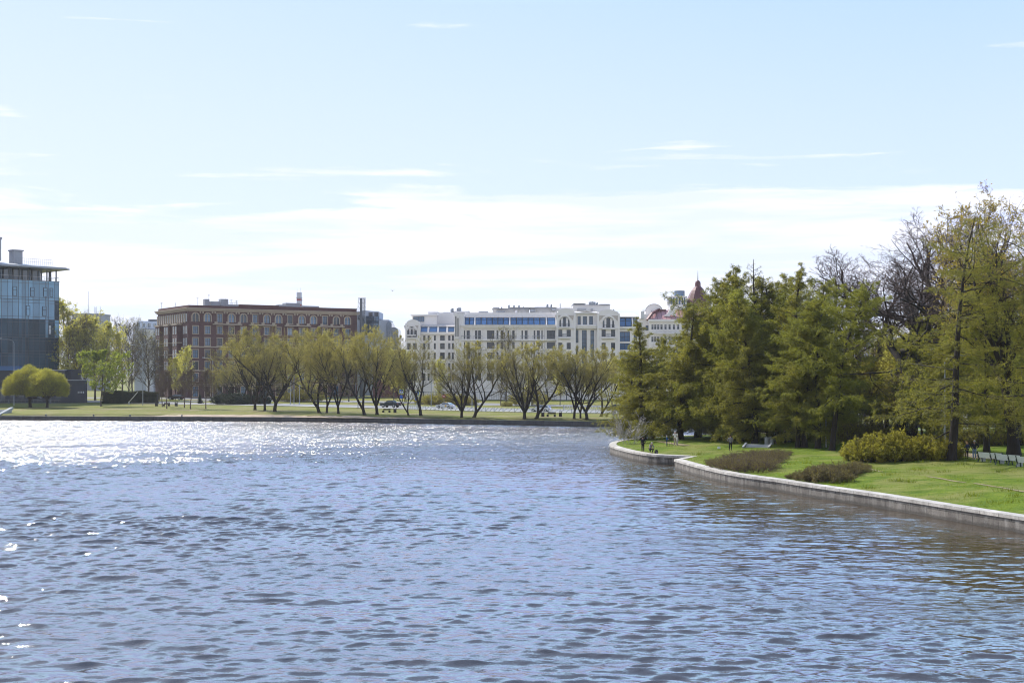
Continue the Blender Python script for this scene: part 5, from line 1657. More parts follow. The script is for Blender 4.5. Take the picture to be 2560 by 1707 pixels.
attic(622, 1420, 386, 456, 0.2, 3.0, [715, 1018, 1336], 'a')
attic(232, 540, 462, 516, 4.2, 6.4, [305, 390, 470], 'b')
rf = MB()
def roof_quad(x0, x1, x2, x3, zb, zt, y0, y1, t=.25):
    rf.add([(WX(x0), y0, WZ(zb)), (WX(x1), y0, WZ(zb)), (WX(x2), y1, WZ(zt)), (WX(x3), y1, WZ(zt)), (WX(x0), y0, WZ(zb) - t), (WX(x1), y0, WZ(zb) - t), (WX(x2), y1, WZ(zt) - t), (WX(x3), y1, WZ(zt) - t)],
           [(0, 1, 2, 3), (0, 4, 5, 1), (1, 5, 6, 2), (2, 6, 7, 3), (3, 7, 4, 0), (7, 6, 5, 4)])
roof_quad(615, 1430, 1430, 650, 384, 343, 2.5, 13)
roof_quad(232, 540, 540, 320, 460, 421, 5.8, 14)
roof_quad(1575, 1785, 1785, 1575, 352, 330, -.5, 9)
roof_quad(1955, 2140, 2120, 1955, 384, 338, 1.5, 11)
rf.build('roof', M_TILE, WB)
W(wl, 625, 1425, 346, 470, 4.0, 13)
# left wing
holes = []
for zt, zb in [(545, 590), (612, 664), (694, 752), (786, 846), (876, 940)]:
    for a, b in ((262, 282), (300, 318), (355, 372), (410, 450), (480, 500), (512, 530)):
        holes.append((WX(a), WX(b), WZ(zb), WZ(zt)))
        win(WX(b) - WX(a), WZ(zt) - WZ(zb), 'tee', M_GLDRK, M_FRD, WB, ((WX(a) + WX(b)) / 2, 4.45, WZ(zb)))
wall_holes(wl, WX(228), WX(540), 1.6, WZ(530), 4, holes, .5)
W(wl, 228, 540, 532, None, 4.7, 14)
W(tb, 232, 540, 516, 534, 3.3, 5.2)
for x in (245, 330, 395, 465): W(tb, x - 4, x + 4, 540, 900, 3.7, 4.02)
# tower slab
sl_ = [(WX(543), WZ(580)), (WX(580), WZ(580)), (WX(580), WZ(372)), (WX(570), WZ(362)), (WX(557), WZ(354)), (WX(543), WZ(352))]
wl.prism(sl_, -2.0, 3.5)
W(wl, 580, 622, 362, None, -.6, 4)
W(wl, 545, 600, 580, None, -1.0, 3)
for zt, zb in ((385, 560),):
    win(WX(560) - WX(552), WZ(zt) - WZ(zb), 'plain', M_GLDRK, M_FRD, WB, (WX(555), -2.05, WZ(zb)))
    win(WX(577) - WX(569), WZ(400) - WZ(zb), 'plain', M_GLDRK, M_FRD, WB, (WX(573), -2.05, WZ(zb)))
# gables: wall with a round-headed opening, balcony, window pairs below
def gable(x0, x1, xp, zp, zs, xc, rz_, zspring, zbase, y, yb):
    r = rz_ * WY / FP / 3.459
    cxm = WX(xc)
    hh = []
    hh.append((cxm - r, cxm + r, WZ(zbase), WZ(zspring) + r))
    lows = []
    for zt, zb in ((500, 560), (612, 668), (700, 756), (790, 846), (880, 940)):
        for sg in (-1, 1):
            xa = cxm + sg * r * .82
            lows.append((xa - .62, xa + .62, WZ(zb), WZ(zt)))
    for h in lows: win(h[1] - h[0], h[3] - h[2], 'cross', M_GLDRK, M_FRD, WB, ((h[0] + h[1]) / 2, y + .4, h[2]))
    ztop = WZ(zs)
    wall_holes(wl, WX(x0), WX(x1), 1.6, ztop, y, hh + lows, .5)
    pts = [(WX(x0), ztop), (WX(x1), ztop), (WX(x1 - 14), WZ(zs - 10))]
    for k in range(5): pass
    wl.prism([(WX(x0), ztop), (WX(x1), ztop), (WX(x1) - .2, ztop + .5), (WX(xp) + 1.1, WZ(zp) - .25), (WX(xp), WZ(zp)), (WX(xp) - 1.1, WZ(zp) - .25), (WX(x0) + .2, ztop + .5)], y, y + 8)
    wl.box(WX(x0), WX(x1), y + .6, y + 9, 1.6, ztop)
    arch_fill(wl, cxm, WZ(zspring), r, WZ(zspring) + r, y, y + .3)
    arch_trim(tb, cxm, WZ(zspring), r, .55, y - .18, y + .02, 14)
    for sg in (-1, 1):
        og.prism([(cxm + sg * (r + .95), WZ(zspring) + r * .25), (cxm + sg * (r + 1.25), WZ(zspring) + r * 1.25), (cxm + sg * (r * .45), WZ(zspring) + r * 1.25), (cxm + sg * (r * .72), WZ(zspring) + r * 1.05), (cxm + sg * (r + .55), WZ(zspring) + r * .62)], y - .1, y + .02)
    win(1.35, WZ(zspring) + r * .86 - WZ(zbase), 'cross', M_GLDRK, M_FRD, WB, (cxm, y + .35, WZ(zbase)), arch=True)
    for sg in (-1, 1):
        win(.8, WZ(zspring) + r * .34 - WZ(zbase), 'plain', M_GLDRK, M_FRD, WB, (cxm + sg * r * .74, y + .35, WZ(zbase)))
        wl.box(cxm + sg * r * .5 - .28, cxm + sg * r * .5 + .28, y + .2, y + .5, WZ(zbase), WZ(zspring) + r * .7)
    wl.prism([(cxm - r, WZ(zspring)), (cxm + r, WZ(zspring))] + [(cxm + r * math.cos(PI * k / 10), WZ(zspring) + r * math.sin(PI * k / 10)) for k in range(1, 10)], y + .48, y + .6)
    tb.box(cxm - r - .2, cxm + r + .2, y - 1.0, y + .02, WZ(zbase) - .35, WZ(zbase))
    b = MB(); b.bar((cxm - r, y - .9, WZ(zbase) + 1), (cxm + r, y - .9, WZ(zbase) + 1), .1)
    for k in range(11): b.bar((cxm - r + 2 * r * k / 10, y - .9, WZ(zbase)), (cxm - r + 2 * r * k / 10, y - .9, WZ(zbase) + 1), .06)
    b.bar((cxm - r, y - .9, WZ(566) + 1), (cxm + r, y - .9, WZ(566) + 1), .1)
    for k in range(11): b.bar((cxm - r + 2 * r * k / 10, y - .9, WZ(566)), (cxm - r + 2 * r * k / 10, y - .9, WZ(566) + 1), .06)
    b.build('balcony_rail', M_DGREY, WB)
    tb.box(cxm - r - .2, cxm + r + .2, y - 1.0, y + .02, WZ(566) - .35, WZ(566))
    tb.box(WX(x0) - .15, WX(x1) + .15, y - .25, y + .02, WZ(490), WZ(482))
    for sg in (WX(x0), WX(x1)): tb.box(sg - .3, sg + .3, y - .15, y + .02, 1.6, ztop)
gable(1428, 1578, 1502, 312, 352, 1490, 44, 430, 476, -1.5, 0)
gable(1780, 1958, 1870, 322, 362, 1868, 50, 440, 486, -1.5, 0)
gable(118, 232, 175, 406, 440, 165, 32, 500, 540, 2.5, 0)
# middle bay between the gables
mids = [(1605, 1632), (1650, 1686), (1705, 1738)]
hh = [(WX(a), WX(b), WZ(455), WZ(382)) for a, b in mids] + [(WX(1588), WX(1612), WZ(612), WZ(500)), (WX(1642), WX(1684), WZ(800), WZ(502)), (WX(1716), WX(1748), WZ(760), WZ(504)), (WX(1588), WX(1612), WZ(800), WZ(640))]
for k, h in enumerate(hh): win(h[1] - h[0], h[3] - h[2], 'cross' if k < 3 else 'grid', M_GLMID, M_FRD, WB, ((h[0] + h[1]) / 2, .35, h[2]))
wall_holes(wl, WX(1578), WX(1780), 1.6, WZ(356), 0, hh, .45)
W(wl, 1578, 1780, 356, None, .7, 9)
wl.prism([(WX(1600), WZ(356)), (WX(1760), WZ(356)), (WX(1682), WZ(328))], -.5, 6)
W(tb, 1585, 1775, 352, 360, -.7, .03); W(tb, 1580, 1778, 460, 472, -1.2, .03); W(tb, 1580, 1778, 472, 488, -1.0, .03)
og.prism([(WX(1630), WZ(352)), (WX(1730), WZ(352)), (WX(1682), WZ(336))], -.6, -.48)
# right end
hh = []
for zt, zb in ((516, 600), (616, 672), (700, 756), (790, 846)): hh.append((WX(1968), WX(2058), WZ(zb), WZ(zt)))
for zt, zb in ((520, 590), (616, 672), (700, 756)): hh.append((WX(2090), WX(2120), WZ(zb), WZ(zt)))
for h in hh: win(h[1] - h[0], h[3] - h[2], 'grid', M_GLSKY, M_FRD, WB, ((h[0] + h[1]) / 2, .35, h[2]))
wall_holes(wl, WX(1958), WX(2150), 1.6, WZ(476), 0, hh, .45)
W(wl, 1958, 2150, 478, None, .7, 12); W(wl, 1958, 2140, 390, 478, 2.8, 12)
attic(1962, 2130, 394, 470, .2, 2.0, [2082], 'c')
W(tb, 1955, 2150, 472, 490, -.8, .6)
# rooftop storeys
W(wl, 152, 372, 366, 460, 9, 17); W(tb, 142, 380, 356, 368, 8.4, 17.5)
win(WX(262) - WX(165), WZ(374) - WZ(420), 'grid', M_GLMID, M_FRD, WB, ((WX(262) + WX(165)) / 2, 8.95, WZ(420)))
up = MB()
W(up, 372, 640, 340, 460, 11, 20); W(up, 420, 480, 330, 345, 12, 18); W(up, 520, 650, 325, 345, 11, 18); W(up, 290, 380, 328, 350, 12, 18)
W(up, 865, 1190, 300, 345, 14, 22); W(up, 1020, 1190, 292, 300, 15, 21); W(up, 1200, 1430, 292, 345, 14, 22); W(up, 1240, 1400, 280, 294, 15, 21); W(up, 1430, 1580, 290, 330, 14, 22)
W(up, 1580, 1912, 268, 345, 13, 22); W(up, 1590, 1690, 256, 270, 14, 20); W(up, 1820, 1905, 262, 275, 14, 20); W(up, 1950, 2120, 345, 390, 12, 20); W(up, 2160, 2192, 338, 400, 3, 8)
W(up, 1065, 1083, 322, 350, 8, 9.5)
up.each('rooftop_storey', M_WHITE2, WB)
ed = MB()
for a, b, z in ((860, 1195, 298), (1195, 1435, 290), (1575, 1915, 266), (1585, 1695, 254), (1815, 1910, 260), (365, 645, 338), (515, 655, 323), (1015, 1195, 290)):
    W(ed, a, b, z - 2, z + 2, 12.5, 22.3)
for a, b, zt, zb in ((870, 925, 286, 298), (895, 975, 318, 332), (1200, 1240, 306, 328), (1390, 1432, 296, 318), (1620, 1700, 300, 318), (1740, 1760, 300, 325), (740, 825, 322, 336), (440, 520, 392, 418)):
    W(ed, a, b, zt, zb, 12.2, 13.5)
ed.build('roof_edge', M_GREYR, WB)
chs = MB()
for x, zt, zb, w_ in ((1010, 262, 300, 8), (1055, 264, 300, 8), (1100, 264, 295, 8), (945, 280, 300, 6), (1140, 276, 295, 4), (1355, 256, 292, 10), (1390, 258, 292, 8), (1470, 250, 292, 4), (1440, 300, 330, 4), (1800, 240, 270, 10), (1950, 300, 345, 5),
                      (500, 292, 330, 15), (562, 286, 330, 22), (1745, 226, 250, 2)):
    a = WX(x); w2 = w_ * WY / FP / 3.459
    chs.cone((a, 15, WZ(zb)), (a, 15, WZ(zt + 6)), w2, w2 * .95, 10); chs.cone((a, 15, WZ(zt + 6)), (a, 15, WZ(zt)), w2 * 1.12, w2 * .6, 10)
chs.cone((WX(1755), 14, WZ(270)), (WX(1755), 14, WZ(238)), 1.1, 1.1, 12); chs.cone((WX(1755), 14, WZ(238)), (WX(1755), 14, WZ(232)), .5, .2, 12)
chs.each('chimney', M_MGREY, WB, 2)
wl.build('wall', M_WHITE, WB)
tb.build('trim', M_WHITE, WB)
og.each('ornament', M_BEIGE, WB)
tag(WB, 'big white apartment building with sloping blue attic windows and round-arched gables', 'building')

# ================= pink-roofed building with the maroon dome
PY_ = 425.0
PB = empty('domed_building', (0, PY_, 0))
def PX(zx): return (1600 + zx / 6.535 - 1280) * PY_ / FP
def PZ(zy): return HC - (660 + zy / 6.535 - YH) * PY_ / FP
wl, tb = MB(), MB()
hh = []
for zt, zb in ((985, 1072), (1182, 1275), (1390, 1480), (1590, 1680)):
    for xa in (205, 250, 298, 352, 418, 485, 555, 625, 700, 775, 850, 925, 1000): hh.append((PX(xa) - .42, PX(xa) + .42, PZ(zb), PZ(zt)))
for h in hh: win(h[1] - h[0], h[3] - h[2], 'tee', M_GLDRK, M_FRW, PB, ((h[0] + h[1]) / 2, .3, h[2]))
wall_holes(wl, PX(150), PX(1250), 1.7, PZ(938), 0, hh, .4)
wl.box(PX(150), PX(1250), .6, 16, 1.7, PZ(938))
wl.box(PX(-10), PX(150), 2.5, 14, 1.7, PZ(890))
win(PX(150) - PX(105), PZ(1000) - PZ(1080), 'grid', M_GLSKY, M_FRD, PB, ((PX(150) + PX(105)) / 2, 2.4, PZ(1080)))
tb.box(PX(130), PX(1260), -.9, .03, PZ(938), PZ(905))
for zt in (1080, 1290, 1500):
    for k in range(48):
        x = PX(235) + (PX(1200) - PX(235)) * k / 47; tb.box(x - .11, x + .11, -1.2, -1.0, PZ(zt + 48), PZ(zt + 6))
    tb.box(PX(230), PX(1205), -1.3, -.9, PZ(zt + 6), PZ(zt - 2)); tb.box(PX(230), PX(1205), -1.5, .03, PZ(zt + 62), PZ(zt + 48))
# swept white gable on the roof and the small one at the left
tb.prism([(PX(390), PZ(850)), (PX(495), PZ(850)), (PX(500), PZ(830)), (PX(600), PZ(850)), (PX(580), PZ(720)), (PX(560), PZ(650)), (PX(505), PZ(655)), (PX(490), PZ(740)), (PX(460), PZ(800))], 1.2, 2.0)
tb.prism([(PX(-5), PZ(900)), (PX(185), PZ(890)), (PX(180), PZ(822)), (PX(80), PZ(815)), (PX(55), PZ(770)), (PX(35), PZ(775)), (PX(20), PZ(830)), (PX(-5), PZ(870))], 2.0, 2.6)
vb = MB()
cx, rr = PX(262), PX(400) - PX(262)
vb.prism([(cx + rr * math.cos(PI * k / 16), PZ(760) + (PZ(640) - PZ(760)) * math.sin(PI * k / 16)) for k in range(17)], 6, 20)
vb.box(PX(118), PX(400), 6.02, 20, PZ(860), PZ(760))
vb.build('vaulted_gable', M_WHITE, PB)
vr = MB()
for k in range(16):
    a0, a1 = PI * k / 16, PI * (k + 1) / 16
    q = lambda a, s: (cx + rr * s * math.cos(a), PZ(760) + (PZ(640) - PZ(760)) * s * math.sin(a))
    vr.prism([q(a0, 1.01), q(a1, 1.01), q(a1, 1.05), q(a0, 1.05)], 5.8, 20.2)
vr.build('vault_roof', M_GREYR, PB)
# turret of glass
gx = PX(680); r1_ = PX(838) - gx
wl.lathe([(r1_, PZ(720)), (r1_, PZ(640))], (gx, 12, 0), 20); wl.lathe([(r1_, PZ(520)), (r1_ + .25, PZ(505)), (r1_ + .25, PZ(495))], (gx, 12, 0), 20)
for k in range(20):
    a = 2 * PI * k / 20; wl.box(gx + r1_ * math.cos(a) - .14, gx + r1_ * math.cos(a) + .14, 12 + r1_ * math.sin(a) - .14, 12 + r1_ * math.sin(a) + .14, PZ(640), PZ(520))
MB().lathe([(r1_ * .95, PZ(640)), (r1_ * .95, PZ(520))], (gx, 12, 0), 20).build('turret_glass', M_GLSKY, PB)
gx2 = PX(722); r2_ = PX(805) - gx2
MB().lathe([(r2_, PZ(495)), (r2_, PZ(408))], (gx2, 12, 0), 16).build('turret_glass', M_GLSKY, PB)
fr = MB()
for k in range(16):
    a = 2 * PI * k / 16; fr.bar((gx2 + r2_ * 1.01 * math.cos(a), 12 + r2_ * 1.01 * math.sin(a), PZ(495)), (gx2 + r2_ * 1.01 * math.cos(a), 12 + r2_ * 1.01 * math.sin(a), PZ(408)), .12)
for z in (400, 430, 490): fr.lathe([(r2_ * 1.03, PZ(z + 6)), (r2_ * 1.03, PZ(z))], (gx2, 12, 0), 16)
fr.build('glazing_bars', M_MGREY, PB)
wl.build('wall', M_WHITE, PB); tb.build('trim', M_WHITE, PB)
rf = MB()
def pq(x0, x1, x2, x3, zb, zt, y0, y1): rf.add([(PX(x0), y0, PZ(zb)), (PX(x1), y0, PZ(zb)), (PX(x2), y1, PZ(zt)), (PX(x3), y1, PZ(zt)), (PX(x0), y0, PZ(zb) - .3), (PX(x1), y0, PZ(zb) - .3)], [(0, 1, 2, 3), (0, 4, 5, 1)])
pq(128, 1260, 1260, 345, 908, 735, -.8, 6.5)
rf.build('roof', M_PINKR, PB)
rm = MB()
rm.bar((PX(115), -.7, PZ(915)), (PX(205), 1.0, PZ(800)), .7); rm.bar((PX(200), 1.0, PZ(805)), (PX(345), 6, PZ(728)), .7); rm.box(PX(340), PX(460), 5.5, 7, PZ(745), PZ(728)); rm.box(PX(545), PX(580), 1, 2.2, PZ(665), PZ(640))
rm.box(PX(60), PX(82), 1.8, 2.8, PZ(815), PZ(765))
for k in range(14):
    x = 210 + k * 75; rm.bar((PX(x), -.6, PZ(904)), (PX(x + 10), 6.3, PZ(736)), .1)
rm.build('roof_edge', M_MAROON, PB)
dm = MB()
dxc = PX(1045); U = PY_ / FP / 6.535
dm.lathe([(250 * U, PZ(700)), (235 * U, PZ(650)), (200 * U, PZ(560)), (165 * U, PZ(490)), (140 * U, PZ(440)), (112 * U, PZ(390)), (80 * U, PZ(345)), (52 * U, PZ(320)), (48 * U, PZ(300)), (48 * U, PZ(270)), (40 * U, PZ(240)), (22 * U, PZ(222)), (6 * U, PZ(215))], (dxc, 14, 0), 12)
dm.build('dome', M_MAROON, PB)
MB().cone((dxc, 14, PZ(216)), (dxc, 14, PZ(50)), .16, .03, 8).build('spire', M_DGREY, PB)
MB().box(PX(800), PX(1300), 6, 24, 1.7, PZ(690)).build('dome_drum', M_WHITE2, PB)
tag(PB, 'cream building with faded red roof and a maroon spired dome behind the larches', 'building')

# ================= glass office at the left edge
ang = R(46)
A = at(148, 704, 392)
GL_ = empty('glass_building', (A.x, 392, 1.8), ang)      # local x runs towards the left end as negative values
Hh = A.z - 1.8
def gz(py): return HC - (py - YH) * 392 / FP - 1.8
Lg, Dg = 40.0, 26.0
fl_z = [gz(704), gz(752), gz(800), gz(845), gz(884), gz(922)]
core = MB(); core.box(-Lg, 0.0, .35, Dg, 0, Hh - .1); core.build('core_wall', M_NAVY, GL_)
rs = random.Random(4)
mul = MB()
xs = [0]
while xs[-1] > -Lg + 1.5: xs.append(xs[-1] - rs.choice((1.0, 1.35, 1.9, 1.9, 1.35)))
for i in range(5):
    zt, zb = fl_z[i], fl_z[i + 1]
    gm = M_GLCUR if i < 2 else M_GLREFL
    for k, (xb, xa) in enumerate(zip(xs[:-1], xs[1:])):
        m_ = gm
        if i == 1 and rs.random() < .05: m_ = M_GLREFL
        if i == 2 and rs.random() < .12: m_ = M_GLCUR
        yo = rs.uniform(-.02, .02)
        pn = MB(); pn.add([(xa + .04, .18 + yo, zb + .05), (xb - .04, .18 - yo, zb + .05), (xb - .04, .18 - yo * .6, zt - .05), (xa + .04, .18 + yo * .4, zt - .05)], [(0, 1, 2, 3)])
        pn.add([(xa + .04, .34, zb + .05), (xb - .04, .34, zb + .05), (xb - .04, .34, zt - .05), (xa + .04, .34, zt - .05)], [(0, 1, 2, 3)])
        pn.build('glass_panel', m_, GL_)
        mul.box(xb - .035, xb + .035, .13, .34, zb, zt)
    mul.box(-Lg, 0, .04, .34, zt - .08, zt + .02); mul.box(-Lg, 0, .05, .3, zt - .95, zt - .87); mul.box(-Lg, 0, .05, .3, zb + .7, zb + .78)
mul.box(-.1, .1, .0, Dg, Hh - .2, Hh)
mul.build('mullions', M_DGREY, GL_)
for (x, zt, w_, h_) in ((-2.4, fl_z[0] - 2.0, 1.0, 2.7), (-4.3, fl_z[0] - 2.0, 1.2, 2.7), (-8.3, fl_z[0] - 2.1, 1.2, 2.7), (-4.6, fl_z[1] - 1.8, 1.2, 2.9), (-9.6, fl_z[1] - 1.8, 1.2, 2.9), (-13.6, fl_z[0] - 2.1, 1.2, 2.7)):
    win(w_, h_, 'tee', M_GLCUR, M_FRD, GL_, (x, .06, zt - h_))
win(.9, 2.7, 'tee', M_CURT, M_FRD, GL_, (-2.9, .06, fl_z[2] - 1.6 - 2.7))
# side returns of glass on the right flank
sg_ = MB(); sg_.box(-.02, .06, .4, Dg, fl_z[5], Hh); sg_.build('flank_glass', M_GLREFL, GL_)
# top gallery: columns, set-back glazing, railing, oversailing roof
zr = gz(673) - .2
MB().box(-Lg, -4.2, 3.4, Dg - 3, Hh, zr - .3).build('gallery_glass', M_GLMID, GL_)
pc = MB()
for k in range(14):
    x = -.6 - k * 2.9
    pc.cone((x, .7, Hh), (x, .7, zr - .2), .2, .2, 10); pc.cone((x - .5, 3.2, Hh), (x - .5, 3.2, zr - .2), .24, .24, 8)
for y in (5, 10, 16): pc.cone((-.6, y, Hh), (-.6, y, zr - .2), .22, .22, 10)
pc.each('column', M_DGREY, GL_)
rl = MB(); rl.bar((-Lg, .25, Hh + 1.1), (0, .25, Hh + 1.1), .08); rl.bar((-.05, .3, Hh + 1.1), (-.05, Dg, Hh + 1.1), .08)
for k in range(36): rl.bar((-k * 1.1, .25, Hh), (-k * 1.1, .25, Hh + 1.1), .05)
rl.build('railing', M_MGREY, GL_)
rf = MB()
rf.slab([(-Lg, -2.4), (-14, -2.4), (-13, -3.0), (-7, -3.0), (-6, -2.4), (1.6, -2.4), (2.6, -1.4), (2.6, Dg + 2), (-Lg, Dg + 2)], zr, zr + .35)
rf.slab([(-Lg, -1.8), (-6, -1.8), (1.2, -1.8), (2.0, -1.0), (2.0, Dg + 1), (-Lg, Dg + 1)], zr + .35, zr + .6)
rf.add([(-Lg, -1.6, zr + .6), (1.0, -1.6, zr + .6), (1.0, Dg, zr + .6), (-Lg, Dg, zr + .6), (-Lg, 3, zr + 1.5), (-4.5, 3, zr + 1.3), (-4.5, Dg - 5, zr + 1.3), (-Lg, Dg - 5, zr + 1.5)],
       [(0, 1, 5, 4), (1, 2, 6, 5), (2, 3, 7, 6), (4, 5, 6, 7)])
rf.build('roof', M_MGREY, GL_)
tp = MB()
tp.box(-11.6, -8.9, 5, 8, zr + 1.5, zr + 5.2); tp.box(-11.9, -8.6, 4.8, 8.2, zr + 5.2, zr + 5.6)
tp.box(-21, -15.4, 5, 9, zr + 2.0, zr + 8.2); tp.box(-21.2, -15.2, 4.8, 9.2, zr + 8.2, zr + 8.9)
tp.each('rooftop_plant', M_GREYR, GL_, 2)
ra = MB()
for k in range(22): ra.bar((-14 + k * .62, 2.4, zr + 1.2), (-14 + k * .62, 2.4, zr + 3.0), .05)
ra.bar((-14, 2.4, zr + 3.0), (-1, 2.4, zr + 3.0), .06); ra.bar((-14, 2.4, zr + 2.1), (-1, 2.4, zr + 2.1), .05)
xm = -18.2
ra.cone((xm, 6, zr + 8.5), (xm, 6, zr + 17.0), .09, .06, 6)
for z, l in ((16.6, 2.4), (15.4, 1.8), (13.2, 2.2)): ra.bar((xm - l, 6, zr + z), (xm + l, 6, zr + z + .2), .07)
for k in range(5): ra.bar((xm - 2 + k, 6, zr + 13.0), (xm - 2 + k, 6, zr + 13.6), .05)
ra.build('roof_railing_and_aerial', M_MGREY, GL_)
tag(GL_, 'tall glass office building with a columned top gallery at the left edge', 'building')
# dark annex
an = empty('annex_building', (0, 0, 0)); Ya = 374
a0, a1 = at(-150, 926, Ya), at(163, 926, Ya); b1 = at(214, 951, Ya); c1 = at(176, 926, Ya)
MB().box(a0.x, a1.x, Ya, Ya + 10, 1.5, a1.z).box(a1.x, c1.x, Ya + 1.5, Ya + 9, 1.5, c1.z + .3).box(a1.x, b1.x, Ya, Ya + 1.4, 1.5, b1.z).build('wall', M_NAVY, an)
MB().box(a0.x - .2, at(46, 926, Ya).x, Ya - .3, Ya + 9.8, a1.z, at(0, 915, Ya).z).build('fascia', M_BLUEB, an)
MB().box(a0.x, a1.x + .1, Ya - .12, Ya + 10.1, a1.z + .004, a1.z + .22).box(a1.x, b1.x + .1, Ya - .1, Ya + 1.5, b1.z, b1.z + .22).build('coping', M_MGREY, an)
for k in range(12): win(1.6, 4.2, 'mull', M_GLDRK, M_NAVY, an, (a1.x - 2 - k * 2.6, Ya - .06, 2.2))
for k in range(4): MB().box(at(225 + 0, 0, Ya).x - 3.4 + k * .5, at(225, 0, Ya).x - 3.2 + k * .5, Ya - .2, Ya, 4.6, 5.1).build('wall_lamp', M_LGREY, an)
tag(an, 'low black-blue annex wall at the foot of the glass building', 'building')
# ------------------------------------------------------------------ street furniture, cars, signs
M_WOODD = surf('dark_stained_wood', (0.035, 0.03, 0.025), 0.8, 0, 0.3, 3.0)
M_BENCHW = surf('white_painted_slats', (0.66, 0.68, 0.70), 0.6, 0, 0.1, 3.0)
M_IRON = surf('dark_green_iron', (0.02, 0.035, 0.03), 0.5, 0.2, 0.2, 2.0)
M_CONC = surf('grey_concrete', (0.36, 0.37, 0.37), 0.9, 0, 0.2, 3.0, bump=0.4)
M_GALV = surf('galvanised_steel', (0.42, 0.44, 0.46), 0.45, 0.5, 0.15, 2.0)
M_RAILW = surf('white_painted_rail', (0.72, 0.73, 0.74), 0.5, 0, 0.08, 2.0)
M_TYRE = surf('tyre_rubber', (0.018, 0.018, 0.02), 0.85, 0, 0.2, 4.0)
M_RIM = surf('alloy_rim', (0.45, 0.46, 0.48), 0.35, 0.7, 0.1, 4.0)
M_CGLASS = glass_mat('car_glass', (0.03, 0.04, 0.05), 0.04, 0.8)
M_LAMPR = surf('tail_lamp', (0.35, 0.02, 0.02), 0.3, 0, 0.1, 4)
M_LAMPW = surf('head_lamp', (0.75, 0.77, 0.8), 0.2, 0, 0.05, 4)
M_SBLUE = surf('sign_blue', (0.02, 0.10, 0.42), 0.4, 0, 0.05, 3)
M_SYEL = surf('sign_yellow_green', (0.55, 0.62, 0.05), 0.4, 0, 0.05, 3)
M_SRED = surf('sign_red', (0.48, 0.03, 0.03), 0.4, 0, 0.05, 3)
M_SWHT = surf('sign_white', (0.8, 0.8, 0.8), 0.4, 0, 0.05, 3)
M_SORG = surf('sign_yellow', (0.75, 0.45, 0.03), 0.4, 0, 0.05, 3)
M_SBLK = surf('sign_black', (0.02, 0.02, 0.02), 0.5, 0, 0.05, 3)


def paint(name, col, metal=0.3):
    return surf(name, col, 0.28, metal, 0.06, 1.0, 0.5, coat=0.6)


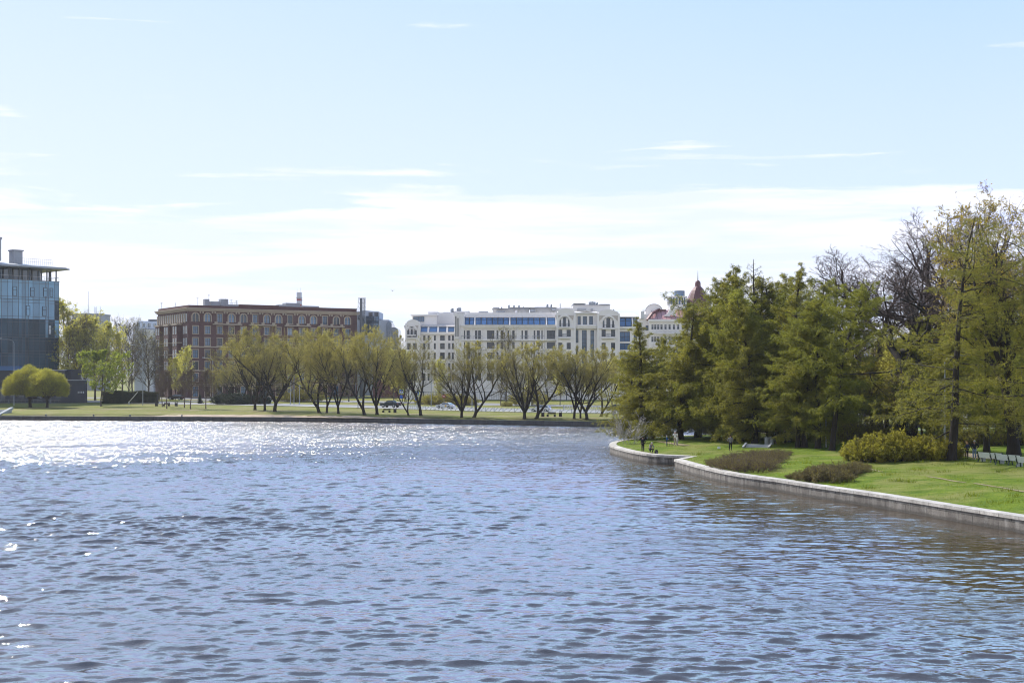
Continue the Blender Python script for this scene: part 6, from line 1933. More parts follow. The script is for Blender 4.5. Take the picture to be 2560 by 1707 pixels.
def car(name, label, cat, loc, rz, mat, L=4.5, Wd=1.78, kind='sedan', group=None):
    e = empty(name, loc, rz)
    P = {'sedan': ([(-.5, .30), (-.5, .62), (-.49, .80), (-.42, .88), (-.20, .91), (.22, .92), (.40, .92), (.49, .88), (.5, .55), (.5, .32)],
                   [(-.24, .90), (-.09, 1.36), (.02, 1.45), (.16, 1.44), (.25, 1.37), (.40, .93)]),
         'suv': ([(-.5, .36), (-.5, .75), (-.49, .95), (-.42, 1.04), (-.23, 1.08), (.30, 1.10), (.49, 1.08), (.5, .8), (.5, .40)],
                 [(-.24, 1.07), (-.12, 1.60), (.0, 1.72), (.30, 1.72), (.42, 1.64), (.48, 1.10)]),
         'estate': ([(-.5, .30), (-.5, .62), (-.49, .80), (-.42, .88), (-.20, .91), (.30, .95), (.49, .95), (.5, .6), (.5, .32)],
                    [(-.24, .90), (-.09, 1.36), (.02, 1.46), (.30, 1.46), (.42, 1.40), (.48, .96)]),
         'pickup': ([(-.5, .42), (-.5, .82), (-.49, 1.02), (-.40, 1.10), (-.22, 1.13), (.10, 1.13), (.12, 1.18), (.5, 1.18), (.5, .8), (.5, .5)],
                    [(-.23, 1.12), (-.13, 1.62), (-.05, 1.76), (.16, 1.76), (.22, 1.70), (.26, 1.18)])}[kind]
    low = [(x * L, z) for x, z in P[0]]
    wr = .34 if kind in ('sedan', 'estate') else .40
    ax = (-.31 * L, .30 * L)
    # sill line with the wheel arches cut in
    arch = []
    zb = low[0][1]
    for c in (ax[1], ax[0]):
        arch += [(c + (wr + .06) * math.cos(a), max(zb, wr + (wr + .06) * math.sin(a))) for a in np.linspace(-.15, PI + .15, 9)]
    poly = low + arch
    m = MB()
    n = len(poly)
    ins = .06
    vs = []
    for y, s in ((-Wd / 2 + ins, 1), (-Wd / 2, 0), (Wd / 2, 0), (Wd / 2 - ins, 1)):
        for x, z in poly:
            zz_ = z - (.05 if (s and z > .75) else 0)
            vs.append((x, y if z > .45 else y * .97, zz_))
    fs = []
    for k in range(3):
        for i in range(n):
            j = (i + 1) % n
            fs.append((k * n + i, k * n + j, (k + 1) * n + j, (k + 1) * n + i))
    fs += [tuple(reversed(range(n))), tuple(range(3 * n, 4 * n))]
    m.add(vs, fs)
    cab = [(x * L, z) for x, z in P[1]]
    q = len(cab)
    zt = max(z for _, z in cab); z0 = cab[0][1]
    def half(z): return Wd / 2 - .06 - .20 * (z - z0) / (zt - z0)
    vs = [(x, -half(z), z) for x, z in cab] + [(x, half(z), z) for x, z in cab]
    m.add(vs, [tuple(range(q)), tuple(reversed(range(q, 2 * q)))] + [(i, (i + 1) % q, (i + 1) % q + q, i + q) for i in range(q)])
    m.build('body', mat, e, smooth=True)
    # side windows, windscreen and rear window just proud of the cabin
    cx = sum(x for x, _ in cab) / q; cz = (z0 + zt) / 2 + .02
    def shrink(p, f=.80): return [(cx + (x - cx) * f, cz + (z - cz) * .72) for x, z in p]
    sh = shrink(cab)
    xm = cx + .04 * L
    for sg in (-1, 1):
        for part in (0, 1):
            clip = [(min(x, xm - .05), z) if part == 0 else (max(x, xm + .05), z) for x, z in sh]
            g = MB(); g.add([(x, sg * (half(z) + .008), z) for x, z in clip], [tuple(range(q))]); g.build('window', M_CGLASS, e)
    for (a, b, nm) in ((cab[0], cab[1], 'windscreen'), (cab[-1], cab[-2], 'rear_window')):
        dx = -.012 if nm == 'windscreen' else .012
        p = [(a[0] + (b[0] - a[0]) * t + dx, a[1] + (b[1] - a[1]) * t + .006) for t in (.14, .92)]
        MB().add([(p[0][0], -half(p[0][1]) + .1, p[0][1]), (p[0][0], half(p[0][1]) - .1, p[0][1]), (p[1][0], half(p[1][1]) - .08, p[1][1]), (p[1][0], -half(p[1][1]) + .08, p[1][1])], [(0, 1, 2, 3)]).build(nm, M_CGLASS, e)
    for c in ax:
        for sg in (-1, 1):
            wh = MB(); wh.cone((c, sg * (Wd / 2 - .22), wr), (c, sg * (Wd / 2 - .01), wr), wr, wr, 18)
            t_ = wh.build('wheel', M_TYRE, e, smooth=True)
            MB().cone((c, sg * (Wd / 2 - .02), wr), (c, sg * (Wd / 2 + .005), wr), wr * .66, wr * .6, 14).build('rim', M_RIM, t_)
    zl = low[2][1] - .12
    for sg in (-1, 1):
        MB().box(-.5 * L - .012, -.5 * L + .1, sg * Wd * .36 - .19, sg * Wd * .36 + .19, zl - .07, zl + .08).build('headlight', M_LAMPW, e)
        MB().box(.5 * L - .06, .5 * L + .012, sg * Wd * .38 - .16, sg * Wd * .38 + .16, zl - .05, zl + .14).build('tail_light', M_LAMPR, e)
        MB().box(-.20 * L, -.17 * L, sg * (Wd / 2 + .09) - .1, sg * (Wd / 2 + .09) + .1, z0 + .03, z0 + .2).build('wing_mirror', mat, e)
    for x_, nm in ((-.5 * L - .006, 'grille'),):
        MB().box(x_, x_ + .05, -.45, .45, zl - .1, zl + .06).build(nm, M_SBLK, e)
    tag(e, label, cat, group)
    return e


GC = 'cars on the embankment road'
def carat(px, py, lab, mat, kind, L, rz, cat='car', nm='parked_car'):
    g = on_ground(px, py, 'far')
    return car(nm, lab, cat, (g.x, g.y, g.z + .06), rz, mat, L, 1.8, kind, GC)


P_WHITE = paint('white_car_paint', (0.75, 0.76, 0.78), 0.0)
P_BLACK = paint('black_car_paint', (0.02, 0.022, 0.026))
P_NAVY = paint('dark_blue_car_paint', (0.02, 0.03, 0.05))
P_BROWN = paint('dark_brown_car_paint', (0.045, 0.03, 0.03))
P_SILV = paint('silver_car_paint', (0.50, 0.53, 0.56), 0.5)
P_LBLUE = paint('pale_blue_car_paint', (0.35, 0.48, 0.60), 0.3)
c = carat(1114, 1021.5, 'white taxi saloon with a yellow door mark driving left', P_WHITE, 'sedan', 4.55, R(-28), nm='taxi')
for sg in (-1, 1): MB().cone((.55, sg * .905, .62), (.55, sg * .925, .62), .27, .27, 14).build('door_mark', M_SORG, c)
MB().box(-.05, .25, -.3, .3, 1.45, 1.56).build('roof_sign', M_SORG, c)
carat(1351, 1030, 'white estate car driving left past the diamond sign', P_WHITE, 'estate', 4.7, R(-16))
carat(976, 1019, 'dark navy pick-up parked by the bench under the willows', P_NAVY, 'pickup', 5.2, R(-30), 'pick-up', 'pickup_truck')
carat(440, 1000, 'dark brown off-road car behind the young bare trees', P_BROWN, 'suv', 4.8, R(-12))
carat(660, 1008, 'white off-road car half hidden behind the first willow trunks', P_WHITE, 'suv', 4.6, R(-20))
carat(476, 989, 'pale blue saloon parked left of the other far small cars', P_LBLUE, 'sedan', 4.4, R(-10))
carat(498, 989, 'silver saloon parked right of the pale blue one', P_SILV, 'sedan', 4.4, R(-10))
carat(1537, 1027, 'dark blue saloon almost hidden by the island larch', P_NAVY, 'sedan', 4.4, R(-14))
carat(620, 1006, 'black off-road car lost in the dark bushes behind the willow', P_BLACK, 'suv', 4.6, R(-20))


def park_bench(loc, rz, label, group):
    e = empty('bench', loc, rz)
    s = MB(); b = MB()
    for k in range(4): s.box(-.85, .85, -.22 + k * .12, -.13 + k * .12, .43, .47)
    for k in range(3): b.box(-.85, .85, .27 + k * .02, .31 + k * .02, .55 + k * .13, .65 + k * .13)
    s.build('seat', M_WOODD, e); b.build('backrest', M_WOODD, e)
    for sx in (-.75, .75):
        MB().box(sx - .16, sx + .16, -.24, .24, 0, .43).box(sx - .05, sx + .05, .24, .30, 0, .92).build('leg', M_WOODD, e)
    tag(e, label, 'bench', group)


def litter_bin(loc, label, group, h=.95, w=.42):
    e = empty('litter_bin', loc)
    MB().box(-w / 2, w / 2, -w / 2, w / 2, .08, h * .72).box(-w / 2 - .02, w / 2 + .02, -w / 2 - .02, w / 2 + .02, 0, .08).build('body', M_WOODD, e)
    m = MB()
    for sx in (-1, 1):
        for sy in (-1, 1): m.box(sx * w * .42 - .03, sx * w * .42 + .03, sy * w * .42 - .03, sy * w * .42 + .03, h * .72, h * .95)
    m.box(-w / 2 - .03, w / 2 + .03, -w / 2 - .03, w / 2 + .03, h * .95, h)
    m.build('lid', M_WOODD, e)
    tag(e, label, 'litter bin', group)


for px, py, lab in ((416, 1015, 'dark wooden bench on the pavement among young bare trees'), (966, 1031, 'dark wooden bench by the footpath near the navy pick-up'), (1378, 1041.5, 'dark wooden bench between two bins near the white gables')):
    g = on_ground(px, py, 'far'); park_bench(g, R(-18), lab, 'dark benches on the far bank'); bench_g = g
for px, py, lab in ((391, 1015, 'dark litter bin left of the bench with young trees'), (440.5, 1015, 'dark litter bin right of the bench with young trees'), (987.5, 1031.5, 'dark litter bin beside the bench near the navy pick-up'),
                    (1357, 1041.5, 'dark litter bin left of the bench below the white gables'), (1401, 1041.5, 'dark litter bin right of the bench below the white gables')):
    g = on_ground(px, py, 'far'); litter_bin(g, lab, 'dark litter bins on the far bank', 1.15, .62)


# ---- low guard rail along the embankment road, slanting struts between posts
RAILL = [(-22.0, 307.5), (-12, 301.0), (-2, 294.0), (8, 288.0), (18, 283.0), (30, 279)]
rl_pts = catmull(RAILL, 2.35)
for i, ((x0, y0), (x1, y1)) in enumerate(zip(rl_pts[:-1], rl_pts[1:])):
    z0 = float(zfar(x0, y0)) + .05; z1 = float(zfar(x1, y1)) + .05
    e = empty('guard_rail', (x0, y0, z0), math.atan2(y1 - y0, x1 - x0))
    Ls = math.hypot(x1 - x0, y1 - y0)
    MB().box(-.05, .05, -.05, .05, -.1, 1.0).build('post', M_GALV, e)
    m = MB(); m.bar((.05, 0, .12), (Ls - .05, 0, .12 + z1 - z0), .05)
    m.bar((.15, 0, .12), (.15 + Ls * .36, 0, .98), .09); m.bar((.15 + Ls * .45, 0, .12), (.15 + Ls * .81, 0, .98), .09)
    m.build('strut', M_RAILW, e)
    tag(e, 'low white guard rail section with slanting struts along the embankment road', 'guard rail', 'guard rail sections along the embankment road')
# upright white barrier further along by the crossing
for i in range(6):
    g = on_ground(1016 + i * 5.0, 1023.6, 'far'); e = empty('crossing_barrier', (g.x, g.y, g.z + .02), R(-25))
    m = MB(); m.box(-.05, .05, -.04, .04, 0, 1.15); m.build('post', M_RAILW, e)
    m = MB(); m.bar((-.25, 0, .1), (.25, 0, 1.1), .06); m.bar((-.3, 0, 1.1), (.3, 0, 1.1), .06); m.build('strut', M_RAILW, e)
    tag(e, 'upright white barrier post with a slanting strut beside the zebra crossing', 'barrier', 'white barrier posts beside the crossing')

# white roadside fence far right
for i in range(16):
    x = 12 + i * 2.6; y = 308 - (x - 12) * .45
    e = empty('road_barrier', (x, y, float(zfar(x, y)) + .05), math.atan2(-.45, 1))
    m = MB(); m.box(-.06, .06, -.05, .05, 0, 1.1); m.build('post', M_GALV, e)
    m = MB(); m.box(.08, 2.4, -.03, .03, .88, 1.05)
    for k in range(6): m.box(.2 + k * .42, .27 + k * .42, -.025, .025, .25, .88)
    m.box(.08, 2.4, -.03, .03, .15, .25); m.build('panel', M_RAILW, e)
    tag(e, 'white picket barrier section on the median behind the last willows', 'road barrier', 'white picket barriers on the median')


# ---- lamps
def street_lamp(loc, rz, h, arm, label, group, mat=None, kind='arm'):
    mat = mat or M_MGREY
    e = empty('street_lamp', loc, rz)
    MB().cone((0, 0, 0), (0, 0, h * .93), .11, .07, 8).build('pole', mat, e, smooth=True)
    m = MB()
    pts = [(0, 0, h * .93), (-arm * .10, 0, h * .965), (-arm * .35, 0, h * .985), (-arm, 0, h)]
    if kind == 'double': pass
    m.pipe(pts, .055, 6); m.build('arm', mat, e)
    MB().add([(-arm - .7, -.16, h - .03), (-arm, -.12, h - .06), (-arm, .12, h - .06), (-arm - .7, .16, h - .03), (-arm - .7, -.12, h + .12), (-arm, -.1, h + .1), (-arm, .1, h + .1), (-arm - .7, .12, h + .12)],
             [(0, 1, 2, 3), (7, 6, 5, 4), (0, 4, 5, 1), (1, 5, 6, 2), (2, 6, 7, 3), (3, 7, 4, 0)]).build('lamp_head', M_LGREY, e)
    tag(e, label, 'street lamp', group)


def lamp_at(px, py, pt, arm, rz, lab, where='far', mat=None):
    g = on_ground(px, py, where)
    h = HC - (pt - YH) / FP * g.y - g.z
    street_lamp(g, rz, h, arm, lab, 'street lamps', mat)


lamp_at(35, 1013, 846, 3.6, R(-10), 'tall street lamp whose arm reaches out of the left edge')
lamp_at(357, 1013, 862, 2.6, 0, 'tall street lamp standing before the clipped hedge')
lamp_at(532, 1008, 894, 2.2, 0, 'street lamp at the foot of the brick building, left of the willows')
lamp_at(1180, 1022, 862, 2.0, R(180), 'thin street lamp between the fan-shaped willow and its right-leaning neighbour')
lamp_at(1078, 1016, 905, 2.2, R(180), 'street lamp behind the no entry sign')
lamp_at(1300, 1016, 930, 2.2, 0, 'street lamp behind the wide willow in front of the gables')
lamp_at(735, 1011, 902, 2.0, 0, 'street lamp behind the gap left of the leaning willow')
lamp_at(895, 1022, 905, 2.0, R(180), 'street lamp between the left-leaning tall willow and its neighbour', 'far')
lamp_at(2065, 1118, 885, 1.5, R(180), 'grey concrete lamp pole between two larch trunks', 'isl', M_CONC)
g = on_ground(2362, 1128, 'isl'); street_lamp(g, R(180), HC - (889 - YH) / FP * g.y - g.z, 1.5, 'lamp with a white head peeping out behind the tall larch trunk', 'street lamps', M_CONC)
for px, py, pt, lab in ((726, 1011, 950, 'short globe lamp post left of its twin on the lawn edge'), (748.5, 1011, 968, 'short globe lamp post right of its twin on the lawn edge')):
    g = on_ground(px, py, 'far'); e = empty('lamp_post', g); h = HC - (pt - YH) / FP * g.y - g.z
    MB().cone((0, 0, 0), (0, 0, h), .09, .06, 8).cone((0, 0, 0), (0, 0, .5), .26, .12, 8).build('pole', M_GALV, e)
    MB().lathe([(.05, h), (.2, h + .1), (.26, h + .3), (.2, h + .5), (.05, h + .56)], k=12).build('lamp_globe', M_SWHT, e, smooth=True)
    tag(e, lab, 'lamp post', 'short globe lamp posts')


# ---- road signs
def sign_post(px, py, pt, name, label, parts, cat='road sign', where='far'):
    g = on_ground(px, py, where); h = HC - (pt - YH) / FP * g.y - g.z
    e = empty(name, g, 0)
    MB().cone((0, 0, 0), (0, 0, h), .045, .045, 8).build('post', M_GALV, e)
    for nm, fn, mat in parts:
        m = MB(); fn(m, h); m.build(nm, mat, e)
    tag(e, label, cat)
    return e


def disc(m, z, r, y0, y1, k=24):
    m.prism([(r * math.cos(2 * PI * i / k), z + r * math.sin(2 * PI * i / k)) for i in range(k)], y0, y1)


sign_post(1110, 1018, 986, 'no_entry_sign', 'round red no entry sign above the white taxi',
          [('plate', lambda m, h: disc(m, h - .45, .48, -.09, -.05), M_SRED), ('bar', lambda m, h: m.box(-.34, .34, -.10, -.093, h - .53, h - .37), M_SWHT)])
def walker(m, h):
    z = h - .62
    m.prism([(.0 + .09 * math.cos(i * .63), z + .36 + .09 * math.sin(i * .63)) for i in range(10)], -.118, -.112)
    m.prism([(-.02, z + .25), (.08, z + .25), (.10, z - .02), (.22, z - .33), (.13, z - .36), (.03, z - .08), (-.1, z - .36), (-.19, z - .33), (-.03, z - .02)], -.118, -.112)
    m.prism([(-.02, z + .22), (-.2, z + .03), (-.15, z - .01), (0, z + .12)], -.117, -.113); m.prism([(.08, z + .22), (.24, z + .06), (.2, z + .01), (.07, z + .12)], -.117, -.113)
def ctri(m, h):
    z = h - .62; m.prism([(-.44, z - .40), (.44, z - .40), (0, z + .46)], -.108, -.102)
for px, py, pt, lab in ((1042, 1018.5, 976, 'pedestrian crossing sign on yellow backing left of the taxi'), (1003.5, 1015, 972, 'second pedestrian crossing sign, half hidden behind the smallest willow')):
    sign_post(px, py, pt, 'crossing_sign', lab, [('backing', lambda m, h: m.box(-.68, .68, -.08, -.05, h - 1.3, h + .05), M_SYEL), ('plate', lambda m, h: m.box(-.52, .52, -.095, -.085, h - 1.14, h - .11), M_SBLUE),
                                               ('triangle', ctri, M_SWHT), ('figure', walker, M_SBLK), ('lower_plate', lambda m, h: m.box(-.4, .4, -.08, -.05, h - 2.5, h - 1.6), M_SBLUE)])
def diam(m, z, r, y0, y1): m.prism([(-r, z), (0, z - r), (r, z), (0, z + r)], y0, y1)
sign_post(1325.5, 1021, 991, 'priority_sign', 'yellow diamond priority sign with white edge', [('plate', lambda m, h: diam(m, h - .5, .62, -.08, -.05), M_SWHT), ('centre', lambda m, h: diam(m, h - .5, .42, -.095, -.083), M_SORG),
                                                                                  ('lower_plate', lambda m, h: m.box(-.22, .22, -.08, -.05, h - 2.2, h - 1.25), M_SWHT)])
sign_post(1797, 1122, 1116, 'lawn_sign', 'tiny white notice board standing on the island lawn', [('plate', lambda m, h: m.box(-.16, .16, -.07, -.045, h - .24, h + .02), M_SWHT)], 'notice board', 'isl')
g = on_ground(322, 1012, 'far'); e = empty('barrier_arm', g, R(-5))
MB().box(-.15, .15, -.15, .15, 0, .9).build('stand', M_GALV, e); MB().bar((0, 0, .7), (2.4, 0, 3.4), .16, .1).build('arm', M_SWHT, e)
tag(e, 'white barrier boom raised at a slant in front of the clipped hedge', 'barrier')

# ---- clipped hedge
hd = Acc(); rsn = np.random.RandomState(9)
a, b = on_ground(256, 1008, 'far'), on_ground(391, 1009, 'far')
zt = HC - (980 - YH) / FP * a.y
n = 42000
u = rsn.uniform(0, 1, n); face = rsn.uniform(0, 1, n)
hh_ = zt - a.z
px_ = a.x + (b.x - a.x) * u; dep = np.where(face < .45, 0, np.where(face < .75, rsn.uniform(0, 2.4, n), 2.4)) + rsn.normal(0, .12, n)
pz_ = np.where((face >= .45) & (face < .75), hh_ + .22 * np.sin(px_ * .9), rsn.uniform(0, 1, n) * hh_) + rsn.normal(0, .08, n)
base_y = a.y + (b.y - a.y) * u
hd.add(leaves(rsn, np.stack([px_, base_y + dep, a.z + pz_], 1), rsn.normal(0, 1, (n, 3)), .22, .14))
e = empty('clipped_hedge', (0, 0, 0))
link('foliage', hd.mesh('hedge_foliage', M_CHEDL if False else M_LCHED), e)
hc = MB()
hc.add([(a.x, a.y + .3, a.z - .2), (b.x, b.y + .3, b.z - .2), (b.x, b.y + 2.1, b.z - .2), (a.x, a.y + 2.1, a.z - .2), (a.x, a.y + .3, a.z + hh_ - .3), (b.x, b.y + .3, a.z + hh_ - .3), (b.x, b.y + 2.1, a.z + hh_ - .3), (a.x, a.y + 2.1, a.z + hh_ - .3)],
       [(0, 3, 2, 1), (4, 5, 6, 7), (0, 1, 5, 4), (1, 2, 6, 5), (2, 3, 7, 6), (3, 0, 4, 7)])
hc.build('branches', M_BARK, e)
tag(e, 'long dark clipped hedge behind the left lawn path', 'hedge')

# ---- iron fence at the foot of the white building, and railing on the left pavement
def iron_fence(p0, p1, h, label, gap=.5, mat=None):
    p0, p1 = Vector(p0), Vector(p1); d = p1 - p0; Lq = d.length
    e = empty('iron_fence', p0, math.atan2(d.y, d.x))
    m = MB(); m.box(0, Lq, -.04, .04, h - .15, h - .05); m.box(0, Lq, -.04, .04, .2, .3)
    for k in range(int(Lq / gap) + 1): m.box(k * gap - .025, k * gap + .025, -.025, .025, .05, h)
    m.build('bars', mat or M_DGREY, e)
    m = MB()
    for k in range(int(Lq / 6) + 1): m.box(k * 6 - .18, k * 6 + .18, -.18, .18, -.3, h + .15)
    m.build('posts', mat or M_DGREY, e)
    tag(e, label, 'fence')
iron_fence((-26, 388, 2.2), (20, 386, 2.2), 2.6, 'dark iron fence at the foot of the white building')
a, b = on_ground(-30, 1009, 'far'), on_ground(150, 1009, 'far')
iron_fence(a, b, 1.1, 'thin low railing along the pavement behind the round willows', 1.2)

# ---- granite steps going down to the water at the left edge
e = empty('quay_steps', (0, 0, 0))
p0 = Vector((-119.5, float(ysh(-119.5)) + .2, 0))
m = MB()
for k in range(9):
    m.box(-121, -112.2 + 0 * k, float(ysh(-114)) + .6 + k * .75, float(ysh(-114)) + 8.2, .5 + k * .17, .68 + k * .17)
m.build('steps', M_CONC, e)
m = MB()
y0 = float(ysh(-112)) + .3
for xx in (-112.0, -116.6):
    m.add([(xx - .35, y0, .6), (xx + .35, y0, .6), (xx + .35, y0 + 8, 2.1), (xx - .35, y0 + 8, 2.1), (xx - .35, y0, 1.2), (xx + .35, y0, 1.2), (xx + .35, y0 + 8, 2.6), (xx - .35, y0 + 8, 2.6)],
          [(0, 3, 2, 1), (4, 5, 6, 7), (0, 1, 5, 4), (1, 2, 6, 5), (2, 3, 7, 6), (3, 0, 4, 7)])
m.build('cheek_wall', M_COPE2 if False else M_CONC, e)
tag(e, 'grey stone steps with sloping cheek walls at the left edge of the far quay', 'steps')

# ---- mooring bollards on the far quay
for px in (112, 238, 333, 467):
    x = (px - 1280) / FP * 285; y = float(ysh(x)) + .3
    e = empty('mooring_bollard', (x, y, .95)); MB().lathe([(.16, 0), (.13, .2), (.22, .26), (.22, .36), (.1, .4)], k=10).build('post', M_DGREY, e, smooth=True)
    tag(e, 'small dark mooring bollard on the far quay edge', 'bollard', 'mooring bollards on the far quay')

# ---- island: white benches seen from behind, concrete bins, steps
def white_bench(p, rz, label):
    e = empty('bench', p, rz)
    for k in range(2):
        x0 = -1.28 + k * 1.30
        b = MB()
        for j in range(5):
            z = .46 + j * .10; y = -.02 - j * .038
            b.add([(x0, y, z), (x0 + 1.24, y, z), (x0 + 1.24, y - .034, z + .088), (x0, y - .034, z + .088), (x0, y + .03, z), (x0 + 1.24, y + .03, z), (x0 + 1.24, y - .004, z + .088), (x0, y - .004, z + .088)],
                  [(0, 1, 2, 3), (7, 6, 5, 4), (0, 4, 5, 1), (1, 5, 6, 2), (2, 6, 7, 3), (3, 7, 4, 0)])
        b.build('backrest', M_BENCHW, e)
    s = MB()
    for j in range(5): s.box(-1.28, 1.26, .06 + j * .095, .14 + j * .095, .42, .455)
    s.build('seat', M_BENCHW, e)
    for x in (-1.32, 0.0, 1.30):
        l = MB(); l.bar((x, .50, 0), (x, .42, .42), .07); l.bar((x, -.16, 0), (x, .03, .42), .08); l.bar((x, .52, .40), (x, 0, .43), .06); l.bar((x, .02, .42), (x, -.24, 1.02), .07); l.bar((x, -.22, .72), (x, -.05, .42), .05)
        l.build('leg', M_IRON, e)
    tag(e, label, 'bench', 'white benches by the park path')


def urn_bin(p, label):
    e = empty('litter_bin', p)
    MB().lathe([(.20, 0), (.22, .05), (.25, .62), (.28, .66), (.28, .74), (.21, .74), (.19, .5)], k=14).build('body', M_CONC, e, smooth=True)
    MB().lathe([(.20, .70), (.19, .5)], k=14).build('liner', M_DGREY, e)
    tag(e, label, 'litter bin', 'concrete litter bins by the white benches')


for px, py, lab in ((2478, 1157, 'white slatted bench nearest the couple, seen from behind'), (2523, 1163, 'white slatted bench in the middle of the three, seen from behind'), (2577, 1170, 'white slatted bench cut off by the right edge')):
    white_bench(on_ground(px, py, 'isl'), R(-56), lab)
for px, py, lab in ((2458, 1153, 'concrete litter bin left of the first white bench'), (2504.5, 1159, 'concrete litter bin between the first and second white bench'), (2550, 1166, 'concrete litter bin between the second and third white bench')):
    urn_bin(on_ground(px, py, 'isl'), lab)
for px, py, lab in ((1917, 1112, 'grey cylindrical bin left of its twin on the shaded path'), (1928.5, 1112, 'grey cylindrical bin right of its twin on the shaded path')):
    g = on_ground(px, py, 'isl'); e = empty('litter_bin', g)
    MB().lathe([(.24, 0), (.26, .04), (.26, .80), (.29, .82), (.29, .9), (.2, .9)], k=14).build('body', M_CONC, e, smooth=True)
    MB().cone((0, .32, 0), (0, .32, 1.0), .04, .04, 6).build('post', M_GALV, e)
    tag(e, lab, 'litter bin', 'grey bins on the shaded path')
g = on_ground(1890, 1119, 'isl'); e = empty('garden_steps', g, R(-20))
m = MB()
for k in range(3): m.box(-1.3, 1.3, .3 + k * .4, 1.6, -.05 + k * .12, .08 + k * .12)
m.build('steps', M_CONC, e)
MB().bar((-1.45, -.2, .06), (-1.45, 1.9, .42), .24, .16).bar((1.45, -.2, .06), (1.45, 1.9, .42), .24, .16).build('cheek_wall', M_CONC, e)
tag(e, 'low pale concrete garden steps above the purple-brown thicket', 'steps')
# railing at the back shore path
for i in range(9):
    x = 33 + i * 2.2; y = 190.5 + i * 1.25
    e = empty('path_railing', (x, y, float(zisl(x, y))), math.atan2(1.25, 2.2))
    MB().box(-.05, .05, -.05, .05, -.1, .95).build('post', M_DGREY, e)
    MB().box(.05, 2.45, -.03, .03, .82, .9).box(.05, 2.45, -.03, .03, .4, .46).build('rail', M_DGREY, e)
    tag(e, 'dark two-bar railing section along the back shore path', 'railing', 'railing sections along the back shore path')

# ---- long grass on the island lawn
rsn = np.random.RandomState(15)
n = 90000
gx_ = rsn.uniform(13, 62, n); gy_ = rsn.uniform(76, 186, n)
ok = (rsn.uniform(0, 1, n) < .25 + .75 * ss(.45, .75, .5 + .5 * np.sin(gx_ * .7 + 2 * np.sin(gy_ * .31)) * np.sin(gy_ * .53 + 1.7))) & in_isl(gx_, gy_) & (seg_dist(gx_, gy_, SHORE) > 0.9)
gx_, gy_ = gx_[ok], gy_[ok]; n = len(gx_)
cl_ = .5 + .5 * np.sin(gx_ * .7 + 2 * np.sin(gy_ * .31)) * np.sin(gy_ * .53 + 1.7)
gp = np.stack([gx_, gy_, zisl(gx_, gy_) - .01], 1)
dv = np.stack([rsn.normal(0, .5, n), rsn.normal(0, .5, n), np.ones(n)], 1)
nt = 70 * 45; ti = np.repeat(np.arange(70), 45)
tx = rsn.uniform(19, 55, 70)[ti] + rsn.normal(0, .35, nt); ty = rsn.uniform(84, 150, 70)[ti] + rsn.normal(0, .35, nt)
ok = in_isl(tx, ty) & (seg_dist(tx, ty, SHORE) > 1.2); tx, ty = tx[ok], ty[ok]; nt = len(tx)
tuft = leaves(rsn, np.stack([tx, ty, zisl(tx, ty)], 1), np.stack([rsn.normal(0, .5, nt), rsn.normal(0, .5, nt), np.ones(nt)], 1), .30 * rsn.uniform(.5, 1.3, nt), .06, .2)
M_BLADE = leaf_mat('grass_blade', (0.085, 0.115, 0.004), (0.14, 0.18, 0.006), (0.21, 0.245, 0.018), 0.4, 0.25)
def grass_mesh():
    a = Acc(); a.add(leaves(rsn, gp, dv, (.05 + .10 * cl_) * rsn.uniform(.6, 1.4, n), .035, .2)); a.add(tuft)
    return a.mesh('grass_blades', M_BLADE)
tag(link('grass', grass_mesh()), 'short bright green grass of the island lawn', 'grass', None, 'stuff')

# ---- bird
bp = at(981, 727.5, 210); e = empty('bird', bp, .4, None, .7)
m = MB(); m.lathe([(.01, -.30), (.07, -.16), (.10, 0), (.075, .16), (.05, .23), (.055, .28), (.01, .36)], k=8)
bo = m.build('body', M_SBLK, e, rot=(R(90), 0, 0), smooth=True)
for sg in (-1, 1):
    MB().add([(0, -.10, .02), (0, .12, .02), (sg * .32, .10, .28), (sg * .62, -.06, .40), (sg * .30, -.12, .25), (0, 0, .05), (sg * .3, 0, .285)], [(0, 5, 6, 4), (5, 1, 2, 6), (4, 6, 3), (6, 2, 3), (0, 4, 3, 2, 1)]).build('wing', M_SBLK, e)
tag(e, 'small dark bird flying over the white building', 'bird')
# ------------------------------------------------------------------ people
def skin_mesh(name, V, E, Rr, mat, sub=1, root=0):
    me = bpy.data.meshes.new(name)
    me.from_pydata([tuple(v) for v in V], E, [])
    o = bpy.data.objects.new(name, me); COL.objects.link(o)
    md = o.modifiers.new('skin', 'SKIN'); md.use_smooth_shade = True
    for i, r in enumerate(Rr):
        sv = me.skin_vertices[0].data[i]
        sv.radius = (r, r) if not hasattr(r, '__len__') else r
        sv.use_root = (i == root)
    if sub:
        s = o.modifiers.new('sub', 'SUBSURF'); s.levels = sub; s.render_levels = sub
    dg = bpy.context.evaluated_depsgraph_get()
    m2 = bpy.data.meshes.new_from_object(o.evaluated_get(dg))
    m2.name = name
    bpy.data.objects.remove(o); bpy.data.meshes.remove(me)
    m2.materials.clear(); m2.materials.append(mat)
    return m2


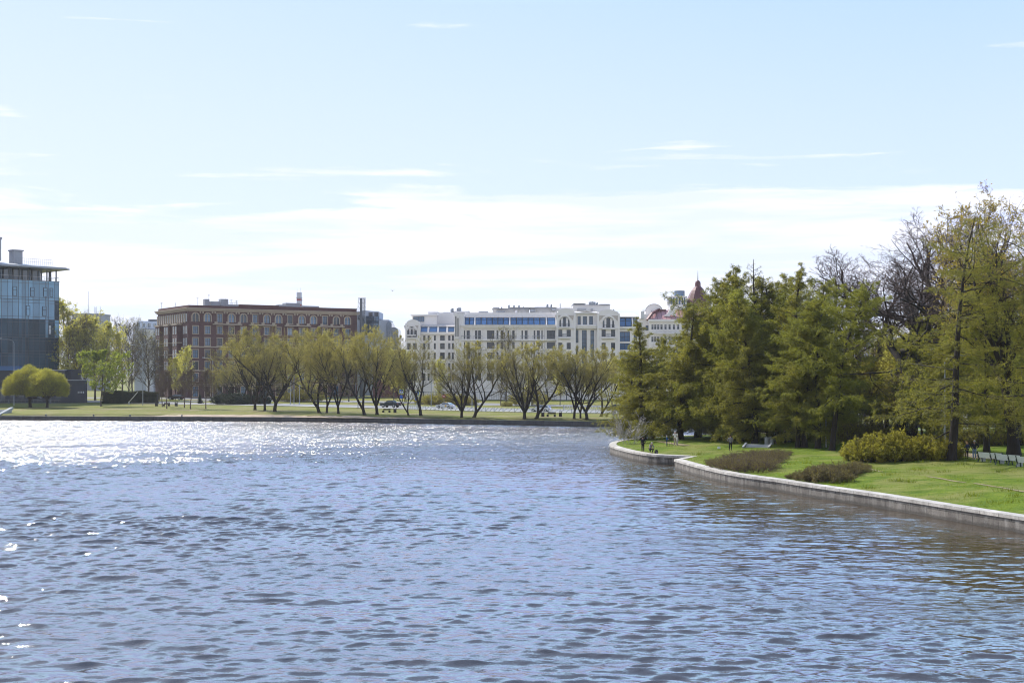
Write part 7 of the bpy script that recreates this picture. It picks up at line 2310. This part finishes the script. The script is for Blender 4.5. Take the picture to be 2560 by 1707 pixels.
M_SKIN = surf('skin', (0.45, 0.27, 0.20), 0.6, 0, 0.1, 8)
def cloth(name, c): return surf(name, c, 0.9, 0, 0.25, 6, 0.2)
C_BLACK = cloth('black_cloth', (0.018, 0.018, 0.022)); C_NAVY = cloth('navy_cloth', (0.03, 0.045, 0.09)); C_BLUE = cloth('blue_cloth', (0.04, 0.12, 0.32)); C_JEAN = cloth('jeans', (0.16, 0.22, 0.31))
C_WHITE = cloth('white_cloth', (0.68, 0.67, 0.66)); C_GREY = cloth('grey_cloth', (0.20, 0.19, 0.20)); C_PALE = cloth('pale_cloth', (0.50, 0.47, 0.45)); C_BEIGE = cloth('beige_cloth', (0.40, 0.33, 0.27)); C_DENIM2 = cloth('dark_jeans', (0.04, 0.05, 0.075))
H_BLOND = cloth('blond_hair', (0.42, 0.25, 0.10)); H_GREY = cloth('grey_hair', (0.40, 0.39, 0.38)); H_DARK = cloth('dark_hair', (0.03, 0.022, 0.018)); C_LEATH = cloth('shoe_leather', (0.03, 0.026, 0.024)); C_SHOEW = cloth('pale_shoes', (0.5, 0.5, 0.5))


def lerp(a, b, t): return tuple(a[i] + (b[i] - a[i]) * t for i in range(3))


def person(loc, rz, h, label, pose=None, top=None, legs=None, hair=None, shoes=None, hairlen=0.0, cap=None, hood=None, group=None, coat=0.0, w=1.0):
    """a figure facing -y in its own frame; joints in units of body height"""
    J = dict(pel=(0, 0, .52), waist=(0, .0, .60), chest=(0, .0, .72), neck=(0, .0, .825), jaw=(0, -.018, .875), head=(0, -.008, .925), crown=(0, .004, .975),
             shL=(.105, 0, .80), elL=(.135, .015, .635), wrL=(.14, -.02, .49), shR=(-.105, 0, .80), elR=(-.135, .015, .635), wrR=(-.14, -.02, .49),
             hipL=(.052, 0, .50), knL=(.058, -.008, .275), anL=(.060, .008, .045), toL=(.066, -.085, .018), hipR=(-.052, 0, .50), knR=(-.058, -.008, .275), anR=(-.060, .008, .045), toR=(-.066, -.085, .018))
    if pose: J.update(pose)
    e = empty('person', loc, rz)
    S = lambda k: tuple(c * h for c in J[k])
    names = ['pel', 'waist', 'chest', 'neck', 'jaw', 'head', 'crown', 'shL', 'elL', 'wrL', 'shR', 'elR', 'wrR', 'hipL', 'knL', 'anL', 'toL', 'hipR', 'knR', 'anR', 'toR']
    V = [S(k) for k in names]; ix = {k: i for i, k in enumerate(names)}
    rad = dict(pel=.075, waist=.066, chest=.078, neck=.030, jaw=.036, head=.050, crown=.030, shL=.036, elL=.026, wrL=.017, shR=.036, elR=.026, wrR=.017, hipL=.050, knL=.034, anL=.024, toL=.016, hipR=.050, knR=.034, anR=.024, toR=.016)
    Rr = [rad[k] * h * w if k not in ('neck', 'jaw', 'head', 'crown') else rad[k] * h for k in names]
    E = [(ix[a], ix[b]) for a, b in (('pel', 'waist'), ('waist', 'chest'), ('chest', 'neck'), ('neck', 'jaw'), ('jaw', 'head'), ('head', 'crown'), ('chest', 'shL'), ('shL', 'elL'), ('elL', 'wrL'), ('chest', 'shR'), ('shR', 'elR'), ('elR', 'wrR'),
                                     ('pel', 'hipL'), ('hipL', 'knL'), ('knL', 'anL'), ('anL', 'toL'), ('pel', 'hipR'), ('hipR', 'knR'), ('knR', 'anR'), ('anR', 'toR'))]
    # hands: a palm and five bent fingers each
    for s in ('L', 'R'):
        wv, ev = Vector(J['wr' + s]), Vector(J['el' + s])
        d = (wv - ev).normalized()
        side = d.cross(Vector((0, 1, 0)))
        side = side.normalized() if side.length > .1 else Vector((1, 0, 0))
        curl = d.cross(side).normalized()
        palm = wv + d * .032
        V.append(tuple(palm * h)); Rr.append(.016 * h); pi_ = len(V) - 1; E.append((ix['wr' + s], pi_))
        for q, (off, ln) in enumerate(((-.013, .034), (-.0045, .041), (.0045, .038), (.013, .030))):
            k1 = palm + side * off + d * .014; k2 = k1 + d * ln * .5 + curl * .004; k3 = k2 + d * ln * .45 + curl * .014
            last = pi_
            for kk, r_ in ((k1, .0062), (k2, .0055), (k3, .0045)):
                V.append(tuple(kk * h)); Rr.append(r_ * h); E.append((last, len(V) - 1)); last = len(V) - 1
        t1 = wv + d * .018 + side * -.020 + curl * .004; t2 = t1 + d * .020 - side * .010 + curl * .008
        last = pi_
        for kk, r_ in ((t1, .0068), (t2, .0055)):
            V.append(tuple(kk * h)); Rr.append(r_ * h); E.append((last, len(V) - 1)); last = len(V) - 1
    link('body', skin_mesh('body_mesh', V, E, Rr, M_SKIN), e)
    # face: nose, eyes, mouth, ears built on the head
    hd = Vector(S('head')); jw = Vector(S('jaw'))
    fw = Vector((0, -1, 0))
    f = MB()
    f.cone(hd + Vector((0, -.046 * h, .0)), hd + Vector((0, -.064 * h, -.022 * h)), .006 * h, .011 * h, 6)
    for sg in (-1, 1): f.lathe([(.004 * h, -.018 * h), (.011 * h, -.008 * h), (.012 * h, .008 * h), (.004 * h, .018 * h)], tuple(hd + Vector((sg * .050 * h, .004 * h, -.005 * h))), 6)
    f.build('nose_and_ears', M_SKIN, e, smooth=True)
    f = MB()
    for sg in (-1, 1): f.box(hd.x + sg * .019 * h - .007 * h, hd.x + sg * .019 * h + .007 * h, hd.y - .0495 * h, hd.y - .044 * h, hd.z + .002 * h, hd.z + .009 * h)
    f.box(jw.x - .014 * h, jw.x + .014 * h, jw.y - .036 * h, jw.y - .031 * h, jw.z + .004 * h, jw.z + .009 * h)
    f.build('eyes_and_mouth', H_DARK, e)
    # hair or cap
    cr = Vector(S('crown')); hm = MB()
    r = .062 * h
    c = hd.lerp(cr, .35) + Vector((0, .006 * h, 0))
    prof = [(r * math.sin(a), r * math.cos(a)) for a in np.linspace(.05, PI * .62, 7)]
    hm.lathe([(q, z) for q, z in reversed(prof)], tuple(c), 12)
    if hairlen:
        hm.add([(c.x - .058 * h, c.y - .01 * h, c.z), (c.x + .058 * h, c.y - .01 * h, c.z), (c.x + .064 * h, c.y + .05 * h, c.z - hairlen * h), (c.x - .064 * h, c.y + .05 * h, c.z - hairlen * h),
                (c.x - .05 * h, c.y + .06 * h, c.z), (c.x + .05 * h, c.y + .06 * h, c.z), (c.x + .05 * h, c.y + .075 * h, c.z - hairlen * h), (c.x - .05 * h, c.y + .075 * h, c.z - hairlen * h)],
               [(0, 1, 2, 3), (7, 6, 5, 4), (0, 4, 5, 1), (1, 5, 6, 2), (2, 6, 7, 3), (3, 7, 4, 0)])
    hm.build('cap' if cap else ('hood' if hood else 'hair'), cap or hood or hair or H_DARK, e, smooth=True)
    # jacket
    g = 1.16
    def tubeset(keys, rr, edges, nm, mat, extra=None):
        vs = [S(k) if isinstance(k, str) else tuple(x * h for x in k) for k in keys]
        link(nm, skin_mesh(nm + '_mesh', vs, edges, [q * h * w for q in rr], mat), e)
    pe = Vector(J['pel']); hem = pe + Vector((0, 0, -.02 - coat))
    wl_ = lerp(J['elL'], J['wrL'], .93); wr_ = lerp(J['elR'], J['wrR'], .93)
    tubeset([tuple(hem), 'pel', 'waist', 'chest', lerp(J['chest'], J['neck'], .85), 'shL', 'elL', wl_, 'shR', 'elR', wr_],
            [.082, .086, .078, .088, .042, .047, .037, .029, .047, .037, .029], [(0, 1), (1, 2), (2, 3), (3, 4), (3, 5), (5, 6), (6, 7), (3, 8), (8, 9), (9, 10)], 'jacket', top or C_BLACK)
    tubeset(['pel', 'hipL', 'knL', lerp(J['knL'], J['anL'], .92), 'hipR', 'knR', lerp(J['knR'], J['anR'], .92)], [.078, .058, .044, .036, .058, .044, .036], [(0, 1), (1, 2), (2, 3), (0, 4), (4, 5), (5, 6)], 'trousers', legs or C_DENIM2)
    for s in ('L', 'R'):
        a_, t_ = Vector(J['an' + s]), Vector(J['to' + s])
        hl = a_ + (a_ - t_) * .25; hl.z = min(a_.z, t_.z) + .002
        link('shoe', skin_mesh('shoe_mesh', [tuple(hl * h), tuple((a_ * .5 + t_ * .5 + Vector((0, 0, .002))) * h), tuple(t_ * h), tuple(a_ * h)], [(0, 1), (1, 2), (1, 3)], [.026 * h, .028 * h, .022 * h, .028 * h], shoes or C_LEATH), e)
    tag(e, label, 'person', group)
    return e


def pp(px, py): return on_ground(px, py, 'isl')


POCK = dict(elL=(.15, .05, .63), wrL=(.105, -.055, .535), elR=(-.15, .05, .63), wrR=(-.105, -.055, .535))
def qpoint(px, py):
    """a point on the coping of the tip quay"""
    Y = (HC - 1.07) * FP / (py - YH)
    return Vector(((px - 1280) / FP * Y, Y, 1.07))


person(qpoint(1605, 1129.5) + Vector((.15, .5, 0)), R(200), 1.78, 'person in black standing on the quay edge beside a crouching companion', POCK, C_BLACK, C_BLACK, H_DARK)
crouch = dict(pel=(0, .08, .27), waist=(0, .05, .36), chest=(0, -.04, .47), neck=(0, -.10, .55), jaw=(0, -.135, .585), head=(0, -.145, .635), crown=(0, -.145, .685),
              shL=(.10, -.05, .53), elL=(.13, -.16, .42), wrL=(.07, -.25, .34), shR=(-.10, -.05, .53), elR=(-.13, -.16, .42), wrR=(-.07, -.25, .34),
              hipL=(.06, .06, .25), knL=(.10, -.17, .27), anL=(.08, -.02, .045), toL=(.09, -.11, .018), hipR=(-.06, .06, .25), knR=(-.10, -.17, .27), anR=(-.08, -.02, .045), toR=(-.09, -.11, .018))
person(qpoint(1624, 1133) + Vector((.2, .55, 0)), R(20), 1.75, 'person with grey sleeves and a pale cap crouching on the quay edge', crouch, C_GREY, C_BLACK, H_DARK, cap=C_PALE)
reach = dict(elL=(.15, -.06, .66), wrL=(.08, -.17, .66), elR=(-.14, -.05, .65), wrR=(-.07, -.17, .64))
person(pp(1667, 1114.5), R(80), 1.28, 'child in blue standing at a small tripod on the lawn', reach, C_BLUE, C_NAVY, H_BLOND, cap=C_PALE)
look = dict(elL=(.20, -.03, .72), wrL=(.10, -.10, .86), elR=(-.20, -.03, .72), wrR=(-.10, -.10, .86), knL=(.07, -.01, .275), anL=(.09, .01, .045), toL=(.10, -.08, .018))
person(pp(1688, 1113), R(20), 1.72, 'adult in a white jacket and beige trousers raising both hands to the face', look, C_WHITE, C_BEIGE, H_GREY, C_SHOEW, cap=C_PALE)
person(pp(1693.5, 1114.3), R(60), 1.30, 'child in a white jacket and grey trousers close beside the adult in white', None, C_WHITE, C_PALE, H_DARK, C_SHOEW, hood=C_WHITE)
person(pp(1826, 1126), R(175), 1.76, 'person in a grey sweater and dark trousers standing on the lawn, seen from behind', dict(elL=(.16, .0, .64), wrL=(.13, -.09, .56), elR=(-.16, .0, .64), wrR=(-.13, -.09, .56)), C_GREY, C_BLACK, H_DARK)
person(pp(2417, 1146), R(190), 1.66, 'fair-haired person in a blue jacket beside the taller one on the path', dict(elL=(.14, .0, .63), wrL=(.10, -.09, .58), elR=(-.15, .01, .63), wrR=(-.13, -.04, .50)), C_NAVY, C_BLACK, H_BLOND, None, .10)
person(pp(2436, 1147.5), R(178), 1.80, 'grey-haired person in a black jacket and jeans, one hand on the hip', dict(elL=(.14, .0, .64), wrL=(.10, -.07, .56), shR=(-.11, 0, .80), elR=(-.235, .03, .69), wrR=(-.12, -.03, .575)), C_BLACK, C_JEAN, H_GREY, C_SHOEW, w=1.08)
stride = dict(knL=(.058, -.07, .28), anL=(.058, -.10, .05), toL=(.062, -.185, .03), knR=(-.058, .01, .275), anR=(-.058, .12, .06), toR=(-.06, .05, .018), elL=(.135, .06, .64), wrL=(.13, .03, .50), elR=(-.135, -.04, .64), wrR=(-.13, -.12, .52))
person(pp(1961.5, 1109), R(120), 1.75, 'dark silhouetted person walking alone along the shaded path', stride, C_BLACK, C_BLACK, H_DARK, coat=.12)
person(pp(1938, 1108), R(60), 1.72, 'dark person standing in the shade right behind the grey bins', None, C_BLACK, C_NAVY, H_DARK)
person(pp(2003, 1114), R(240), 1.72, 'dark person half hidden between the two side-by-side larch trunks', stride, C_BLACK, C_BLACK, H_DARK)

# tripods with small cameras, the angler's rucksack
def tripod(p, label, h=1.05):
    e = empty('camera_tripod', p)
    for k in range(3):
        a = k * 2.094 + .4; MB().bar((.05 * math.cos(a), .05 * math.sin(a), h * .9), (.36 * math.cos(a), .36 * math.sin(a), 0), .03).build('leg', M_SBLK, e)
    MB().cone((0, 0, h * .75), (0, 0, h), .02, .02, 6).box(-.07, .07, -.06, .06, h, h + .11).cone((0, -.06, h + .055), (0, -.15, h + .055), .04, .045, 10).build('camera', M_SBLK, e)
    tag(e, label, 'tripod')
tripod(pp(1674.5, 1114.5), 'small black tripod with camera in front of the child in blue')
g = qpoint(1634, 1134) + Vector((.35, .5, 0)); e = empty('rucksack', g, .5)
MB().add([(-.16, -.12, 0), (.16, -.12, 0), (.16, .12, 0), (-.16, .12, 0), (-.17, -.13, .25), (.17, -.13, .25), (.17, .10, .25), (-.17, .10, .25), (-.10, -.08, .42), (.10, -.08, .42), (.10, .06, .42), (-.10, .06, .42)],
         [(3, 2, 1, 0), (0, 1, 5, 4), (1, 2, 6, 5), (2, 3, 7, 6), (3, 0, 4, 7), (4, 5, 9, 8), (5, 6, 10, 9), (6, 7, 11, 10), (7, 4, 8, 11), (8, 9, 10, 11)]).build('bag', C_BLACK, e)
MB().box(-.11, .11, -.18, -.125, .05, .19).build('pocket', C_GREY, e)
MB().pipe([(-.08, .11, .06), (-.09, .17, .2), (-.07, .09, .38)], .014, 5).build('strap', C_GREY, e)
MB().pipe([(.08, .11, .06), (.09, .17, .2), (.07, .09, .38)], .014, 5).build('strap', C_GREY, e)
tag(e, 'dark rucksack on the quay edge right of the crouching person', 'rucksack')
# ------------------------------------------------------------------ haze over the whole scene
m, t = new_mat('air_haze')
pv = t.n('ShaderNodeVolumePrincipled', ins={'Color': (0.92, 0.95, 1.0, 1), 'Density': 0.00008, 'Anisotropy': 0.35})
t.n('ShaderNodeOutputMaterial', ins={'Volume': pv.outputs[0]})
o = MB().box(-2650, 2650, -450, 6400, -3.0, 64.0).build('haze', m)
tag(o, 'thin pale haze over the river and the far bank', 'haze', None, 'stuff')
